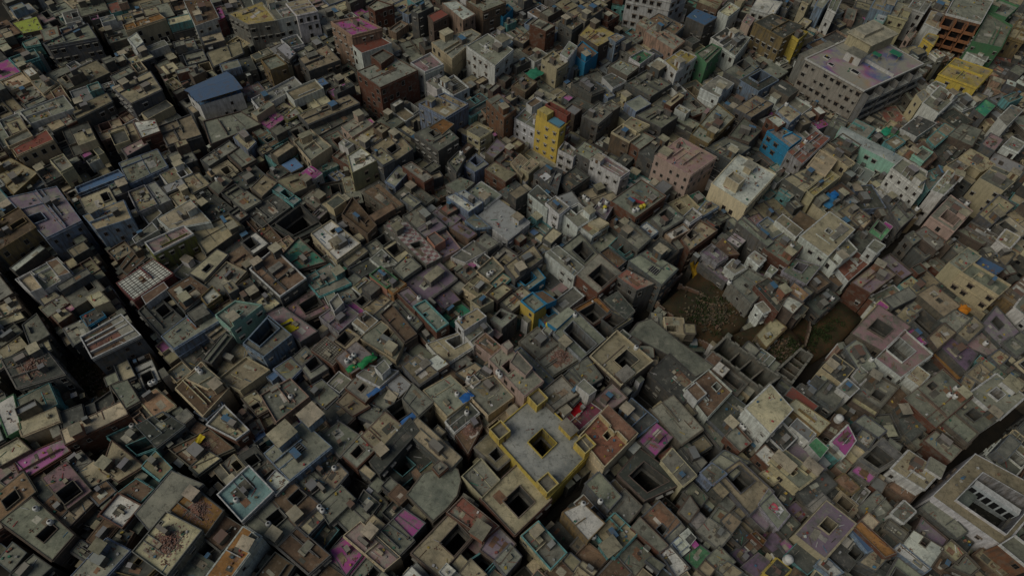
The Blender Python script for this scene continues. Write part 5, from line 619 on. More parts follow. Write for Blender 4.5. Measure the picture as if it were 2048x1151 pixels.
([(150.72,209.66),(154.93,205.55),(157.36,209.05),(152.44,211.16)],12.19,'whi','con',{},'white small house, grey roof, first above-right of the yellow walled terrace house','small house'),
([(131.3,189.48),(133.12,186.71),(136.64,190.62),(134.44,192.2)],12.19,'whi','con',{},'white small house, grey roof, first below-left of the yellow walled terrace house','small house'),
([(131.19,215.95),(131.63,214.63),(134.97,219.1),(134.64,220.8)],12.88,'pnk','con',{},'pink small house, grey roof, first above-right of the big grey apartment block','small house'),
([(141.44,194.74),(145.42,192.72),(148.5,196.08),(144.29,197.5)],12.19,'yel','con',{},'yellow small house, grey roof, first below the yellow walled terrace house','small house'),
([(121.8,223.62),(123.99,222.44),(127.7,228.58),(125.5,229.79)],13.57,'mnt','mnt',{},'mint green small house, mint roof, first above the big grey apartment block','small house'),
([(164.16,233.05),(169.56,229.29),(176.55,236.67),(171.57,240.61)],14.26,'grn','con',{},'green tall house, grey roof, first above the bright green building','apartment block'),
([(54.87,217.58),(60.17,213.65),(64.58,218.31),(58.22,222.21)],13.57,'gry','blu',{'np': 1},'building with a flat turquoise blue sheet roof, top right of centre','house'),
([(76.49,211.23),(84.26,203.46),(92.36,210.95),(83.0,216.75)],17.02,'och','dco',{'win': 1},'ochre apartment block with a dark empty rooftop, left of the grey apartment block','apartment block'),
([(87.6,207.46),(89.78,204.41),(93.39,208.75),(90.47,210.1)],16.33,'yel','con',{'win': 1},'yellow tall house, grey roof, first below-right of the ochre apartment block','apartment block'),
([(61.8,205.07),(64.91,201.49),(69.93,206.6),(67.32,211.01)],14.26,'whi','dco',{},'white tall house, dark roof, first above-right of the green netted building','apartment block'),
([(65.07,201.2),(68.44,197.09),(74.65,207.46),(71.28,209.1)],13.57,'whi','con',{},'white house, grey roof, first right of the green netted building','house'),
([(55.39,194.73),(57.97,190.37),(63.54,198.43),(60.86,200.39)],14.95,'grn','con',{},'building wrapped in green netting, left of the grey apartment block','apartment block'),
([(64.48,188.97),(68.91,185.23),(75.83,193.2),(73.45,197.95)],12.88,'gry','con',{'c': [[70.63, 192.64, 3.45, 3.45]]},'grey courtyard house, grey roof, first below-right of the green netted building','courtyard house'),
([(68.91,185.23),(73.83,180.46),(80.83,186.44),(75.92,191.37)],12.88,'blu','dco',{'c': [[75.16, 187.03, 5.75, 3.45]]},'pale blue courtyard house, dark roof, second below-right of the green netted building','courtyard house'),
([(56.13,180.71),(60.93,177.17),(66.32,184.08),(62.17,187.23)],12.19,'whi','con',{},'white house, grey roof, first below the green netted building','house'),
([(78.15,224.08),(84.72,221.25),(88.96,228.94),(81.19,230.27)],14.26,'whi','whi',{'win': 1},'white tall house, whitish roof, first above-left of the ochre apartment block','apartment block'),
([(104.17,223.74),(105.8,221.79),(109.75,230.17),(108.28,232.96)],16.33,'whi','con',{'win': 1},'white tall house, grey roof, first right of the ochre apartment block','apartment block'),
([(100.36,225.84),(102.17,224.6),(106.01,230.87),(103.91,232.85)],15.64,'blu','con',{'win': 1},'pale blue tall house, grey roof, second above-right of the ochre apartment block','apartment block'),
([(96.27,228.28),(97.68,226.98),(100.73,231.74),(99.32,233.07)],15.64,'crm','con',{},'cream tall house, grey roof, first above-right of the ochre apartment block','apartment block'),
([(59.52,226.71),(65.35,223.01),(68.11,228.42),(62.23,232.21)],13.57,'brn','tan',{},'brown house, tan roof, first above-right of the turquoise blue sheet roof','house'),
([(66.1,220.58),(68.65,218.04),(73.09,223.51),(70.54,226.12)],14.26,'whi','crm',{},'white tall house, cream roof, first right of the turquoise blue sheet roof','apartment block'),
([(74.28,217.3),(76.05,215.41),(78.36,219.85),(76.59,221.78)],12.88,'pnk','con',{'k': 'pink'},'pink small house, grey roof and pink stains, first left of the ochre apartment block','small house'),
([(88.61,228.91),(91.21,227.02),(93.62,230.96),(91.0,232.89)],12.88,'gry','dco',{},'grey small house, dark roof, first above the ochre apartment block','small house'),
([(90.2,192.39),(104.75,178.6),(126.92,193.8),(113.1,209.18)],17.71,'stn','con',{'special': 'bigapt'},'big grey apartment block with rainbow powder on its white rimmed roof, top right','apartment block'),
]
STREETS=[([(-133.0, 101.9), (-120.9, 91.0), (-112.8, 83.9), (-104.7, 75.9)], 2.2), ([(-127.7, 125.4), (-114.9, 112.4), (-107.9, 106.4), (-99.9, 95.7), (-88.1, 82.6), (-80.6, 73.8)], 2.2), ([(-146.9, 197.5), (-133.4, 181.8)], 3.0), ([(-120.7, 179.4), (-109.1, 163.9), (-99.4, 157.0), (-92.2, 148.1)], 3.0), ([(-118.5, 141.5), (-110.4, 127.8)], 3.0), ([(-78.2, 70.0), (-73.5, 66.0), (-67.2, 62.0)], 3.0), ([(-58.9, 43.7), (-51.6, 38.9), (-48.6, 38.3), (-44.4, 35.1), (-36.5, 30.8)], 3.0), ([(-94.5, 41.7), (-87.4, 36.1), (-82.5, 28.0)], 2.5), ([(-97.2, 33.6), (-89.4, 30.0), (-82.9, 27.8)], 2.5), ([(-16.3, 66.8), (-11.3, 61.5), (-7.8, 56.1), (-6.9, 51.8), (-2.8, 45.8), (3.6, 40.7), (5.8, 35.6)], 3.0), ([(-7.8, 50.2), (-11.2, 43.7), (-15.5, 37.6), (-18.6, 32.2)], 3.0), ([(5.6, 42.3), (11.0, 45.7), (19.8, 53.6)], 3.0), ([(10.9, 77.3), (19.7, 88.0), (30.2, 94.4), (36.9, 103.1), (47.5, 113.5)], 4.8), ([(43.2, 113.1), (50.4, 120.4), (59.5, 129.0)], 3.0), ([(126.7, 146.7), (116.8, 134.3), (105.3, 125.6), (91.6, 113.9)], 6.2), ([(143.2, 148.6), (133.5, 140.7), (124.6, 131.5)], 5.2), ([(81.1, 94.6), (71.6, 83.8), (68.1, 80.5)], 5.4), ([(64.4, 77.8), (57.3, 72.9), (49.1, 61.7), (43.7, 56.8), (38.0, 52.1)], 4.4), ([(124.9, 80.2), (112.4, 70.1), (100.2, 61.7), (90.6, 52.9), (87.3, 50.6)], 4.4), ([(160.7, 224.3), (153.9, 216.7), (142.3, 206.2), (134.0, 197.7)], 3.5)]
LOTS=[([(37.4, 99.8), (50.8, 114.3), (59.4, 107.4), (63.1, 102.4), (60.1, 97.1), (54.9, 93.5), (50.6, 88.4), (40.4, 96.8)], 4.2), ([(55.9, 93.6), (69.2, 100.3), (76.2, 89.7), (71.4, 83.5), (67.3, 83.2)], 4.2), ([(70.5, 95.3), (77.3, 102.9), (90.0, 110.6), (93.2, 103.5), (84.0, 93.9), (76.0, 88.5), (67.7, 91.4)], 4.2), ([(-107.3, 77.3), (-100.7, 78.4), (-92.9, 70.6), (-90.8, 68.1), (-101.9, 67.3)], 0.05), ([(-115.1, 68.7), (-109.8, 72.3), (-94.1, 72.1), (-91.6, 67.2), (-103.8, 65.1), (-111.7, 62.7)], 0.05), ([(10.4, 47.2), (19.4, 54.3), (20.5, 52.1), (15.1, 48.6), (11.5, 45.2)], 0.05), ([(-67.1, 69.0), (-65.1, 70.0), (-57.9, 64.7), (-60.7, 62.6)], 0.05), ([(30.9, 77.9), (35.8, 80.2), (40.7, 75.4), (37.5, 72.0)], 0.05), ([(-71.3, 51.0), (-65.7, 50.2), (-58.5, 47.5), (-60.8, 44.7)], 0.05)]

# ------------------------------------------------------------------ colours
WALL = {'gry': (0.215, 0.215, 0.194), 'dgr': (0.086, 0.086, 0.082), 'brk': (0.146, 0.065, 0.043), 'whi': (0.66, 0.67, 0.645), 'crm': (0.53, 0.455, 0.3), 'yel': (0.64, 0.475, 0.1), 'och': (0.258, 0.185, 0.082), 'blu': (0.23, 0.298, 0.404), 'dbl': (0.035, 0.27, 0.47), 'tel': (0.14, 0.36, 0.36), 'mnt': (0.321, 0.538, 0.451), 'pnk': (0.5, 0.375, 0.32), 'sal': (0.435, 0.218, 0.156), 'pch': (0.415, 0.278, 0.203), 'org': (0.416, 0.193, 0.063), 'grn': (0.096, 0.245, 0.121), 'brn': (0.189, 0.125, 0.086), 'lav': (0.33, 0.33, 0.35), 'olv': (0.209, 0.215, 0.06), 'rst': (0.243, 0.113, 0.063), 'lem': (0.408, 0.395, 0.209), 'wne': (0.187, 0.051, 0.051), 'stn': (0.36, 0.34, 0.28), 'crw': (0.74, 0.65, 0.45)}
ROOF = {'con': (0.265, 0.27, 0.23), 'dco': (0.1, 0.106, 0.1), 'tan': (0.37, 0.32, 0.225), 'whi': (0.66, 0.67, 0.64), 'brn': (0.209, 0.142, 0.099), 'org': (0.342, 0.184, 0.07), 'crm': (0.496, 0.444, 0.318), 'red': (0.254, 0.108, 0.082), 'tel': (0.278, 0.457, 0.457), 'lav': (0.27, 0.26, 0.26), 'grn': (0.127, 0.33, 0.178), 'lim': (0.356, 0.431, 0.076), 'blu': (0.13, 0.23, 0.4), 'tin': (0.33, 0.342, 0.33), 'pch': (0.482, 0.318, 0.203), 'tile': (0.318, 0.108, 0.076), 'mnt': (0.457, 0.496, 0.496), 'che': (0.496, 0.457, 0.419), 'none': (0.06, 0.055, 0.05), 'lgr': (0.36, 0.375, 0.36)}
PAINT = dict(pink=(.46,.27,.29,.7), pinks=(.60,.20,.47,1.), mag=(.50,.12,.36,1.), purple=(.30,.20,.31,.62), red=(.42,.08,.05,.6),
             green=(.04,.30,.20,.8), yellow=(.60,.45,.05,.5), wine=(.30,.06,.12,.8))

# ------------------------------------------------------------------ materials
def mat(name):
    m = bpy.data.materials.new(name); m.use_nodes = True
    nt = m.node_tree; nt.nodes.clear()
    out = nt.nodes.new('ShaderNodeOutputMaterial'); bs = nt.nodes.new('ShaderNodeBsdfPrincipled')
    nt.links.new(bs.outputs[0], out.inputs[0])
    bs.inputs['Roughness'].default_value = .9
    bs.inputs['Specular IOR Level'].default_value = .25
    return m, nt, bs
class NT:
    def __init__(s, nt): s.nt = nt
    def n(s, t, **k):
        d = s.nt.nodes.new(t)
        for a, b in k.items(): setattr(d, a, b)
        return d
    def l(s, a, b): s.nt.links.new(a, b)
    def pos(s): return s.n('ShaderNodeNewGeometry').outputs['Position']
    def scale(s, v, sc):
        m = s.n('ShaderNodeVectorMath', operation='MULTIPLY'); s.l(v, m.inputs[0]); m.inputs[1].default_value = sc; return m.outputs[0]
    def noise(s, v, scale, detail=3, rough=.6):
        n = s.n('ShaderNodeTexNoise'); s.l(v, n.inputs['Vector']); n.inputs['Scale'].default_value = scale
        n.inputs['Detail'].default_value = detail; n.inputs['Roughness'].default_value = rough; return n.outputs[0]
    def ramp(s, f, a, b, lo=0., hi=1.):
        m = s.n('ShaderNodeMapRange'); s.l(f, m.inputs[0])
        for i, v in enumerate((a, b, lo, hi)): m.inputs[i+1].default_value = v
        return m.outputs[0]
    def math(s, op, a, b):
        m = s.n('ShaderNodeMath', operation=op)
        for i, v in enumerate((a, b)):
            if isinstance(v, (int, float)): m.inputs[i].default_value = v
            else: s.l(v, m.inputs[i])
        return m.outputs[0]
    def mix(s, f, a, b, mode='MIX'):
        m = s.n('ShaderNodeMix', data_type='RGBA', blend_type=mode)
        for i, v in ((0, f), (6, a), (7, b)):
            if isinstance(v, (int, float)): m.inputs[i].default_value = v
            elif isinstance(v, tuple): m.inputs[i].default_value = v + ((1,) if len(v) == 3 else ())
            else: s.l(v, m.inputs[i])
        return m.outputs[2]
    def attr(s, name): return s.n('ShaderNodeAttribute', attribute_name=name)

def make_plaster():
    m, nt, bs = mat('weathered_plaster'); q = NT(nt)
    P = q.pos(); t = q.attr('tint')
    streak = q.noise(q.scale(P, (1.6, 1.6, .22)), 1.0, 4, .65)
    blot = q.noise(P, .55, 4, .6)
    fine = q.noise(P, 5.0, 3, .7)
    c = q.mix(1., t.outputs['Color'], q.mix(q.ramp(fine, .3, .7), (.78,.78,.78), (1.14,1.14,1.13)), 'MULTIPLY')
    dirt = q.math('MULTIPLY', q.ramp(streak, .42, .66), t.outputs['Alpha'])
    c = q.mix(q.math('MULTIPLY', dirt, .8), c, (.075,.07,.06))
    c = q.mix(q.math('MULTIPLY', q.math('MULTIPLY', q.ramp(blot, .5, .68), t.outputs['Alpha']), .6), c, (.20,.165,.125))
    q.l(c, bs.inputs['Base Color'])
    b = q.n('ShaderNodeBump'); b.inputs['Strength'].default_value = .35; b.inputs['Distance'].default_value = .05
    q.l(fine, b.inputs['Height']); q.l(b.outputs[0], bs.inputs['Normal'])
    return m
def make_brick():
    m, nt, bs = mat('raw_brick'); q = NT(nt)
    P = q.pos(); t = q.attr('tint')
    row = q.noise(q.scale(P, (2.5, 2.5, 9.)), 1.6, 3, .7)
    blot = q.noise(P, .7, 4, .6)
    c = q.mix(1., t.outputs['Color'], q.mix(q.ramp(row, .3, .7), (.6,.62,.65), (1.3,1.25,1.2)), 'MULTIPLY')
    c = q.mix(q.math('MULTIPLY', q.ramp(blot, .48, .66), .75), c, (.17,.145,.12))
    q.l(c, bs.inputs['Base Color'])
    return m
def make_roof():
    m, nt, bs = mat('stained_concrete_roof'); q = NT(nt)
    P = q.pos(); t = q.attr('tint'); p = q.attr('paint')
    big = q.noise(P, .22, 5, .62); mid = q.noise(P, .9, 5, .7); fine = q.noise(P, 6., 3, .75)
    wave = q.n('ShaderNodeTexVoronoi', feature='DISTANCE_TO_EDGE'); q.l(P, wave.inputs['Vector']); wave.inputs['Scale'].default_value = .32
    c = q.mix(1., t.outputs['Color'], q.mix(q.ramp(big, .3, .7), (.55,.58,.56), (1.36,1.32,1.2)), 'MULTIPLY')
    c = q.mix(1., c, q.mix(q.ramp(fine, .25, .75), (.78,.78,.78), (1.16,1.16,1.16)), 'MULTIPLY')
    c = q.mix(q.math('MULTIPLY', q.ramp(mid, .53, .70), .65), c, (.055,.052,.043))
    c = q.mix(q.math('MULTIPLY', q.ramp(mid, .44, .30), .4), c, (.46,.42,.34))
    c = q.mix(q.ramp(wave.outputs[0], .0, .018, .35, 0.), c, (.06,.055,.05))
    pn = q.noise(P, .42, 4, .6)
    pm = q.math('MULTIPLY', q.ramp(pn, .35, .56), p.outputs['Alpha'])
    spot = q.math('MULTIPLY', q.ramp(q.noise(P, 1.3, 3, .6), .60, .66), p.outputs['Alpha'])
    c = q.mix(pm, c, q.mix(q.ramp(fine, .2, .8), q.mix(1., p.outputs['Color'], (.7,.7,.7), 'MULTIPLY'), p.outputs['Color']))
    c = q.mix(q.math('MULTIPLY', spot, .7), c, q.mix(1., p.outputs['Color'], (.9,.55,.8), 'MULTIPLY'))
    q.l(c, bs.inputs['Base Color'])
    b = q.n('ShaderNodeBump'); b.inputs['Strength'].default_value = .4; b.inputs['Distance'].default_value = .06
    q.l(fine, b.inputs['Height']); q.l(b.outputs[0], bs.inputs['Normal'])
    return m
def make_checker():
    m, nt, bs = mat('checkered_tile_roof'); q = NT(nt)
    uv = q.n('ShaderNodeUVMap').outputs[0]
    ch = q.n('ShaderNodeTexChecker'); q.l(uv, ch.inputs['Vector']); ch.inputs['Scale'].default_value = .95
    ch.inputs[1].default_value = (.42,.40,.37,1); ch.inputs[2].default_value = (.27,.15,.15,1)
    mid = q.noise(q.pos(), .8, 4, .7)
    c = q.mix(q.math('MULTIPLY', q.ramp(mid, .48, .66), .7), ch.outputs[0], (.16,.15,.13))
    q.l(c, bs.inputs['Base Color']); return m
def make_sheet():
    m, nt, bs = mat('corrugated_sheet'); q = NT(nt)
    t = q.attr('tint'); uv = q.n('ShaderNodeUVMap').outputs[0]
    w = q.n('ShaderNodeTexWave'); q.l(uv, w.inputs['Vector']); w.inputs['Scale'].default_value = 1.6; w.inputs['Distortion'].default_value = .4
    mid = q.noise(q.pos(), .8, 4, .7)
    c = q.mix(1., t.outputs['Color'], q.mix(w.outputs[0], (.72,.72,.72), (1.1,1.1,1.1)), 'MULTIPLY')
    c = q.mix(q.math('MULTIPLY', q.ramp(mid, .5, .68), .55), c, (.16,.14,.12))
    q.l(c, bs.inputs['Base Color']); bs.inputs['Roughness'].default_value = .6; return m
def make_simple(name, colr, rough=.8, var=.25, scale=2.):
    m, nt, bs = mat(name); q = NT(nt)
    f = q.noise(q.pos(), scale, 4, .65)
    c = q.mix(q.ramp(f, .3, .7), tuple(x*(1-var) for x in colr), tuple(x*(1+var) for x in colr))
    q.l(c, bs.inputs['Base Color']); bs.inputs['Roughness'].default_value = rough; return m
def make_ground():
    m, nt, bs = mat('alley_earth'); q = NT(nt); P = q.pos()
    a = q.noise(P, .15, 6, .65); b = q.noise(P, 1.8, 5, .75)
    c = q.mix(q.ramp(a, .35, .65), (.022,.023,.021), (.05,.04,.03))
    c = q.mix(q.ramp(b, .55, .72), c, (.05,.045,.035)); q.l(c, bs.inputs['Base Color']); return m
def make_lot():
    m, nt, bs = mat('ruin_lot_earth'); q = NT(nt); P = q.pos()
    a = q.noise(P, .12, 5, .6); b = q.noise(P, 1.1, 6, .75); d = q.noise(P, 4., 3, .8)
    c = q.mix(q.ramp(a, .38, .62), (.04,.034,.02), (.095,.055,.026))
    c = q.mix(q.ramp(b, .50, .66), c, (.035,.05,.022))
    c = q.mix(q.ramp(d, .73, .76), c, (.28,.28,.28)); q.l(c, bs.inputs['Base Color']); return m
def make_rainbow():
    m, nt, bs = mat('powder_stained_roof'); q = NT(nt); P = q.pos()
    h = q.noise(P, .085, 2, .5); a = q.noise(P, .16, 4, .6); fine = q.noise(P, 3., 4, .7)
    cr = q.n('ShaderNodeValToRGB'); q.l(q.ramp(h, .33, .67), cr.inputs[0])
    els = cr.color_ramp.elements
    els[0].position = 0.; els[0].color = (.42,.30,.18,1); els[1].position = 1.; els[1].color = (.09,.20,.27,1)
    for p, c in ((.25,(.42,.30,.38,1)), (.45,(.36,.15,.26,1)), (.62,(.20,.15,.32,1)), (.8,(.11,.17,.32,1))):
        e = els.new(p); e.color = c
    base = q.mix(q.ramp(fine, .3, .7), (.30,.285,.235), (.38,.36,.30))
    t = q.attr('paint')
    c = q.mix(q.math('MULTIPLY', q.ramp(a, .46, .62), t.outputs['Alpha']), base, cr.outputs[0])
    q.l(c, bs.inputs['Base Color']); return m
def make_leaf():
    m, nt, bs = mat('dusty_leaves'); q = NT(nt)
    f = q.noise(q.pos(), 1.4, 3, .6)
    q.l(q.mix(q.ramp(f, .35, .65), (.016,.028,.010), (.05,.07,.022)), bs.inputs['Base Color']); return m

M_PL, M_BR, M_RF, M_CH, M_SH, M_GR, M_LOT, M_RB, M_LEAF = (make_plaster(), make_brick(), make_roof(), make_checker(), make_sheet(),
                                                          make_ground(), make_lot(), make_rainbow(), make_leaf())
M_PANE = make_simple('dark_window_opening', (.018,.018,.02), .5, .3)
M_WTANK = make_simple('white_tank_plastic', (.66,.66,.64), .45, .12, 1.5)
M_YTANK = make_simple('yellow_tank_plastic', (.62,.52,.06), .45, .12)
M_BTANK = make_simple('black_tank_plastic', (.02,.02,.022), .4, .2)
M_WOOD = make_simple('old_timber', (.16,.10,.06), .85, .4)
M_IRON = make_simple('rusted_iron', (.10,.075,.06), .7, .4)
M_BARK = make_simple('bark', (.10,.075,.05), .95, .3)
M_SKIN = make_simple('skin', (.20,.11,.07), .6, .1)
M_HAIR = make_simple('black_hair', (.01,.009,.008), .6, .1)
M_RUB = make_simple('broken_brick', (.34,.18,.13), .95, .5, 1.3)
MATS = [M_PL, M_BR, M_RF, M_CH, M_SH, M_PANE, M_RB, M_WOOD, M_IRON]
PL, BR, RF, CH, SH, PN, RB, WD, IR = range(9)

# ------------------------------------------------------------------ mesh builder
class MB:
    def __init__(s): s.v=[]; s.f=[]; s.m=[]; s.t=[]; s.p=[]; s.uv=[]
    def face(s, pts, m, t, p=(0,0,0,0), uv=None):
        i=len(s.v); s.v += pts; n=len(pts); s.f.append(tuple(range(i,i+n))); s.m.append(m)
        if len(t) == 3: t = t + (.75,)
        s.t.append(t); s.p.append(p); s.uv.append(uv or [(0.,0.)]*n)
    def wallq(s, a, b, z0, z1, m, t):            # vertical face seen from the right hand side of a->b (a CCW outline faces outwards)
        if z1-z0 < .01: return
        L = math.hypot(b[0]-a[0], b[1]-a[1])
        s.face([(a[0],a[1],z0),(b[0],b[1],z0),(b[0],b[1],z1),(a[0],a[1],z1)], m, t, uv=[(0,z0),(L,z0),(L,z1),(0,z1)])
    def flat(s, pts, z, m, t, p=(0,0,0,0), uv=None): s.face([(x,y,z) for x,y in pts], m, t, p, uv)
    def prism(s, pts, z0, z1, m, t, mt=None, tt=None, p=(0,0,0,0), bottom=False):
        n=len(pts)
        for i in range(n): s.wallq(pts[i], pts[(i+1)%n], z0, z1, m, t)
        s.flat(pts, z1, m if mt is None else mt, tt or t, p)
        if bottom: s.flat(pts[::-1], z0, m, t)
    def box(s, c, u, w, d, z0, z1, m, t, mt=None, tt=None, bottom=False):
        s.prism(rect(c,u,w,d), z0, z1, m, t, mt, tt, bottom=bottom)
    def build(s, name, parent=None, base=(0,0,0)):
        if not s.f: return None
        me = bpy.data.meshes.new(name)
        vs = np.array(s.v, dtype=np.float32) - np.array(base, dtype=np.float32)
        nl = sum(len(f) for f in s.f)
        me.vertices.add(len(vs)); me.vertices.foreach_set('co', vs.ravel())
        me.loops.add(nl); me.loops.foreach_set('vertex_index', np.arange(nl, dtype=np.int32))
        st = np.cumsum([0]+[len(f) for f in s.f[:-1]]).astype(np.int32)
        me.polygons.add(len(s.f)); me.polygons.foreach_set('loop_start', st)
        used = sorted(set(s.m)); remap = {k:i for i,k in enumerate(used)}
        for k in used: me.materials.append(MATS[k])
        me.polygons.foreach_set('material_index', np.array([remap[k] for k in s.m], dtype=np.int32))
        me.update(calc_edges=True)
        cnt = [len(f) for f in s.f]
        for nm, dat in (('tint', s.t), ('paint', s.p)):
            a = me.color_attributes.new(nm, 'FLOAT_COLOR', 'CORNER')
            a.data.foreach_set('color', np.repeat(np.array(dat, dtype=np.float32), cnt, axis=0).ravel())
        u = me.uv_layers.new(name='UVMap')
        u.data.foreach_set('uv', np.array([x for f in s.uv for x in f], dtype=np.float32).ravel())
        o = bpy.data.objects.new(name, me); COL.objects.link(o)
        if parent is not None: o.parent = parent
        else: o.location = base
        return o

def rect(c, u, w, d):
    vx, vy = -u[1], u[0]
    return [(c[0]+u[0]*a*w/2+vx*b*d/2, c[1]+u[1]*a*w/2+vy*b*d/2) for a,b in ((-1,-1),(1,-1),(1,1),(-1,1))]
def unit(a, b):
    L = math.hypot(b[0]-a[0], b[1]-a[1]) or 1.; return ((b[0]-a[0])/L, (b[1]-a[1])/L)
def inset(P, t):
    n=len(P); out=[]
    for i in range(n):
        a,b,c = P[i-1],P[i],P[(i+1)%n]; d1=unit(a,b); d2=unit(b,c)
        n1=(-d1[1],d1[0]); n2=(-d2[1],d2[0]); k=1+n1[0]*n2[0]+n1[1]*n2[1]
        if k < .2: k=.2
        out.append((b[0]+t*(n1[0]+n2[0])/k, b[1]+t*(n1[1]+n2[1])/k))
    return out
def area(P): return .5*sum(P[i][0]*P[(i+1)%len(P)][1]-P[(i+1)%len(P)][0]*P[i][1] for i in range(len(P)))
def cen(P): return (sum(p[0] for p in P)/len(P), sum(p[1] for p in P)/len(P))
def jit(c, r, a=.12, h=.04):
    k = 1+r.uniform(-a,a); return tuple(max(.01, x*k*(1+r.uniform(-h,h))) for x in c)
def empty(name, loc, rz=0):
    o = bpy.data.objects.new(name, None); COL.objects.link(o); o.location = loc; o.rotation_euler = (0,0,rz); o.empty_display_size = .5; return o
def tag(o, label, cat, group=None, kind=None):
    if label: o['label'] = label
    if cat: o['category'] = cat
    if group: o['group'] = group
    if kind: o['kind'] = kind
    return o

# ------------------------------------------------------------------ height map: what is already built where
X0, X1, Y0, Y1, RES = -205., 205., 5., 330., .5
NX, NY = int((X1-X0)/RES), int((Y1-Y0)/RES)
HM = np.zeros((NY, NX), np.float32)
def inside(P, grow=0.):
    if grow: P = inset(P, -grow)
    xs=[p[0] for p in P]; ys=[p[1] for p in P]
    i0=max(0,int((min(xs)-X0)/RES)); i1=min(NX,int((max(xs)-X0)/RES)+2); j0=max(0,int((min(ys)-Y0)/RES)); j1=min(NY,int((max(ys)-Y0)/RES)+2)
    if i1<=i0 or j1<=j0: return None
    gx = X0+(np.arange(i0,i1)+.5)*RES; gy = Y0+(np.arange(j0,j1)+.5)*RES
    GX,GY = np.meshgrid(gx,gy); m = np.zeros(GX.shape, bool); n=len(P)
    for i in range(n):
        x1,y1=P[i]; x2,y2=P[(i+1)%n]
        if y1==y2: continue
        c = ((y1>GY)!=(y2>GY)) & (GX < (x2-x1)*(GY-y1)/(y2-y1)+x1); m ^= c
    return (slice(j0,j1), slice(i0,i1)), m
def stamp(P, h, arr=None, grow=0.):
    r = inside(P, grow)
    if r: a = HM if arr is None else arr; a[r[0]][r[1]] = np.maximum(a[r[0]][r[1]], h)
def hm(x, y):
    i=int((x-X0)/RES); j=int((y-Y0)/RES)
    return float(HM[j,i]) if 0<=i<NX and 0<=j<NY else 0.
def ccw(P): P=[tuple(p) for p in P]; return P if area(P)>0 else P[::-1]
HOUSES=[((inset(ccw(h[0]),-.38) if h[5] and h[3]!='none' and area(ccw(h[0]))>6 else ccw(h[0])),)+tuple(h[1:]) for h in HOUSES]
for P,H,*_ in HOUSES: stamp(P, H)

# ------------------------------------------------------------------ shared window, door, tank
def window_mesh(w, h, frame, chajja):
    b = MB(); fr = frame; k=.07; pr=.09
    def slab(x0,x1,y0,y1,z0,z1,m,t):
        b.prism([(x0,y0),(x1,y0),(x1,y1),(x0,y1)], z0, z1, m, t, bottom=True)
    slab(-w/2-k, -w/2, -.02, pr, 0, h, PL, fr); slab(w/2, w/2+k, -.02, pr, 0, h, PL, fr)
    slab(-w/2-k, w/2+k, -.02, pr, h, h+k, PL, fr); slab(-w/2-k*1.6, w/2+k*1.6, -.02, pr+.06, -k, 0, PL, fr)
    b.face([(w/2,.015,0),(-w/2,.015,0),(-w/2,.015,h),(w/2,.015,h)], PN, (.02,.02,.02))
    slab(-.025, .025, .02, .05, 0, h, WD, (.1,.1,.1))
    if chajja: slab(-w/2-.25, w/2+.25, -.02, .5, h+k+.06, h+k+.14, PL, fr)
    o = b.build('window'); me = o.data; bpy.data.objects.remove(o); return me
WIN = []
for w,h,ch in ((.9,1.25,1),(.75,1.0,1),(1.2,1.3,1),(.7,1.1,0),(1.0,1.5,0)):
    for fr in ((.30,.29,.26),(.42,.41,.38),(.18,.14,.11)): WIN.append((w, window_mesh(w,h,fr,ch)))
def door_mesh():
    b=MB(); b.prism([(-.42,-.03),(.42,-.03),(.42,.05),(-.42,.05)],0,1.95,WD,(.1,.08,.06)); o=b.build('door'); me=o.data; bpy.data.objects.remove(o); return me
DOOR = door_mesh()
def lathe(prof, n, name, m):
    v=[];f=[]
    for r,z in prof:
        for i in range(n): a=2*math.pi*i/n; v.append((r*math.cos(a), r*math.sin(a), z))
    for k in range(len(prof)-1):
        for i in range(n): j=(i+1)%n; f.append((k*n+i,k*n+j,(k+1)*n+j,(k+1)*n+i))
    f.append(tuple((len(prof)-1)*n+i for i in range(n)))
    me=bpy.data.meshes.new(name); me.from_pydata(v,[],f); me.materials.append(m)
    for p in me.polygons: p.use_smooth=True
    return me
def tank_body(s, m):
    return lathe([(r*s,z*s) for r,z in ((.5,0),(.53,.04),(.53,.25),(.50,.28),(.53,.31),(.53,.55),(.50,.58),(.53,.61),(.53,.85),(.49,.95),(.30,1.08),(.20,1.12))],16,'tank_body',m)
def tank_lid(s, m): return lathe([(.21*s,1.1*s),(.22*s,1.2*s),(.17*s,1.24*s)],12,'lid',m)
TANKS = {'t':(tank_body(1.05,M_WTANK),tank_lid(1.05,M_BTANK)),'ty':(tank_body(1.05,M_YTANK),tank_lid(1.05,M_YTANK)),
         'tb':(tank_body(1.05,M_BTANK),tank_lid(1.05,M_BTANK)),'tl':(tank_body(1.75,M_WTANK),tank_lid(1.75,M_WTANK))}
def link(name, me, parent, loc, rz=0., sc=None):
    o=bpy.data.objects.new(name,me); COL.objects.link(o); o.parent=parent; o.location=loc; o.rotation_euler=(0,0,rz)
    if sc: o.scale=sc
    return o

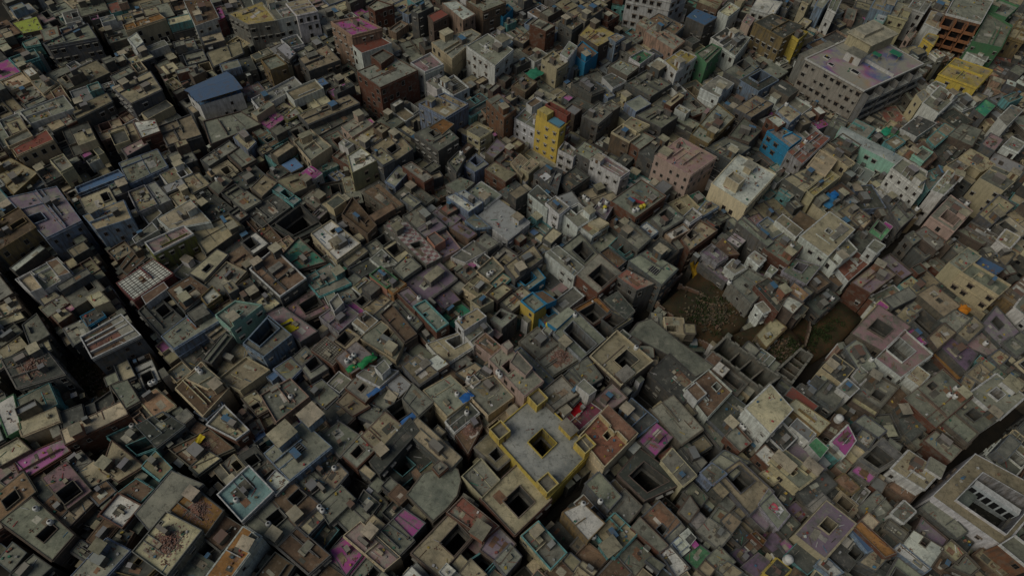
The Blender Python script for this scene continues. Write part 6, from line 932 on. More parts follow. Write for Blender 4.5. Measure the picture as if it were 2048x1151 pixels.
CAMP = (0., 0., 150.)
N_WIN = 0
def put_windows(root, base, P, H, prob, r, z0=1., maxn=26, minz=None):
    """single windows on the walls that stand free of their neighbours"""
    global N_WIN
    n=len(P); k=r.randrange(len(WIN)); cnt=0
    for i in range(n):
        a,b=P[i],P[(i+1)%n]; L=math.hypot(b[0]-a[0],b[1]-a[1])
        if L<1.8: continue
        u=unit(a,b); nx,ny=u[1],-u[0]
        mx,my=(a[0]+b[0])/2,(a[1]+b[1])/2
        if nx*(CAMP[0]-mx)+ny*(CAMP[1]-my) < 0: continue
        m=max(1,int(L/2.3)); fl=int((H-.9)/3.1)
        for q in range(fl):
            zb = H-.9-3.1*(q+1)+1.0
            if zb < z0: continue
            for j in range(m):
                if r.random()>prob or cnt>=maxn: continue
                t=(j+.5)/m; x=a[0]+u[0]*L*t; y=a[1]+u[1]*L*t
                if hm(x+nx*1.0,y+ny*1.0) > zb-.3 or hm(x+nx*2.2,y+ny*1.6) > zb+1.4: continue
                link('window', WIN[k][1], root, (x-base[0],y-base[1],zb-base[2]), math.atan2(u[1],u[0])+math.pi); cnt+=1; N_WIN+=1

def bil(P, u, v):
    a,b,c,d = P; return tuple(a[i]*(1-u)*(1-v)+b[i]*u*(1-v)+c[i]*u*v+d[i]*(1-u)*v for i in (0,1))
def inv_bil(P, q):
    u=v=.5
    for _ in range(8):
        x,y=bil(P,u,v); e=1e-4; xu,yu=bil(P,u+e,v); xv,yv=bil(P,u,v+e)
        a,b,c,d=(xu-x)/e,(xv-x)/e,(yu-y)/e,(yv-y)/e; det=a*d-b*c or 1e-9
        dx,dy=q[0]-x,q[1]-y; u+=(dx*d-b*dy)/det; v+=(a*dy-c*dx)/det
    return u,v

def shell_geo(bw, br, bp, P, H, wk, rk, d, r, zb=0., ledges=True, bco=None):
    """walls into bw, roof into br, parapet into bp; returns roof level, inner outline, courts"""
    bco = bco or bw
    wt = jit(WALL[wk], r); rt = jit(ROOF[rk], r, .1 if rk in('whi','lgr') else .3)
    if wk == 'gry': wt = jit(r.choice([(.135,.137,.13),(.11,.115,.113),(.16,.14,.11),(.13,.142,.155),(.21,.205,.185),(.135,.10,.08)]), r)
    clean = .3 if wk in ('dbl','yel','crm','mnt','grn','sal','pnk','lem','crw') else .5 if wk in('whi','stn') else 1.
    wt = wt+(clean,)
    wm = BR if wk == 'brk' else PL
    np_ = 'np' in d or H-zb < 2.0
    ph = 0. if np_ else (r.choice([.08,.12,.18,.25,.35,.5,.7]) if 'pp' not in d else .7)
    zr = H-ph; n=len(P)
    if d.get('pp') == 'none': ph=.25; zr=H-ph
    pt = wt; pm = wm
    if d.get('pp') in WALL: pt = WALL[d['pp']]+(.4,); pm = BR if d['pp']=='brk' else PL
    for i in range(n):
        a,b=P[i],P[(i+1)%n]
        bw.wallq(a, b, zb, zr, wm, wt)
        if ph: bp.wallq(a, b, zr, H, pm, pt)
        if ledges and math.hypot(b[0]-a[0],b[1]-a[1])>2.5 and r.random()<.55:
            u=unit(a,b); o=.22
            for q in range(1 if r.random()<.5 else 2):
                z=zr-.12-3.1*q
                if z<zb+2: break
                e=[(a[0]+u[0]*.02+u[1]*o,a[1]+u[1]*.02-u[0]*o),(b[0]-u[0]*.02+u[1]*o,b[1]-u[1]*.02-u[0]*o),(b[0]-u[0]*.02,b[1]-u[1]*.02),(a[0]+u[0]*.02,a[1]+u[1]*.02)]
                bw.prism(e, z-.14, z, PL, tuple(x*1.05 for x in wt[:3]), bottom=True)
    th = (.24 if 'pp' in d else r.uniform(.13,.2)) if area(P) > 12 else .12
    if ph:
        I = inset(P, th)
        kk=1.12 if ('pp' in d or r.random()<.35) else .92; cap = tuple(min(.66,x*kk+.02) for x in pt[:3])+(.6,) if wm==PL or 'pp' in d else (.26,.21,.17,.6)
        for i in range(n):
            j=(i+1)%n
            bp.flat([P[i],P[j],I[j],I[i]], H, PL, cap)
            bp.wallq(I[j], I[i], zr, H, PL if wm==BR and r.random()<.5 else pm, tuple(x*.95 for x in pt[:3])+(pt[3],))
    else: I = P
    paint = PAINT.get(d.get('k'), (0,0,0,0))
    rm = {'che':CH,'tin':SH,'blu':SH,'tile':SH,'lim':SH,'grn':RF}.get(rk, RF)
    courts=[]
    if n == 4:
        L0=math.hypot(I[1][0]-I[0][0],I[1][1]-I[0][1]); L1=math.hypot(I[2][0]-I[1][0],I[2][1]-I[1][1])
        us={0.,1.}; vs={0.,1.}
        fr=[(c,None) for c in d.get('c',())]+[(None,c) for c in d.get('cf',())]
        for c,cf in fr:
            if cf: courts.append(tuple(cf)); us|={cf[0],cf[1]}; vs|={cf[2],cf[3]}; continue
            u,v=inv_bil(I,c[:2]); du=min(c[3]/L0/2,.44); dv=min(c[2]/L1/2,.44)
            # size a runs along the front-right edge (side 1), b along the front-left edge (side 0)
            u0,u1=max(.04,u-du),min(.96,u+du); v0,v1=max(.04,v-dv),min(.96,v+dv)
            if u1-u0<.03 or v1-v0<.03: continue
            courts.append((u0,u1,v0,v1)); us|={u0,u1}; vs|={v0,v1}
        us=sorted(us); vs=sorted(vs)
        if 'none' != rk:
            for a in range(len(us)-1):
                for b in range(len(vs)-1):
                    um=(us[a]+us[a+1])/2; vm=(vs[b]+vs[b+1])/2
                    if any(c[0]<um<c[1] and c[2]<vm<c[3] for c in courts): continue
                    q=[(us[a],vs[b]),(us[a+1],vs[b]),(us[a+1],vs[b+1]),(us[a],vs[b+1])]
                    br.flat([bil(I,*k) for k in q], zr, rm, rt, paint, uv=[(k[0]*L0,k[1]*L1) for k in q])
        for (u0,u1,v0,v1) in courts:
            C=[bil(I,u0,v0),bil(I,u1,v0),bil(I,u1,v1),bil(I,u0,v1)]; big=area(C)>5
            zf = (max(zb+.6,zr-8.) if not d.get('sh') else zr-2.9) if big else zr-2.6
            it=(.085,.087,.083,1.) if wk in('brk','dgr','gry') else tuple(x*.55 for x in wt[:3])+(1.,)  # court walls darker than the house walls: shade put into the colour
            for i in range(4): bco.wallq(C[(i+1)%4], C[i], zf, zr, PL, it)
            bco.flat(C, zf, RF, (.032,.032,.03) if not d.get('sh') else (.19,.18,.15))  # near-black court floor is painted shade; sunken terraces stay mid-grey
            hh = r.uniform(.3,.75) if big else .22
            O=inset(C,-.16)
            ct=cap if ph else (.4,.4,.37,.5)
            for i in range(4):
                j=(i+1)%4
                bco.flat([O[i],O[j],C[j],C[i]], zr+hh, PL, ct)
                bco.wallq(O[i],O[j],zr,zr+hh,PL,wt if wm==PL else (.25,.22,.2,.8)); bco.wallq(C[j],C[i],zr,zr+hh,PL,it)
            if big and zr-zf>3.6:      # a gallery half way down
                G=inset(C,.55)
                for i in range(4):
                    j=(i+1)%4
                    bco.flat([C[i],C[j],G[j],G[i]], zr-3.0, PL, (.16,.155,.14,.9)); bco.wallq(G[j],G[i],zr-3.3,zr-3.0,PL,(.16,.155,.14,.9))
    elif rk != 'none':
        br.flat(I, zr, rm, rt, paint)
    return zr, I, courts, wt, rt, wm

def cabin_geo(b, c, u, w, dd, h, zr, wt, wm, r, top=None):
    b.box(c, u, w, dd, zr, zr+h, wm, wt, PL, (.3,.29,.26))
    if h > 1.3:
        ov=.16; b.box(c, u, w+2*ov, dd+2*ov, zr+h, zr+h+.13, PL, (.33,.32,.28,.6), RF, top or jit((.40,.36,.28),r,.3), bottom=True)
    else:
        b.box(c, u, w-.3, dd-.3, zr+h, zr+h+.004, PL, (.2,.2,.18), RF, jit((.26,.25,.22),r))

def roof_extras(bc, P, I, zr, r, wt, wm, rt, courts, n_lines, n_slab, paint=(0,0,0,0)):
    """low dividing walls, slabs and patches laid on a roof"""
    if len(I)!=4: return
    def free(u,v): return not any(c[0]-.08<u<c[1]+.08 and c[2]-.08<v<c[3]+.08 for c in courts)
    L0=math.hypot(I[1][0]-I[0][0],I[1][1]-I[0][1]); L1=math.hypot(I[2][0]-I[1][0],I[2][1]-I[1][1])
    for _ in range(n_lines):
        t=r.uniform(.25,.75); s=r.random()<.5; a=0. if r.random()<.6 else r.uniform(.1,.4); e=r.uniform(.55,1.)
        if not all(free(*((t,x) if s else (x,t))) for x in np.linspace(a,e,9)): continue
        p,q=(bil(I,t,a),bil(I,t,e)) if s else (bil(I,a,t),bil(I,e,t))
        L=math.hypot(q[0]-p[0],q[1]-p[1])
        if L<.8: continue
        h=r.choice([.12,.25,.5,.8]); bc.box(((p[0]+q[0])/2,(p[1]+q[1])/2),unit(p,q),L-.02,.16,zr,zr+h,PL,wt if wm==PL else (.27,.2,.16,.8),PL,tuple(min(.6,x*1.15+.02) for x in wt[:3]))
    u0=unit(I[0],I[1])
    for _ in range(n_slab):
        w,dd=r.uniform(.7,min(3.2,L0*.5)),r.uniform(.6,min(2.6,L1*.5))
        uu=r.uniform(.12+w/L0/2,max(.13+w/L0/2,.88-w/L0/2)); vv=r.uniform(.12+dd/L1/2,max(.13+dd/L1/2,.88-dd/L1/2))
        if not free(uu,vv) or uu>.9 or vv>.9: continue
        k=r.random(); c=bil(I,uu,vv)
        if k<.6:
            z=zr+.02+r.random()*.05
            bc.box(c,u0,w,dd,zr,z,PL,(.3,.28,.25),RF,jit(r.choice([(.40,.37,.30),(.13,.125,.11),(.26,.21,.15),(.52,.50,.46),(.26,.15,.10)]),r))
        elif k<.8: bc.box(c,u0,w*.6,dd*.5,zr,zr+r.uniform(.4,1.),PL,wt if wm==PL else (.3,.25,.2,.8),RF,jit((.38,.345,.27),r))
        else:                              # tin lean-to on short walls
            h=r.uniform(1.6,2.2); bc.box(c,u0,w,dd,zr,zr+h,PL,(.16,.15,.14,.9),SH,jit(r.choice([(.3,.3,.3),(.38,.35,.3),(.25,.16,.12),(.12,.25,.4),(.42,.42,.40)]),r))

exec_special = {}
roots=[]
last=None
WANT_CLUTTER=[]
for idx,(P,H,wk,rk,d,label,cat) in enumerate(HOUSES):
    r=random.Random(1000+idx); P=[tuple(p) for p in P]; H=H+.017*(idx%37)
    if area(P)<0: P=P[::-1]
    c=cen(P)
    if label is None:                                     # roof room: one part of the house before it
        root,base,zroof=last
        b=MB(); zr,I,co,wt,rt,wm=shell_geo(b,b,b,P,H,wk,rk,d,r,zb=zroof-1.5,ledges=False)
        o=b.build('roof_room',root,base); continue
    base=(c[0],c[1],0.)
    name={'apartment block':'apartment_block','courtyard house':'courtyard_house','small house':'small_house','ruin':'ruined_house'}.get(cat,'house')
    root=empty(name,base)
    tag(root,label,cat,{'apartment block':'tall blocks above the roofs','courtyard house':'houses round an open court','small house':'small houses packed between the larger ones','ruin':'roofless ruins'}.get(cat,'flat roofed houses of the old town'))
    bw,br,bp,bc,bk=MB(),MB(),MB(),MB(),MB()
    if rk=='none':
        n=len(P); I=inset(P,.55)
        for i in range(n):
            a,b_,ia,ib=P[i],P[(i+1)%n],I[i],I[(i+1)%n]; m=max(2,int(math.hypot(b_[0]-a[0],b_[1]-a[1])/1.3)); hs=[H-abs(r.gauss(0,.5)) for _ in range(m+1)]
            for k in range(m):
                f=lambda p,q,t:(p[0]+(q[0]-p[0])*t,p[1]+(q[1]-p[1])*t)
                p0,p1,q0,q1=f(a,b_,k/m),f(a,b_,(k+1)/m),f(ia,ib,k/m),f(ia,ib,(k+1)/m)
                bw.prism([p0,p1,q1,q0],0,hs[k],PL,(.15,.15,.13,1.),PL,(.26,.25,.21,.9))
        for t in (.3,.52,.76):
            p,q=bil(I,t,0),bil(I,t,1)
            if math.hypot(I[1][0]-I[0][0],I[1][1]-I[0][1]) < math.hypot(I[2][0]-I[1][0],I[2][1]-I[1][1]): p,q=bil(I,0,t),bil(I,1,t)
            bc.box(((p[0]+q[0])/2,(p[1]+q[1])/2),unit(p,q),math.hypot(q[0]-p[0],q[1]-p[1])-.02,.35,0,H-1.2-r.random(),PL,(.15,.14,.12,1.),PL,(.24,.22,.18))
        br.flat(I,3.,RF,(.05,.055,.04)); wo=bw.build('wall',root,base); br.build('floor',root,base); bc.build('inner_wall',root,base)
        continue
    zr,I,courts,wt,rt,wm=shell_geo(bw,br,bp,P,H,wk,rk,d,r,bco=bk)
    A=area(P); sp=d.get('special')
    if not sp and len(P)==4 and rk not in('blu','tin','tile','lim','mnt'):
        dens=min(4,int(A/20)); roof_extras(bc,P,I,zr,r,wt,wm,rt,courts,r.randint(dens//2,dens),r.randint(dens//2,dens+2))
    bw.build('wall',root,base); br.build('roof',root,base); bp.build('parapet',root,base); bk.build('courtyard',root,base)
    u0=unit(P[0],P[1]) if len(P)==4 else (1,0)
    cabs=list(d.get('s',()))
    if not cabs and not sp and A>42 and r.random()<.45 and len(I)==4 and rk not in('blu','tin','tile','whi','lim'):
        for _ in range(6):
            uu,vv=r.choice([.2,.8]),r.choice([.25,.8])
            if not any(q[0]-.2<uu<q[1]+.2 and q[2]-.2<vv<q[3]+.2 for q in courts):
                cabs.append([*bil(I,uu,vv),2.1,2.4,2.3]); break
    for s in cabs:
        b=MB(); w,dd=s[2],s[3]; h=s[4]
        cabin_geo(b,s[:2],u0,dd,w,h,zr,wt if wk not in('brk',) else (.28,.13,.085,1.),wm,r)
        so=b.build('stair_cabin' if h>1.3 else 'roof_box',root,base)
        if h>1.7:
            k=1 if r.random()<.5 else 0; e=[(u0[1],-u0[0],w/2),( -u0[0],-u0[1],dd/2)][k]
            do=link('door',DOOR,so,(s[0]+e[0]*e[2]-base[0],s[1]+e[1]*e[2]-base[1],zr+.02),math.atan2(e[1],e[0])-math.pi/2)
    if 'g' in d:
        for g in d['g']:
            b=MB(); b.box(g[:2],u0,2.6,1.9,zr,zr+.25,PL,(.12,.12,.11),PN,(.02,.02,.02)); 
            for k in range(5): b.box((g[0]+u0[0]*(k-2)*.55,g[1]+u0[1]*(k-2)*.55),u0,.16,1.95,zr+.25,zr+.33,PL,(.33,.33,.31))
            b.build('skylight',root,base)
    if 'grid' in d:
        b=MB()
        for k in range(9):
            for s in (0,1):
                p,q=(bil(I,(k+.5)/9,0),bil(I,(k+.5)/9,1)) if s else (bil(I,0,(k+.5)/9),bil(I,1,(k+.5)/9))
                b.box(((p[0]+q[0])/2,(p[1]+q[1])/2),unit(p,q),math.hypot(q[0]-p[0],q[1]-p[1])-.02,.09,zr+(.03 if s else .0),zr+(.12 if s else .09),IR,(.1,.09,.08))
        b.build('roof_grid',root,base)
    bc.build('roof_ledge',root,base)
    if sp not in('bigapt','mansion'): put_windows(root,base,P,H,.3 if sp=='creamtower' else .7 if 'win' in d else .45,r)
    for (x,y,k,tl) in d.get('t',()):
        body,lid=TANKS[k]; te=empty('water_tank',(x,y,zr),r.uniform(0,6.28)); tag(te,tl,'water tank','water tanks on the roofs')
        link('tank_body',body,te,(0,0,0)); link('lid',lid,te,(0,0,0))
    if 'rub' in d and A>30: WANT_CLUTTER.append((label,I,zr,courts,A))
    last=(root,base,zr); roots.append((root,base,P,I,zr,H,d,wk,rk,r,wt,courts))
    if sp: exec_special[sp]=(root,base,P,I,zr,H,r,wt)

# ------------------------------------------------------------------ houses that need more of their own
def sub(name, f):
    def run(key):
        if key not in exec_special: return
        b=MB(); root,base,P,I,zr,H,r,wt=exec_special[key]; f(b,P,I,zr,H,r,wt); b.build(name,root,base)
    return run
YL=(.64,.475,.11,.6)
if 'mansion' in exec_special:
    root,base,P,I,zr,H,r,wt=exec_special['mansion']
    u=unit(P[0],P[1])
    for (a,b_) in ((.09,.09),(.91,.09),(.91,.91),(.09,.91)):
        b=MB(); q=bil(P,a,b_); Q=rect(q,u,3.3,3.3); h=2.2
        b.prism(Q,zr,zr+h,PL,YL,RF,(.22,.21,.19)); K=inset(Q,.2)
        for i in range(4):
            j=(i+1)%4; b.wallq(Q[i],Q[j],zr+h,zr+h+.9,PL,YL); b.flat([Q[i],Q[j],K[j],K[i]],zr+h+.9,PL,(.62,.52,.22,.3)); b.wallq(K[j],K[i],zr+h,zr+h+.9,PL,YL)
        to=b.build('turret',root,base)
        b=MB()      # ladder up the turret
        s=1 if a<.5 else -1; px=q[0]+u[0]*s*1.85; py=q[1]+u[1]*s*1.85; v=(-u[1],u[0])
        for k in (-.2,.2): b.prism(rect((px+v[0]*k,py+v[1]*k),u,.07,.07),zr,zr+h+.5,WD,(.2,.1,.05))
        for k in range(8): b.box((px,py),v,.45,.06,zr+.2+k*.3,zr+.26+k*.3,WD,(.2,.1,.05))
        b.build('ladder',to,base)
    b=MB()
    q=bil(P,.62,.93); cabin_geo(b,q,u,3.6,2.2,2.3,zr,YL,PL,r,(.27,.25,.22)); b.build('stair_cabin',root,base)
def f_brownroof(b,P,I,zr,H,r,wt):
    pts=[bil(I,.02,.66),bil(I,.42,.66),bil(I,.42,.60),bil(I,.62,.60),bil(I,.62,.68),bil(I,.98,.68)]
    for p,q in zip(pts[:-1],pts[1:]): b.box(((p[0]+q[0])/2,(p[1]+q[1])/2),unit(p,q),math.hypot(q[0]-p[0],q[1]-p[1])+.2,.3,zr,H+1.15,PL,(.56,.45,.24,.5),PL,(.6,.52,.36,.3))
    Q=[bil(I,.01,.67),bil(I,.99,.69),bil(I,.99,.99),bil(I,.01,.99)]
    b.flat(Q,zr+1.1,RF,(.27,.15,.11)); b.wallq(Q[0],Q[1],zr,zr+1.1,PL,(.5,.42,.25,.6))
sub('upper_terrace',f_brownroof)('brownroof')
def f_hwalls(b,P,I,zr,H,r,wt):
    for v in (.22,.42,.76): 
        p,q=bil(I,.03,v),bil(I,.97,v)
        p,q=(bil(I,v,.03),bil(I,v,.97)); b.box(((p[0]+q[0])/2,(p[1]+q[1])/2),unit(p,q),math.hypot(q[0]-p[0],q[1]-p[1]),.3,zr,H+r.uniform(-.2,.25),PL,(.56,.56,.55,.5),PL,(.62,.62,.6,.3))
    Q=[bil(I,.45,.02),bil(I,.74,.02),bil(I,.74,.7),bil(I,.45,.7)]; b.flat(Q,zr+.03,RF,(.26,.13,.11))
    Q=[bil(I,.02,.72),bil(I,.98,.72),bil(I,.98,.99),bil(I,.02,.99)]; b.prism(Q,zr,zr+.4,PL,(.5,.5,.48,.6),RF,(.34,.33,.29))
sub('inner_wall',f_hwalls)('hwalls')
def f_blueshed(b,P,I,zr,H,r,wt):
    O=inset(P,-.5); a,c,d_,e=O
    z0,z1=H+1.7,H+3.0
    m1,m2=((O[1][0]+O[0][0])/2,(O[1][1]+O[0][1])/2),((O[2][0]+O[3][0])/2,(O[2][1]+O[3][1])/2)
    t=(.12,.19,.31)
    L=math.hypot(O[2][0]-O[1][0],O[2][1]-O[1][1])
    for q0,q1,zz0,zz1 in ((O[1],O[2],z0,z1),(O[3],O[0],z0,z1)):
        o2=(m2,m1) if q0 is O[1] else (m1,m2)
        b.face([(q0[0],q0[1],zz0),(q1[0],q1[1],zz0),(o2[0][0],o2[0][1],zz1),(o2[1][0],o2[1][1],zz1)],SH,t,uv=[(0,0),(L,0),(L,3),(0,3)])
sub('sheet_roof',f_blueshed)('blueshed')
def f_blueshed2(b,P,I,zr,H,r,wt):
    for k in range(9):
        for s,(p,q) in enumerate(((P[1],P[2]),(P[0],P[1]))):
            if s and k>4: continue
            t=k/(8 if not s else 4); x=p[0]+(q[0]-p[0])*t; y=p[1]+(q[1]-p[1])*t
            b.box((x,y),unit(p,q),.16,.16,H,H+1.75,WD,(.3,.2,.1))
    K=inset(P,1.2); 
    for i in range(4): b.wallq(K[i],K[(i+1)%4],H,H+1.6,PL,(.30,.19,.08,.9))
sub('timber_frame',f_blueshed2)('blueshed')
def f_yt(b,P,I,zr,H,r,wt):
    Q=[bil(P,.02,.02),bil(P,.45,.02),bil(P,.45,.55),bil(P,.02,.55)]
    b.prism(Q,zr,H+2.2,PL,YL,RF,(.5,.42,.18))
    Q=[bil(P,.0,.62),bil(P,1.,.62),bil(P,1.,1.),bil(P,.0,1.)]; K=inset(Q,.25)
    for i in range(4):
        j=(i+1)%4; b.wallq(Q[i],Q[j],zr,H+2.6,PL,(.26,.07,.05,.7)); b.flat([Q[i],Q[j],K[j],K[i]],H+2.6,PL,(.3,.1,.08)); b.wallq(K[j],K[i],zr,H+2.6,PL,(.26,.07,.05,.8))
    b.flat(K,zr+.6,RF,(.26,.16,.12))
    Q=[bil(P,.5,.05),bil(P,.98,.05),bil(P,.98,.55),bil(P,.5,.55)]; b.flat(Q,zr+.5,SH,(.16,.40,.55))
    # dark red back half of the side wall
    p,q=bil(P,1,.62),bil(P,1,1); n=(unit(P[1],P[2])[1],-unit(P[1],P[2])[0])
    b.wallq((p[0]+n[0]*.02,p[1]+n[1]*.02),(q[0]+n[0]*.02,q[1]+n[1]*.02),0,zr,PL,(.24,.08,.06,.8))
sub('roof_rooms',f_yt)('yellowtower')
def f_ct(b,P,I,zr,H,r,wt):
    u=unit(P[0],P[1])
    Q=rect(bil(P,.42,.22),u,4.2,3.4); K=inset(Q,.3)
    b.prism(Q,zr,zr+2.6,PL,(.6,.52,.36,.4),RF,(.30,.29,.25))
    for i in range(4):
        j=(i+1)%4; b.wallq(Q[i],Q[j],zr+2.6,zr+3.5,PL,(.6,.52,.36,.4)); b.flat([Q[i],Q[j],K[j],K[i]],zr+3.5,PL,(.6,.56,.45,.3)); b.wallq(K[j],K[i],zr+2.6,zr+3.5,PL,(.5,.44,.32,.6))
    Q=rect(bil(P,.45,.72),u,3.2,3.0); b.prism(inset(Q,.5),zr,zr+2.5,PL,(.6,.52,.36,.4)); b.prism(Q,zr+2.5,zr+2.75,PL,(.5,.47,.4,.6),RF,(.38,.36,.31),bottom=True)
sub('roof_rooms',f_ct)('creamtower')
def f_bt(b,P,I,zr,H,r,wt):
    Q=[bil(I,.5,.3),bil(I,.99,.3),bil(I,.99,.97),bil(I,.5,.97)]; b.prism(Q,zr,zr+.25,PL,(.1,.3,.5),RF,(.36,.32,.28))
    for p,q in ((bil(I,.5,.3),bil(I,.5,.97)),): b.box(((p[0]+q[0])/2,(p[1]+q[1])/2),unit(p,q),math.hypot(q[0]-p[0],q[1]-p[1]),.25,zr,H+.5,PL,(.04,.3,.62,.3),PL,(.1,.45,.72,.2))
sub('terrace_wall',f_bt)('bluetower')
def balconies(name, key, edge, floors, z_top, step, nb, dep, t_sl, t_pi, inner):
    if key not in exec_special: return
    root,base,P,I,zr,H,r,wt=exec_special[key]
    a,b_=P[edge],P[(edge+1)%4]; u=unit(a,b_); n=(u[1],-u[0]); L=math.hypot(b_[0]-a[0],b_[1]-a[1])
    for k in range(floors):
        z=z_top-step*k
        for j in range(nb):
            b=MB(); t0=L*(j+.06)/nb; t1=L*(j+.94)/nb; c=((a[0]+u[0]*(t0+t1)/2+n[0]*dep/2),(a[1]+u[1]*(t0+t1)/2+n[1]*dep/2))
            b.box(c,u,t1-t0,dep-.02,z-step,z-step+.18,PL,t_sl,bottom=True)
            R0=rect(c,u,t1-t0,dep-.02); K=inset(R0,.14)
            for i in (0,1,3):
                j2=(i+1)%4; b.prism([R0[i],R0[j2],K[j2],K[i]],z-step+.18,z-step+1.1,PL,t_sl,PL,tuple(min(.7,x*1.2) for x in t_sl[:3]))
            b.box((a[0]+u[0]*t0,a[1]+u[1]*t0) if False else (a[0]+u[0]*t0+n[0]*dep*.5,a[1]+u[1]*t0+n[1]*dep*.5),u,.3,dep-.06,z-step+.18,z,PL,t_pi)
            w=t1-t0-.8; x=(a[0]+u[0]*(t0+t1)/2+n[0]*.03,a[1]+u[1]*(t0+t1)/2+n[1]*.03)
            p=(x[0]-u[0]*w/2,x[1]-u[1]*w/2); q=(x[0]+u[0]*w/2,x[1]+u[1]*w/2); b.wallq(p,q,z-step+.2,z-.5,PN,inner)
            b.build(name,root,base)
def zr_of(k): return exec_special[k][4] if k in exec_special else 10.
balconies('balcony','balcony',0,4,zr_of('balcony')-.4,3.3,3,1.9,(.40,.17,.08,.7),(.36,.15,.07,.8),(.02,.02,.02))
if 'bigapt' in exec_special:
    balconies('balcony','bigapt',1,5,zr_of('bigapt')-.6,3.3,4,2.3,(.34,.35,.34,.7),(.2,.2,.2,.8),(.012,.012,.012))
    root,base,P,I,zr,H,r,wt=exec_special['bigapt']
    u=unit(P[0],P[1]); v=unit(P[1],P[2])
    L0=math.hypot(P[1][0]-P[0][0],P[1][1]-P[0][1]); L1=math.hypot(P[2][0]-P[1][0],P[2][1]-P[1][1]); n0=(u[1],-u[0])
    for fl in range(6):
        for k in range(9):
            if r.random()<.16: continue
            x=P[0][0]+u[0]*L0*(k+.5)/9; y=P[0][1]+u[1]*L0*(k+.5)/9; z=zr-2.5-3.35*fl
            if z<1: continue
            o=link('window',WIN[6+(fl+k)%3 if r.random()<.75 else 3][1],root,(x-base[0],y-base[1],z),math.atan2(u[1],u[0])+math.pi,(1.,1,1.))
    WT=(.60,.59,.56,.4)
    b=MB()                                             # white roof rim, low divider and powder strewn floors
    Q=[bil(I,.0,.0),bil(I,1,.0),bil(I,1,.48),bil(I,.0,.48)]; b.flat(Q,zr+.01,RB,(.4,.38,.32),(1,1,1,1))
    Q=[bil(I,.0,.5),bil(I,1,.5),bil(I,1,1),bil(I,.0,1)]; b.flat(Q,zr+.01,RB,(.4,.38,.32),(1,1,1,.85))
    b.build('powdered_floor',root,base)
    b=MB()
    p,q=bil(I,.3,.49),bil(I,1,.49); b.box(((p[0]+q[0])/2,(p[1]+q[1])/2),unit(p,q),math.hypot(q[0]-p[0],q[1]-p[1]),.3,zr,zr+1.,PL,WT)
    O=inset(P,-.35)
    for i in range(4):
        j=(i+1)%4; b.prism([O[i],O[j],P[j],P[i]],zr-.15,H+.06,PL,WT,bottom=True)
    b.build('white_rim',root,base)
    b=MB(); cabin_geo(b,bil(I,.40,.40),u,5.2,4.,2.9,zr,WT,PL,r,(.27,.26,.22)); so=b.build('stair_cabin',root,base)
    q=bil(I,.40,.40); link('door',DOOR,so,(q[0]+n0[0]*2.0-base[0],q[1]+n0[1]*2.0-base[1],zr+.02),math.atan2(n0[1],n0[0])-math.pi/2,(1.2,1,1.1))
    b=MB(); Q=[bil(I,.02,.6),bil(I,.42,.6),bil(I,.42,1.02),bil(I,.02,1.02)]; b.prism(Q,zr,zr+4.,PL,(.52,.46,.30,.5),RF,(.44,.40,.32)); b.prism(inset(Q,-.6),zr+4.,zr+4.3,PL,(.55,.5,.38,.5),RF,(.44,.41,.33),bottom=True)
    Q=[bil(I,.05,.62),bil(I,.25,.62),bil(I,.25,.95),bil(I,.05,.95)]; b.prism(Q,zr+4.3,zr+5.4,PL,(.5,.46,.36,.5),RF,(.46,.43,.36)); b.build('penthouse',root,base)
    b=MB()
    for (a,c,w,dd) in ((.14,.2,1.7,1.2),(.3,.12,1.5,1.1),(.62,.22,2.4,1.4)):
        q=bil(I,a,c); b.box(q,u,w+.4,dd+.4,zr,zr+.3,PL,WT); b.box(q,u,w,dd,zr+.3,zr+.304,PN,(.01,.01,.01))
    b.build('skylight',root,base)
    b=MB(); Q=[bil(I,-.22,.1),bil(I,.0,.1),bil(I,.0,.6),bil(I,-.22,.6)]; b.prism(Q,0,zr-1.6,PL,(.25,.25,.23,.9),RF,(.25,.24,.21)); b.build('side_wing',root,base)
    for (a,c) in ((.68,.82),(.55,.62)):
        te=empty('roof_canopy',(*bil(I,a,c),zr),math.atan2(u[1],u[0])); tag(te,'small green sheet canopy on posts on the big grey apartment roof'+(', the larger' if a>.6 else ', the smaller'),'canopy','green canopies on the apartment roof')
        b=MB(); s=1. if a>.6 else .75; b.prism([(-1.8*s,-1.2*s),(1.8*s,-1.2*s),(1.8*s,1.2*s),(-1.8*s,1.2*s)],1.9,2.05,SH,(.05,.30,.17),bottom=True); o=b.build('canopy_sheet',te)
        for ex in (-1.6*s,1.6*s):
            for ey in (-1.*s,1.*s):
                b=MB(); b.box((ex,ey),(1,0),.12,.12,0,1.9,PL,(.5,.4,.2)); b.build('post',te)
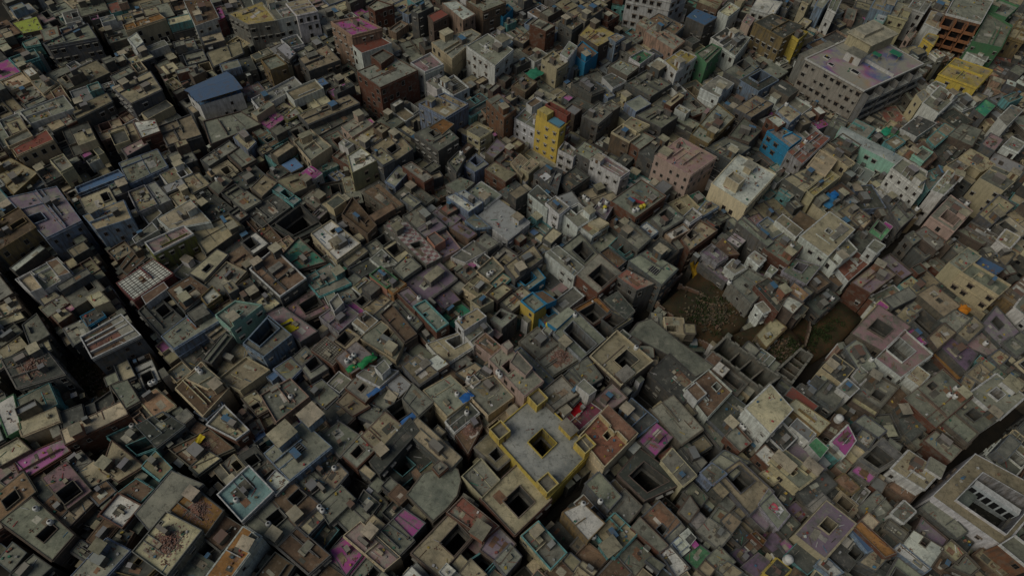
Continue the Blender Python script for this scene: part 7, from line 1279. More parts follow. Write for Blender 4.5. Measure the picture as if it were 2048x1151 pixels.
if 'whitemansion' in exec_special:
    root,base,P,I,zr,H,r,wt=exec_special['whitemansion']
    WT=(.52,.57,.60,.45); u=unit(P[0],P[1])
    C=[bil(P,.16,.24),bil(P,.80,.24),bil(P,.80,.84),bil(P,.16,.84)]
    for (a0,a1,n_) in ((.34,.82,7),):
        b=MB()
        p0,p1=bil(P,.26,.60),bil(P,.90,.56); uu=unit(p0,p1); L=math.hypot(p1[0]-p0[0],p1[1]-p0[1]); c=((p0[0]+p1[0])/2,(p0[1]+p1[1])/2)
        b.box(c,uu,L,1.5,zr-4.2,zr-.5,PL,WT,PL,(.6,.61,.6,.4))
        for k in range(6):
            t=(k+.5)/6; x,y=p0[0]+uu[0]*L*t+uu[1]*.77,p0[1]+uu[1]*L*t-uu[0]*.77
            b.wallq((x-uu[0]*.6,y-uu[1]*.6),(x+uu[0]*.6,y+uu[1]*.6),zr-4.,zr-1.6,PN,(.01,.01,.01))
        b.build('colonnade',root,base)
    b=MB()
    for (u0_,u1_,v0_,v1_) in ((.23,.44,.14,.56),(.23,.93,.61,.75)):
        Q=[bil(P,u0_,v0_),bil(P,u1_,v0_),bil(P,u1_,v1_),bil(P,u0_,v1_)]; b.prism(inset(Q,.05),zr-7.5,zr-3.2,PL,WT,RF,(.2,.23,.22))
    b.build('inner_terrace',root,base)

# ------------------------------------------------------------------ ground, lots, streets
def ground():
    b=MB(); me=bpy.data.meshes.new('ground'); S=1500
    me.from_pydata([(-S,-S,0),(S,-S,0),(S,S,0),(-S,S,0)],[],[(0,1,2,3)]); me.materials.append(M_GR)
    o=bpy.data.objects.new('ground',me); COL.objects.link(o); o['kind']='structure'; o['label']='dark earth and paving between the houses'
    for i,(Q,lz) in enumerate(LOTS):
        if i==2: lz=1.2
        if area(Q)<0: Q=Q[::-1]
        n=18; C=cen(Q); v=[(x,y,.05) for x,y in Q]
        # a gently lumpy sheet: fan rings towards the centre
        rings=7; vs=[];fs=[]; m=len(Q)*4
        ring=[]
        for k in range(len(Q)):
            a,c=Q[k],Q[(k+1)%len(Q)]
            for t in range(4): ring.append((a[0]+(c[0]-a[0])*t/4,a[1]+(c[1]-a[1])*t/4))
        rr=random.Random(i)
        for k in range(rings):
            f=1-k/rings
            if k==1: f=.985
            for (x,y) in ring: vs.append((C[0]+(x-C[0])*f,C[1]+(y-C[1])*f,(lz+rr.random()*.9) if k else .05))
        vs.append((C[0],C[1],lz+.5))
        for k in range(rings-1):
            for j in range(m): fs.append((k*m+j,k*m+(j+1)%m,(k+1)*m+(j+1)%m,(k+1)*m+j))
        for j in range(m): fs.append(((rings-1)*m+j,(rings-1)*m+(j+1)%m,len(vs)-1))
        me=bpy.data.meshes.new('open_ground'); me.from_pydata(vs,[],fs); me.materials.append(M_LOT if i<5 else M_GR)
        for p in me.polygons: p.use_smooth=True
        o=bpy.data.objects.new('open_ground',me); COL.objects.link(o); o['kind']='structure'
        o['label']='rough rubbish-strewn earth of an empty lot'
ground()

# ------------------------------------------------------------------ the closely packed rest of the town
BLK=np.zeros((NY,NX),np.uint8); BLK[HM>0]=1
def block(P):
    q=inside(P)
    if q: BLK[q[0]][q[1]]=2
for pts,w in STREETS:
    for a,b_ in zip(pts[:-1],pts[1:]):
        if a==b_: continue
        block(rect(((a[0]+b_[0])/2,(a[1]+b_[1])/2),unit(a,b_),math.hypot(b_[0]-a[0],b_[1]-a[1])+w*.5,w))
for Q,_ in LOTS: block(Q)
# the region that any nearby camera could see
VIEW=[(-80,8),(80,8),(118,60),(205,270),(205,325),(-205,325),(-205,270),(-118,60)]
vm=np.zeros((NY,NX),bool); q=inside(VIEW); vm[q[0]][q[1]]=True
hx=np.array([cen(h[0]) for h in HOUSES]); hu=[]; hh=np.array([h[1] for h in HOUSES])
for h in HOUSES:
    P=h[0]; u=unit(P[0],P[1]) if len(P)==4 else (1.,0.); hu.append(u)
TALL=[(*cen(h[0]),math.sqrt(abs(area(h[0])))*.6,h[1]) for h in HOUSES if h[5] and (h[1]>=13 or 'special' in h[4] or 'win' in h[4])]
fill=[]
rf=random.Random(5)
NDM=np.zeros((NY,NX),np.int16); _bd=np.full((NY,NX),1e9,np.float32)
_gx=(X0+(np.arange(NX)+.5)*RES).astype(np.float32)[None,:]; _gy=(Y0+(np.arange(NY)+.5)*RES).astype(np.float32)[:,None]
for k,(hx_,hy_) in enumerate(hx):
    i0,i1=max(0,int((hx_-60-X0)/RES)),min(NX,int((hx_+60-X0)/RES)); j0,j1=max(0,int((hy_-60-Y0)/RES)),min(NY,int((hy_+60-Y0)/RES))
    if i1<=i0 or j1<=j0: continue
    d_=(_gx[:,i0:i1]-hx_)**2+(_gy[j0:j1]-hy_)**2; s_=_bd[j0:j1,i0:i1]; m_=d_<s_; s_[m_]=d_[m_]; NDM[j0:j1,i0:i1][m_]=k
free=np.argwhere((BLK==0)&vm); order=list(range(len(free))); rf.shuffle(order)
def box_free(c,u,w,d):
    nx=max(2,int(w/.45)+1); ny=max(2,int(d/.45)+1)
    a=np.linspace(-w/2,w/2,nx)[:,None]; b=np.linspace(-d/2,d/2,ny)[None,:]
    x=c[0]+u[0]*a-u[1]*b; y=c[1]+u[1]*a+u[0]*b
    i=((x-X0)/RES).astype(int); j=((y-Y0)/RES).astype(int)
    if i.min()<0 or j.min()<0 or i.max()>=NX or j.max()>=NY: return False
    return not BLK[j,i].any()
for mn in (6.,3.6,2.2,1.3,.8):
    for k in order:
        j,i=free[k]
        if BLK[j,i]: continue
        x=X0+(i+.5)*RES; y=Y0+(j+.5)*RES
        nd=int(NDM[j,i]); u=hu[nd]
        bad=False
        for sa,sb in ((1,1),(-1,-1),(1,-1),(-1,1)):
            px_=x+(u[0]*sa-u[1]*sb)*mn/2; py_=y+(u[1]*sa+u[0]*sb)*mn/2; ii=int((px_-X0)/RES); jj=int((py_-Y0)/RES)
            if not(0<=ii<NX and 0<=jj<NY) or BLK[jj,ii]: bad=True; break
        if bad or not box_free((x,y),u,mn,mn): continue
        x0=x1=y0=y1=mn/2; mx=rf.uniform(5,13); my=rf.uniform(4.5,10); grow=[True]*4
        while any(grow):
            for s in range(4):
                if not grow[s]: continue
                e=[x0,x1,y0,y1]; e[s]+=.4
                if e[0]+e[1]>mx or e[2]+e[3]>my: grow[s]=False; continue
                cx=(e[1]-e[0])/2; cy=(e[3]-e[2])/2; c=(x+u[0]*cx-u[1]*cy,y+u[1]*cx+u[0]*cy)
                if box_free(c,u,e[0]+e[1],e[2]+e[3]): x0,x1,y0,y1=e
                else: grow[s]=False
        cx=(x1-x0)/2; cy=(y1-y0)/2; c=(x+u[0]*cx-u[1]*cy,y+u[1]*cx+u[0]*cy); w,dd=x0+x1+.5,y0+y1+.5
        Q=rect(c,u,w,dd); near=min(hh[nd],10.3)
        d2=math.sqrt(float(((hx[nd]-np.array(c))**2).sum()))
        H=(max(4.,near*rf.uniform(.86,1.05)) if d2<14 else rf.uniform(7,13)) if mn>1.5 else max(2.,near*rf.uniform(.5,.96))
        H=min(H,10.3)
        for (tx,ty,trad,th_) in TALL:
            dx,dy=c[0]-tx,c[1]-ty; dd_=math.hypot(dx,dy)
            if dd_<trad+9 and (dx*-tx+dy*-ty)/(dd_*math.hypot(tx,ty)+1e-6)>.1: H=min(H,(.3 if th_>17.5 else .5)*th_)
        if rf.random()<.25 and mn>2 and area(Q)<42: H=rf.uniform(2.2,3.6)
        q2=inside(Q); BLK[q2[0]][q2[1]]=1; stamp(Q,H); fill.append((Q,H,mn))
FB=MB()
WK=['gry']*12+['dgr']*4+['brk']*2+['whi']*3+['crm','crm','crm','blu','tel','pch']; RK=['con']*12+['dco']*4+['tan']*6+['brn']+['whi','crm','tin','crm']
for k,(Q,H,mn) in enumerate(fill):
    r=random.Random(9000+k); H+=.013*(k%29)+.005; wk=r.choice(WK); rk=r.choice(RK); d={}
    if H<3.8: rk='none'; wk='dgr'  # lowest plots become dark pits, their shade painted into walls and floor
    A=area(Q)
    if A>22 and r.random()<.42:
        s=r.uniform(1.3,3.2); d['c']=[[*bil(Q,r.uniform(.2,.8),r.uniform(.2,.8)),s,s*r.uniform(.5,2.)]]; d['sh']=r.random()<.5
    if r.random()<.065: d['k']=r.choice(['pink','purple','mag','mag','pink','pinks','green','red'])
    if r.random()<.08 or A<5: d['np']=1
    zr,I,co,wt,rt,wm=shell_geo(FB,FB,FB,Q,H,wk,rk,d,r,ledges=mn>2)
    if rk=='none': FB.flat(Q,zr,RF,(.045,.044,.038))  # pit floor, its deep shade painted as near-black
    if A>9 and rk not in('tin','none'): roof_extras(FB,Q,I,zr,r,wt,wm,rt,co,r.randint(0,3),r.randint(0,3))
    if A>22 and rk!='none' and r.random()<.55:
        uu,vv=r.choice([.22,.78]),r.choice([.25,.75])
        if not any(c_[0]-.2<uu<c_[1]+.2 and c_[2]-.2<vv<c_[3]+.2 for c_ in co): cabin_geo(FB,bil(I,uu,vv),unit(Q[0],Q[1]),r.uniform(1.7,2.6),r.uniform(1.7,2.4),r.uniform(1.9,2.5),zr,wt,wm,r)
    if A>38 and rk!='none' and r.random()<.55:          # an upper storey over part of the plan
        a0,a1=r.choice([(0.,r.uniform(.3,.55)),(r.uniform(.45,.7),1.)]); b0,b1=r.choice([(0.,1.),(0.,r.uniform(.4,.7)),(r.uniform(.3,.6),1.)])
        K=[bil(Q,a0,b0),bil(Q,a1,b0),bil(Q,a1,b1),bil(Q,a0,b1)]
        z2,I2,c2,w2,r2,m2=shell_geo(FB,FB,FB,K,H+r.uniform(2.3,3.1),r.choice(WK),r.choice(RK),{},r,zb=zr-.2,ledges=False); roof_extras(FB,K,I2,z2,r,w2,m2,r2,c2,r.randint(0,1),r.randint(0,2))
    # openings on the free walls
    for i in range(4):
        a,b_=Q[i],Q[(i+1)%4]; L=math.hypot(b_[0]-a[0],b_[1]-a[1]); u=unit(a,b_); n=(u[1],-u[0])
        if n[0]*-a[0]+n[1]*-a[1]<0: continue
        for fl in range(int((H-.9)/3.1)):
            zb=H-.9-3.1*(fl+1)+1.
            for j in range(int(L/2.2)):
                if r.random()<.45: continue
                t=(j+.5)*L/int(L/2.2); x=a[0]+u[0]*t; y=a[1]+u[1]*t
                if hm(x+n[0],y+n[1])>zb-.2: continue
                w=r.uniform(.6,1.1); p=(x-u[0]*w/2+n[0]*.02,y-u[1]*w/2+n[1]*.02); q=(x+u[0]*w/2+n[0]*.02,y+u[1]*w/2+n[1]*.02)
                FB.wallq(p,q,zb,zb+1.2,PN,(.02,.02,.02)); FB.box((x+n[0]*.2,y+n[1]*.2),u,w+.3,.4,zb+1.26,zb+1.34,PL,wt,bottom=True)
    fill[k]=(Q,H,zr,I,co)
fo=FB.build('houses'); tag(fo,'countless low flat roofed houses and lean-tos filling the gaps between the larger houses','houses',None,'stuff')

# ------------------------------------------------------------------ loose junk on the roofs
jb=MB(); rj=random.Random(21)
spots=[(t[3],t[4],area(t[2]),t[11]) for t in roots if len(t[3])==4 and area(t[2])>12]+[(f[3],f[2],area(f[0]),f[4]) for f in fill if area(f[0])>10]
for I,zr,A,cts in spots:
    for _ in range(rj.randint(1,int(5+A/4))):
        if rj.random()<.35: continue
        qu,qv=rj.uniform(.07,.93),rj.uniform(.07,.93)
        if any(c[0]-.07<qu<c[1]+.07 and c[2]-.07<qv<c[3]+.07 for c in cts): continue
        q=bil(I,qu,qv); a=rj.uniform(0,3.14); u=(math.cos(a),math.sin(a)); k=rj.random()
        col=jit(rj.choice([(.30,.15,.10),(.35,.33,.29),(.10,.09,.08),(.5,.5,.48),(.16,.11,.07),(.08,.20,.32),(.06,.22,.15),(.42,.08,.08),(.55,.40,.08),(.62,.62,.6)]),rj,.3)
        z=zr+.01
        if k<.3: jb.box(q,u,rj.uniform(.8,2.2),rj.uniform(.07,.16),z,z+.1,PL,col)
        elif k<.8: jb.box(q,u,rj.uniform(.25,.6),rj.uniform(.25,.5),z,z+rj.uniform(.15,.5),PL,col)
        else:
            for _ in range(7): jb.box((q[0]+rj.gauss(0,.35),q[1]+rj.gauss(0,.35)),u,.22,.14,z,z+rj.uniform(.08,.22),PL,jit((.31,.17,.12),rj,.3))
jo=jb.build('roof_clutter'); tag(jo,'bricks, planks, buckets and other small junk scattered over the roofs','roof clutter',None,'stuff')

# rubble on the open lots
lb=MB()
for Q,lz in LOTS[:2]+LOTS[3:4]:
    for _ in range(int(abs(area(Q))*1.6)):
        w=np.array([rj.random() for _ in Q])**2; w/=w.sum(); x=float((w*np.array([p[0] for p in Q])).sum()); y=float((w*np.array([p[1] for p in Q])).sum()); a=rj.uniform(0,3.14)
        lb.box((x,y),(math.cos(a),math.sin(a)),rj.uniform(.15,.7),rj.uniform(.1,.4),lz,lz+.5+rj.random()*.8,PL,jit(rj.choice([(.24,.14,.09),(.2,.16,.10),(.17,.12,.07),(.12,.09,.06),(.10,.09,.05),(.09,.07,.045)]),rj,.3))
wv=[];wf=[]; LOTS=[(q_,1.2 if i_==2 else z_) for i_,(q_,z_) in enumerate(LOTS)]
for Q,lz in LOTS[:5]:
    for _ in range(int(abs(area(Q))*.16)):
        w=np.array([rj.random() for _ in Q])**2; w/=w.sum(); x=float((w*np.array([p[0] for p in Q])).sum()); y=float((w*np.array([p[1] for p in Q])).sum()); rr_=rj.uniform(.3,1.3)
        for _ in range(int(60*rr_)):
            d=Vector((rj.gauss(0,rr_*.6),rj.gauss(0,rr_*.6),abs(rj.gauss(0,rr_*.45)))); c=Vector((x,y,lz+.4))+d; a=Vector((rj.gauss(0,1),rj.gauss(0,1),rj.gauss(0,1))).normalized()*.2; b=a.orthogonal().normalized()*.13; i=len(wv)
            wv+=[tuple(c-a),tuple(c+b),tuple(c+a),tuple(c-b)]; wf.append((i,i+1,i+2,i+3))
me=bpy.data.meshes.new('weeds'); me.from_pydata(wv,[],wf); me.materials.append(M_LEAF); wo=bpy.data.objects.new('weeds',me); COL.objects.link(wo); tag(wo,'scrubby weeds and creepers growing over the ruined lots','weeds',None,'stuff')
for k,(li,a0,b0,a1,b1,lbl) in enumerate(((0,.0,.5,.5,.02,'long broken wall along the alley side of the ruined lot'),(0,.25,.75,.62,.6,'low broken wall crossing the middle of the ruined lot'),(0,.08,.62,.3,.9,'broken wall with a gap at the near edge of the ruined lot'),(1,.2,.3,.7,.75,'tall broken wall stub between the two roofless ruins'),(2,.3,.2,.5,.8,'crumbling orange-brown wall in the dark ruin plot by the alley'))):
    Q,lz=LOTS[li]; xs=[p[0] for p in Q]; ys=[p[1] for p in Q]
    f=lambda a,b:(min(xs)+(max(xs)-min(xs))*a,min(ys)+(max(ys)-min(ys))*b)
    p,q=f(a0,b0),f(a1,b1); L=math.hypot(q[0]-p[0],q[1]-p[1]); n=max(3,int(L/.9)); uu=unit(p,q); b=MB(); rr_=random.Random(k); h=rr_.uniform(1.2,2.4)
    for s in range(n):
        h=max(.3,min(3.,h+rr_.gauss(0,.45))); b.box((p[0]+(q[0]-p[0])*(s+.5)/n,p[1]+(q[1]-p[1])*(s+.5)/n),uu,L/n,.42,lz-.3,lz+h,BR if rr_.random()<.4 else PL,jit((.20,.12,.08),rr_,.2)+(1.,),PL,(.27,.2,.15,.9))
    c=((p[0]+q[0])/2,(p[1]+q[1])/2,lz); tag(b.build('broken_wall',None,c),lbl,'broken wall','broken walls in the ruined lots')
lo=lb.build('rubble'); tag(lo,'broken masonry and litter strewn over the ruined lots','rubble',None,'stuff')

# heaps of brick on the roofs under demolition
for label,I,zr,courts,A in WANT_CLUTTER:
    b=MB(); cq=bil(I,.5,.5); rr=random.Random(int(A*10)); s=math.sqrt(A)*.16
    for _ in range(420):
        x,y=rr.gauss(0,s),rr.gauss(0,s); 
        u,v=inv_bil(I,(cq[0]+x,cq[1]+y))
        if not(.06<u<.94 and .06<v<.94): continue
        h=max(.03,1.1*math.exp(-(x*x+y*y)/(2*(s*.75)**2))*rr.uniform(.5,1)); a=rr.uniform(0,3.14)
        b.box((cq[0]+x,cq[1]+y),(math.cos(a),math.sin(a)),.34,.2,zr,zr+h,PL,jit(rr.choice([(.34,.18,.14),(.28,.15,.11),(.38,.26,.22)]),rr,.25))
    o=b.build('rubble_heap',None,(cq[0],cq[1],zr)); tag(o,'heap of broken bricks lying on the '+('pale concrete roof' if 'pale' in label else 'orange-brown earth roof' if 'orange' in label else label.split(',')[0].replace('house','roof',1)),'rubble heap','heaps of broken brick on the roofs')

def inpoly(P,x,y):
    c=False
    for i in range(len(P)):
        x1,y1=P[i]; x2,y2=P[(i+1)%len(P)]
        if (y1>y)!=(y2>y) and x<(x2-x1)*(y-y1)/(y2-y1)+x1: c=not c
    return c
def roof_at(x,y): return max([t[4] for t in roots if inpoly(t[2],x,y)]+[f[2] for f in fill if inpoly(f[0],x,y)]+[0.])
# ------------------------------------------------------------------ cloths and tarpaulins
def cloth(name, x, y, z, w, d, colr, label, rz=0., sag=.25, rot=None):
    n=9; v=[];f=[]; rr=random.Random(int(abs(x*31+y*17)))
    if rot is None: z=max(z,roof_at(x,y)+.15+max(0,.9*sag)*.3) if roof_at(x,y)<z+3 else z
    for j in range(n):
        for i in range(n):
            a,b=i/(n-1)-.5,j/(n-1)-.5
            v.append((a*w+rr.uniform(-.04,.04),b*d+rr.uniform(-.04,.04),sag*(math.sin(i*1.3+j*.7)*.4+rr.uniform(-.2,.2))-.9*sag*(1-4*a*a)*(1-4*b*b)))
    for j in range(n-1):
        for i in range(n-1): k=j*n+i; f.append((k,k+1,k+n+1,k+n))
    me=bpy.data.meshes.new(name); me.from_pydata(v,[],f); me.materials.append(make_simple(name+'_fabric',colr,.8,.18,1.2))
    for p in me.polygons: p.use_smooth=True
    o=bpy.data.objects.new(name,me); COL.objects.link(o); o.location=(x,y,z); o.rotation_euler=rot or (0,0,rz); tag(o,label,'tarpaulin' if 'tarp' in name else 'cloth'); return o
cloth('yellow_cloth',-52.43,84.14,10.4,3.6,3.6,(0.55, 0.45, 0.02),'bright yellow cloth spread on a lavender roof beside the blue and white terrace house',0.75,0.2,None)
cloth('hanging_cloth',48.51,113.19,6.0,3.2,4.5,(0.62, 0.36, 0.03),'orange-yellow cloth hanging over the alley at the edge of the ruined lot',0,0.5,(1.0, 0.2, 0.75))
cloth('orange_tarpaulin',114.73,102.34,10.0,2.6,2.6,(0.55, 0.2, 0.02),'orange tarpaulin pitched like a tent below the long cream yellow building',0.75,-1.3,None)
cloth('orange_tarpaulin',78.11,48.21,7.2,3,2,(0.6, 0.28, 0.02),'rounded orange tarpaulin on a grey terrace near the bottom right corner',0.9,-0.8,None)
cloth('green_tarpaulin',-32.08,75.63,10.9,4.6,1.8,(0.03, 0.26, 0.09),'long green tarpaulin on the roof of the brick house with three tanks',0.8,-0.8,None)
cloth('green_tarpaulin',-35.24,73.55,9.8,2.4,1.5,(0.03, 0.26, 0.09),'small green tarpaulin at the lower edge of the brick house with three tanks',0.8,-0.5,None)
cloth('red_sheet',15.98,68.45,8.8,3.6,3.4,(0.5, 0.01, 0.02),'square bright red sheet on the dark terrace behind the yellow mansion',0.8,0.1,None)
cloth('red_cloth',32.48,129.25,13.6,4.4,1.2,(0.34, 0.05, 0.06),'long dark red cloth lying on the pale brick-edged roof with tanks',-0.45,0.2,None)
cloth('blue_tarpaulin',-8.6,68.7,8.6,3,2,(0.03, 0.14, 0.42),'small blue tarpaulin beside a roof with one white tank, above the dark alley',0.8,-0.3,None)
cloth('blue_tarpaulin',-21.15,62.65,9.5,5.2,1.8,(0.06, 0.17, 0.42),'long blue tarpaulin strip over a dark sunken court',0.8,-0.3,None)
cloth('blue_tarpaulin',-29.08,69.59,8.3,5,1.2,(0.06, 0.16, 0.38),'narrow blue tarpaulin beside the corrugated tan roof',0.8,-0.2,None)
cloth('yellow_cloth',-65.44,55.17,8.6,1.6,3.2,(0.58, 0.44, 0.03),'crumpled yellow cloth among junk on a brown roof, lower left',-0.4,0.4,None)
cloth('laundry',57.47,48.53,9.0,1.7,1.6,(0.5, 0.1, 0.14),'red and white cloth drying on a lavender roof terrace',0.8,0.4,None)
cloth('laundry',58.47,47.91,9.0,2,1.2,(0.55, 0.55, 0.56),'white cloth drying on a lavender roof terrace',0.8,0.4,None)
cloth('white_sheet',7.4,137.99,11.6,2.6,2.2,(0.6, 0.6, 0.6),'small white sheet on a grey roof below the tall yellow tower',0.8,0.1,None)
cloth('blue_tarpaulin',88.12,137.7,10.0,5.4,4,(0.05, 0.22, 0.42),'large blue tarpaulin over a courtyard, right of the tall cream house',0.75,-0.4,None)
cloth('blue_tarpaulin',89.95,139.58,10.6,3,2,(0.02, 0.16, 0.45),'smaller deep blue tarpaulin next to the large blue one, right of the tall cream house',0.75,-0.4,None)
cloth('green_netting',2.7,184.79,11.0,5,4,(0.04, 0.22, 0.13),'green netting hung beside a cream walled house, top centre',0.75,-0.6,None)
cloth('teal_sheet',112.42,168.22,10.6,4,2.4,(0.03, 0.3, 0.17),'green sheet awning below the big grey apartment block',0.75,-0.4,None)

# ------------------------------------------------------------------ trees
def tree(x, y, h, rad, label, name='tree', cat='tree'):
    root=empty(name,(x,y,0)); tag(root,label,cat,'trees and bushes between the houses'); rr=random.Random(int(abs(x)*7+abs(y)*3)); n=8
    v=[];f=[]; segs=[((0,0,0),(.1,.05,h*.55),.22)]
    for k in range(6): a=k*1.05; segs.append(((.1,.05,h*(.35+.03*k)),(math.cos(a)*rad*.6,math.sin(a)*rad*.6,h*(.65+.05*(k%3))),.09))
    for p,q,r0 in segs:
        i0=len(v); p=Vector(p); q=Vector(q); dz=(q-p).normalized(); ax=dz.orthogonal().normalized(); ay=dz.cross(ax)
        for c,rr0 in ((p,r0),(q,r0*.5)):
            for i in range(n): a=2*math.pi*i/n; v.append(tuple(c+ax*math.cos(a)*rr0+ay*math.sin(a)*rr0))
        for i in range(n): j=(i+1)%n; f.append((i0+i,i0+j,i0+n+j,i0+n+i))
    me=bpy.data.meshes.new('trunk'); me.from_pydata(v,[],f); me.materials.append(M_BARK); link('trunk',me,root,(0,0,0))
    v=[];f=[]
    cl=[(rr.gauss(0,rad*.45),rr.gauss(0,rad*.45),h*.72+rr.gauss(0,h*.13),rr.uniform(.25,.5)*rad) for _ in range(22)]
    for (cx,cy,cz,cr) in cl:
        for _ in range(int(70)):
            d=Vector((rr.gauss(0,1),rr.gauss(0,1),rr.gauss(0,1))).normalized()*cr*rr.uniform(.5,1.05); c=Vector((cx,cy,cz))+d
            a=Vector((rr.gauss(0,1),rr.gauss(0,1),rr.gauss(0,1))).normalized()*.22; b=a.orthogonal().normalized()*.15; i=len(v)
            v+= [tuple(c-a),tuple(c+b),tuple(c+a),tuple(c-b)]; f.append((i,i+1,i+2,i+3))
    me=bpy.data.meshes.new('crown'); me.from_pydata(v,[],f); me.materials.append(M_LEAF); link('crown',me,root,(0,0,0))
tree(3.68,123.83,7.5,3,'dark leafy tree in a gap between houses, right of the checkered roof house')
tree(8.08,125.72,5.5,1.8,'smaller tree beside a white walled house, above centre')
tree(62.37,91.54,3.2,2.2,'low bush growing beside the roofless mossy ruin')
tree(46.01,91.75,3,1.8,'bush at the left end of the ruined lot')
tree(93.5,107.33,4.5,2,'bush in the dark ruin plot near the alley, right')
tree(103.73,168.76,6.5,3.2,'dark green tree behind the mint wall building')
tree(107.4,166.71,6,2.6,'second green tree further along the mint wall building')
tree(50.62,106.67,3,1.8,'bush in the upper part of the ruined lot')

# ------------------------------------------------------------------ people
def person(x, y, z, rz, shirt, pants, label, stride=.12):
    root=empty('person',(x,y,z),rz); tag(root,label,'person','people standing on the roof terraces')
    def skin(name, pts, edges, rad, m, par, sub=1):
        me=bpy.data.meshes.new(name); me.from_pydata(pts,edges,[]); me.materials.append(m); o=bpy.data.objects.new(name,me); COL.objects.link(o); o.parent=par
        md=o.modifiers.new('skin','SKIN')
        for i,rr in enumerate(rad): me.skin_vertices[0].data[i].radius=(rr,rr)
        me.skin_vertices[0].data[0].use_root=True
        s=o.modifiers.new('sub','SUBSURF'); s.levels=sub; s.render_levels=sub
        return o
    s=stride
    pts=[(0,0,.95),(0,0,1.2),(0,0,1.42),(0,0,1.50),(0,.02,1.58),(0,.02,1.68)]; ed=[(0,1),(1,2),(2,3),(3,4),(4,5)]; rad=[.13,.12,.12,.05,.085,.075]
    for sx in (-1,1):
        i=len(pts); pts+=[(sx*.10,0,.88),(sx*.11,sx*s*.5+.03,.48),(sx*.11,sx*s,.08),(sx*.12,sx*s+.16,.03)]; ed+=[(0,i),(i,i+1),(i+1,i+2),(i+2,i+3)]; rad+=[.09,.06,.045,.04]
        i=len(pts); pts+=[(sx*.19,0,1.40),(sx*.25,-.03,1.12),(sx*.24,.08,.88)]; ed+=[(2,i),(i,i+1),(i+1,i+2)]; rad+=[.055,.045,.03]
        h=len(pts)-1
        for k in range(4): pts.append((sx*.24+(k-1.5)*.022,.10,.78-.008*(k%2))); ed.append((h,len(pts)-1)); rad.append(.009)
        pts.append((sx*.21,.14,.83)); ed.append((h,len(pts)-1)); rad.append(.010)
    skin('body',pts,ed,rad,M_SKIN,root)
    skin('shirt',[(0,0,.9),(0,0,1.18),(0,0,1.40),(-.19,0,1.40),(-.24,-.02,1.18),(.19,0,1.40),(.24,-.02,1.18)],[(0,1),(1,2),(2,3),(3,4),(2,5),(5,6)],[.15,.145,.13,.07,.065,.07,.065],shirt,root)
    skin('trousers',[(0,0,.95),(-.10,0,.86),(-.11,-s*.5+.03,.48),(-.11,-s,.1),(.10,0,.86),(.11,s*.5+.03,.48),(.11,s,.1)],[(0,1),(1,2),(2,3),(0,4),(4,5),(5,6)],[.14,.105,.08,.065,.105,.08,.065],pants,root)
    skin('hair',[(0,-.02,1.63),(0,.0,1.72)],[(0,1)],[.088,.07],M_HAIR,root)
person(-13.84,79.69,roof_at(-13.84,79.69),0,make_simple("shirt",(0.04, 0.04, 0.05)),make_simple("trousers",(0.03, 0.03, 0.04)),'person in dark clothes standing on the whitish curved terrace near the middle')
person(-96.23,197.8,roof_at(-96.23,197.8),1.3,make_simple("shirt",(0.05, 0.05, 0.07)),make_simple("trousers",(0.03, 0.03, 0.04)),'person in dark clothes at the left corner of the pale corner apartment block')
person(-90.28,194.26,roof_at(-90.28,194.26),2.6,make_simple("shirt",(0.1, 0.1, 0.11)),make_simple("trousers",(0.04, 0.04, 0.05)),'person in grey at the front edge of the pale corner apartment block')
person(-87.63,195.33,roof_at(-87.63,195.33),3.9,make_simple("shirt",(0.4, 0.06, 0.05)),make_simple("trousers",(0.05, 0.05, 0.07)),'person in a red shirt on the terrace of the pale corner apartment block')
person(-73.91,201.76,roof_at(-73.91,201.76),5.2,make_simple("shirt",(0.04, 0.05, 0.08)),make_simple("trousers",(0.03, 0.03, 0.04)),'person in dark clothes on the white and blue apartments at the top')
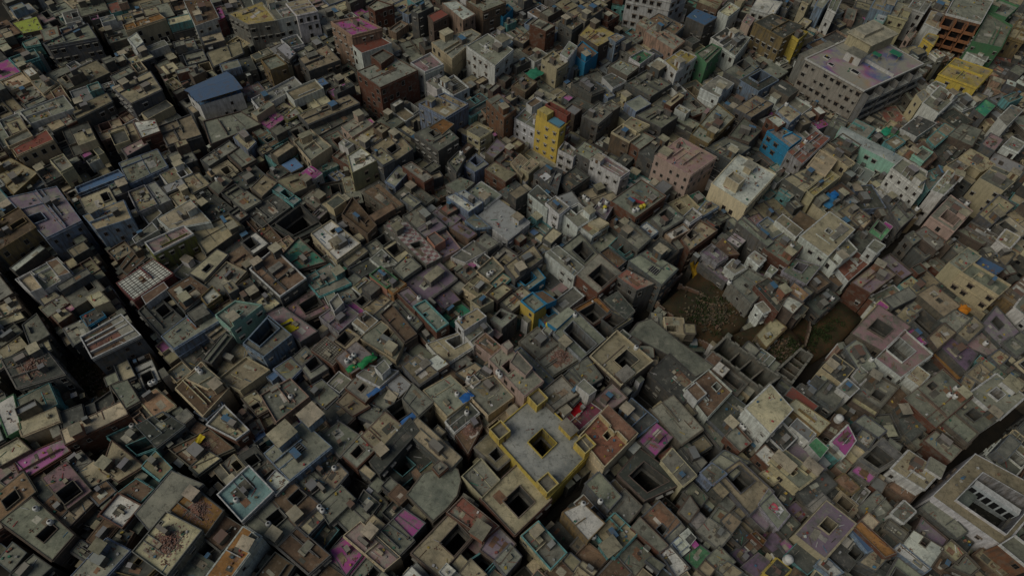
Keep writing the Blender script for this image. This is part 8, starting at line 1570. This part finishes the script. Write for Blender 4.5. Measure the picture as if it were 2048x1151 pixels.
person(-44.06,69.77,roof_at(-44.06,69.77),6.5,make_simple("shirt",(0.42, 0.06, 0.05)),make_simple("trousers",(0.25, 0.08, 0.06)),'person in red on a grey roof right of the peach rimmed house')
person(-54.6,35.26,roof_at(-54.6,35.26),7.8,make_simple("shirt",(0.02, 0.02, 0.02)),make_simple("trousers",(0.02, 0.02, 0.025)),'person in black on a brown roof above the ochre roofed slab building')

# ------------------------------------------------------------------ light, sky, camera
w=bpy.data.worlds.new('World'); SC.world=w; w.use_nodes=True; nt=w.node_tree
sky=nt.nodes.new('ShaderNodeTexSky'); sky.sky_type='NISHITA'; sky.sun_disc=False
EL,AZ=math.radians(46),math.radians(-120)           # sun low to the left, a little behind the camera
sky.sun_elevation=EL; sky.sun_rotation=AZ; sky.dust_density=3.; sky.air_density=1.3
bg=nt.nodes['Background']; nt.links.new(sky.outputs[0],bg.inputs[0]); bg.inputs[1].default_value=.025
L=bpy.data.lights.new('sun','SUN'); L.energy=1.05; L.angle=math.radians(38); L.color=(1.,.96,.82)
so=bpy.data.objects.new('sun',L); COL.objects.link(so)
sd=Vector((math.sin(AZ)*math.cos(EL),math.cos(AZ)*math.cos(EL),math.sin(EL))); so.rotation_euler=sd.to_track_quat('Z','Y').to_euler()

cam=bpy.data.cameras.new('camera'); cam.sensor_width=36; cam.lens=36*1366/2048; cam.clip_end=3000
co=bpy.data.objects.new('camera',cam); COL.objects.link(co)
p,rl=math.radians(54.45),math.radians(-3.72)
fw=Vector((0,math.cos(p),-math.sin(p))); dn=Vector((0,-math.sin(p),-math.cos(p))); rt=Vector((1,0,0))
rt2=rt*math.cos(rl)+dn*math.sin(rl); dn2=-rt*math.sin(rl)+dn*math.cos(rl)
M=Matrix((rt2,-dn2,-fw)).transposed().to_4x4(); M.translation=Vector(CAMP); co.matrix_world=M
SC.camera=co
SC.view_settings.view_transform='Standard'; SC.view_settings.look='None'; SC.view_settings.exposure=0; SC.view_settings.gamma=1
SC.render.engine='CYCLES'; SC.cycles.use_denoising=True
print('houses',len(HOUSES),'fill',len(fill),'windows',N_WIN,'fill faces',len(FB.f),'junk faces',len(jb.f))
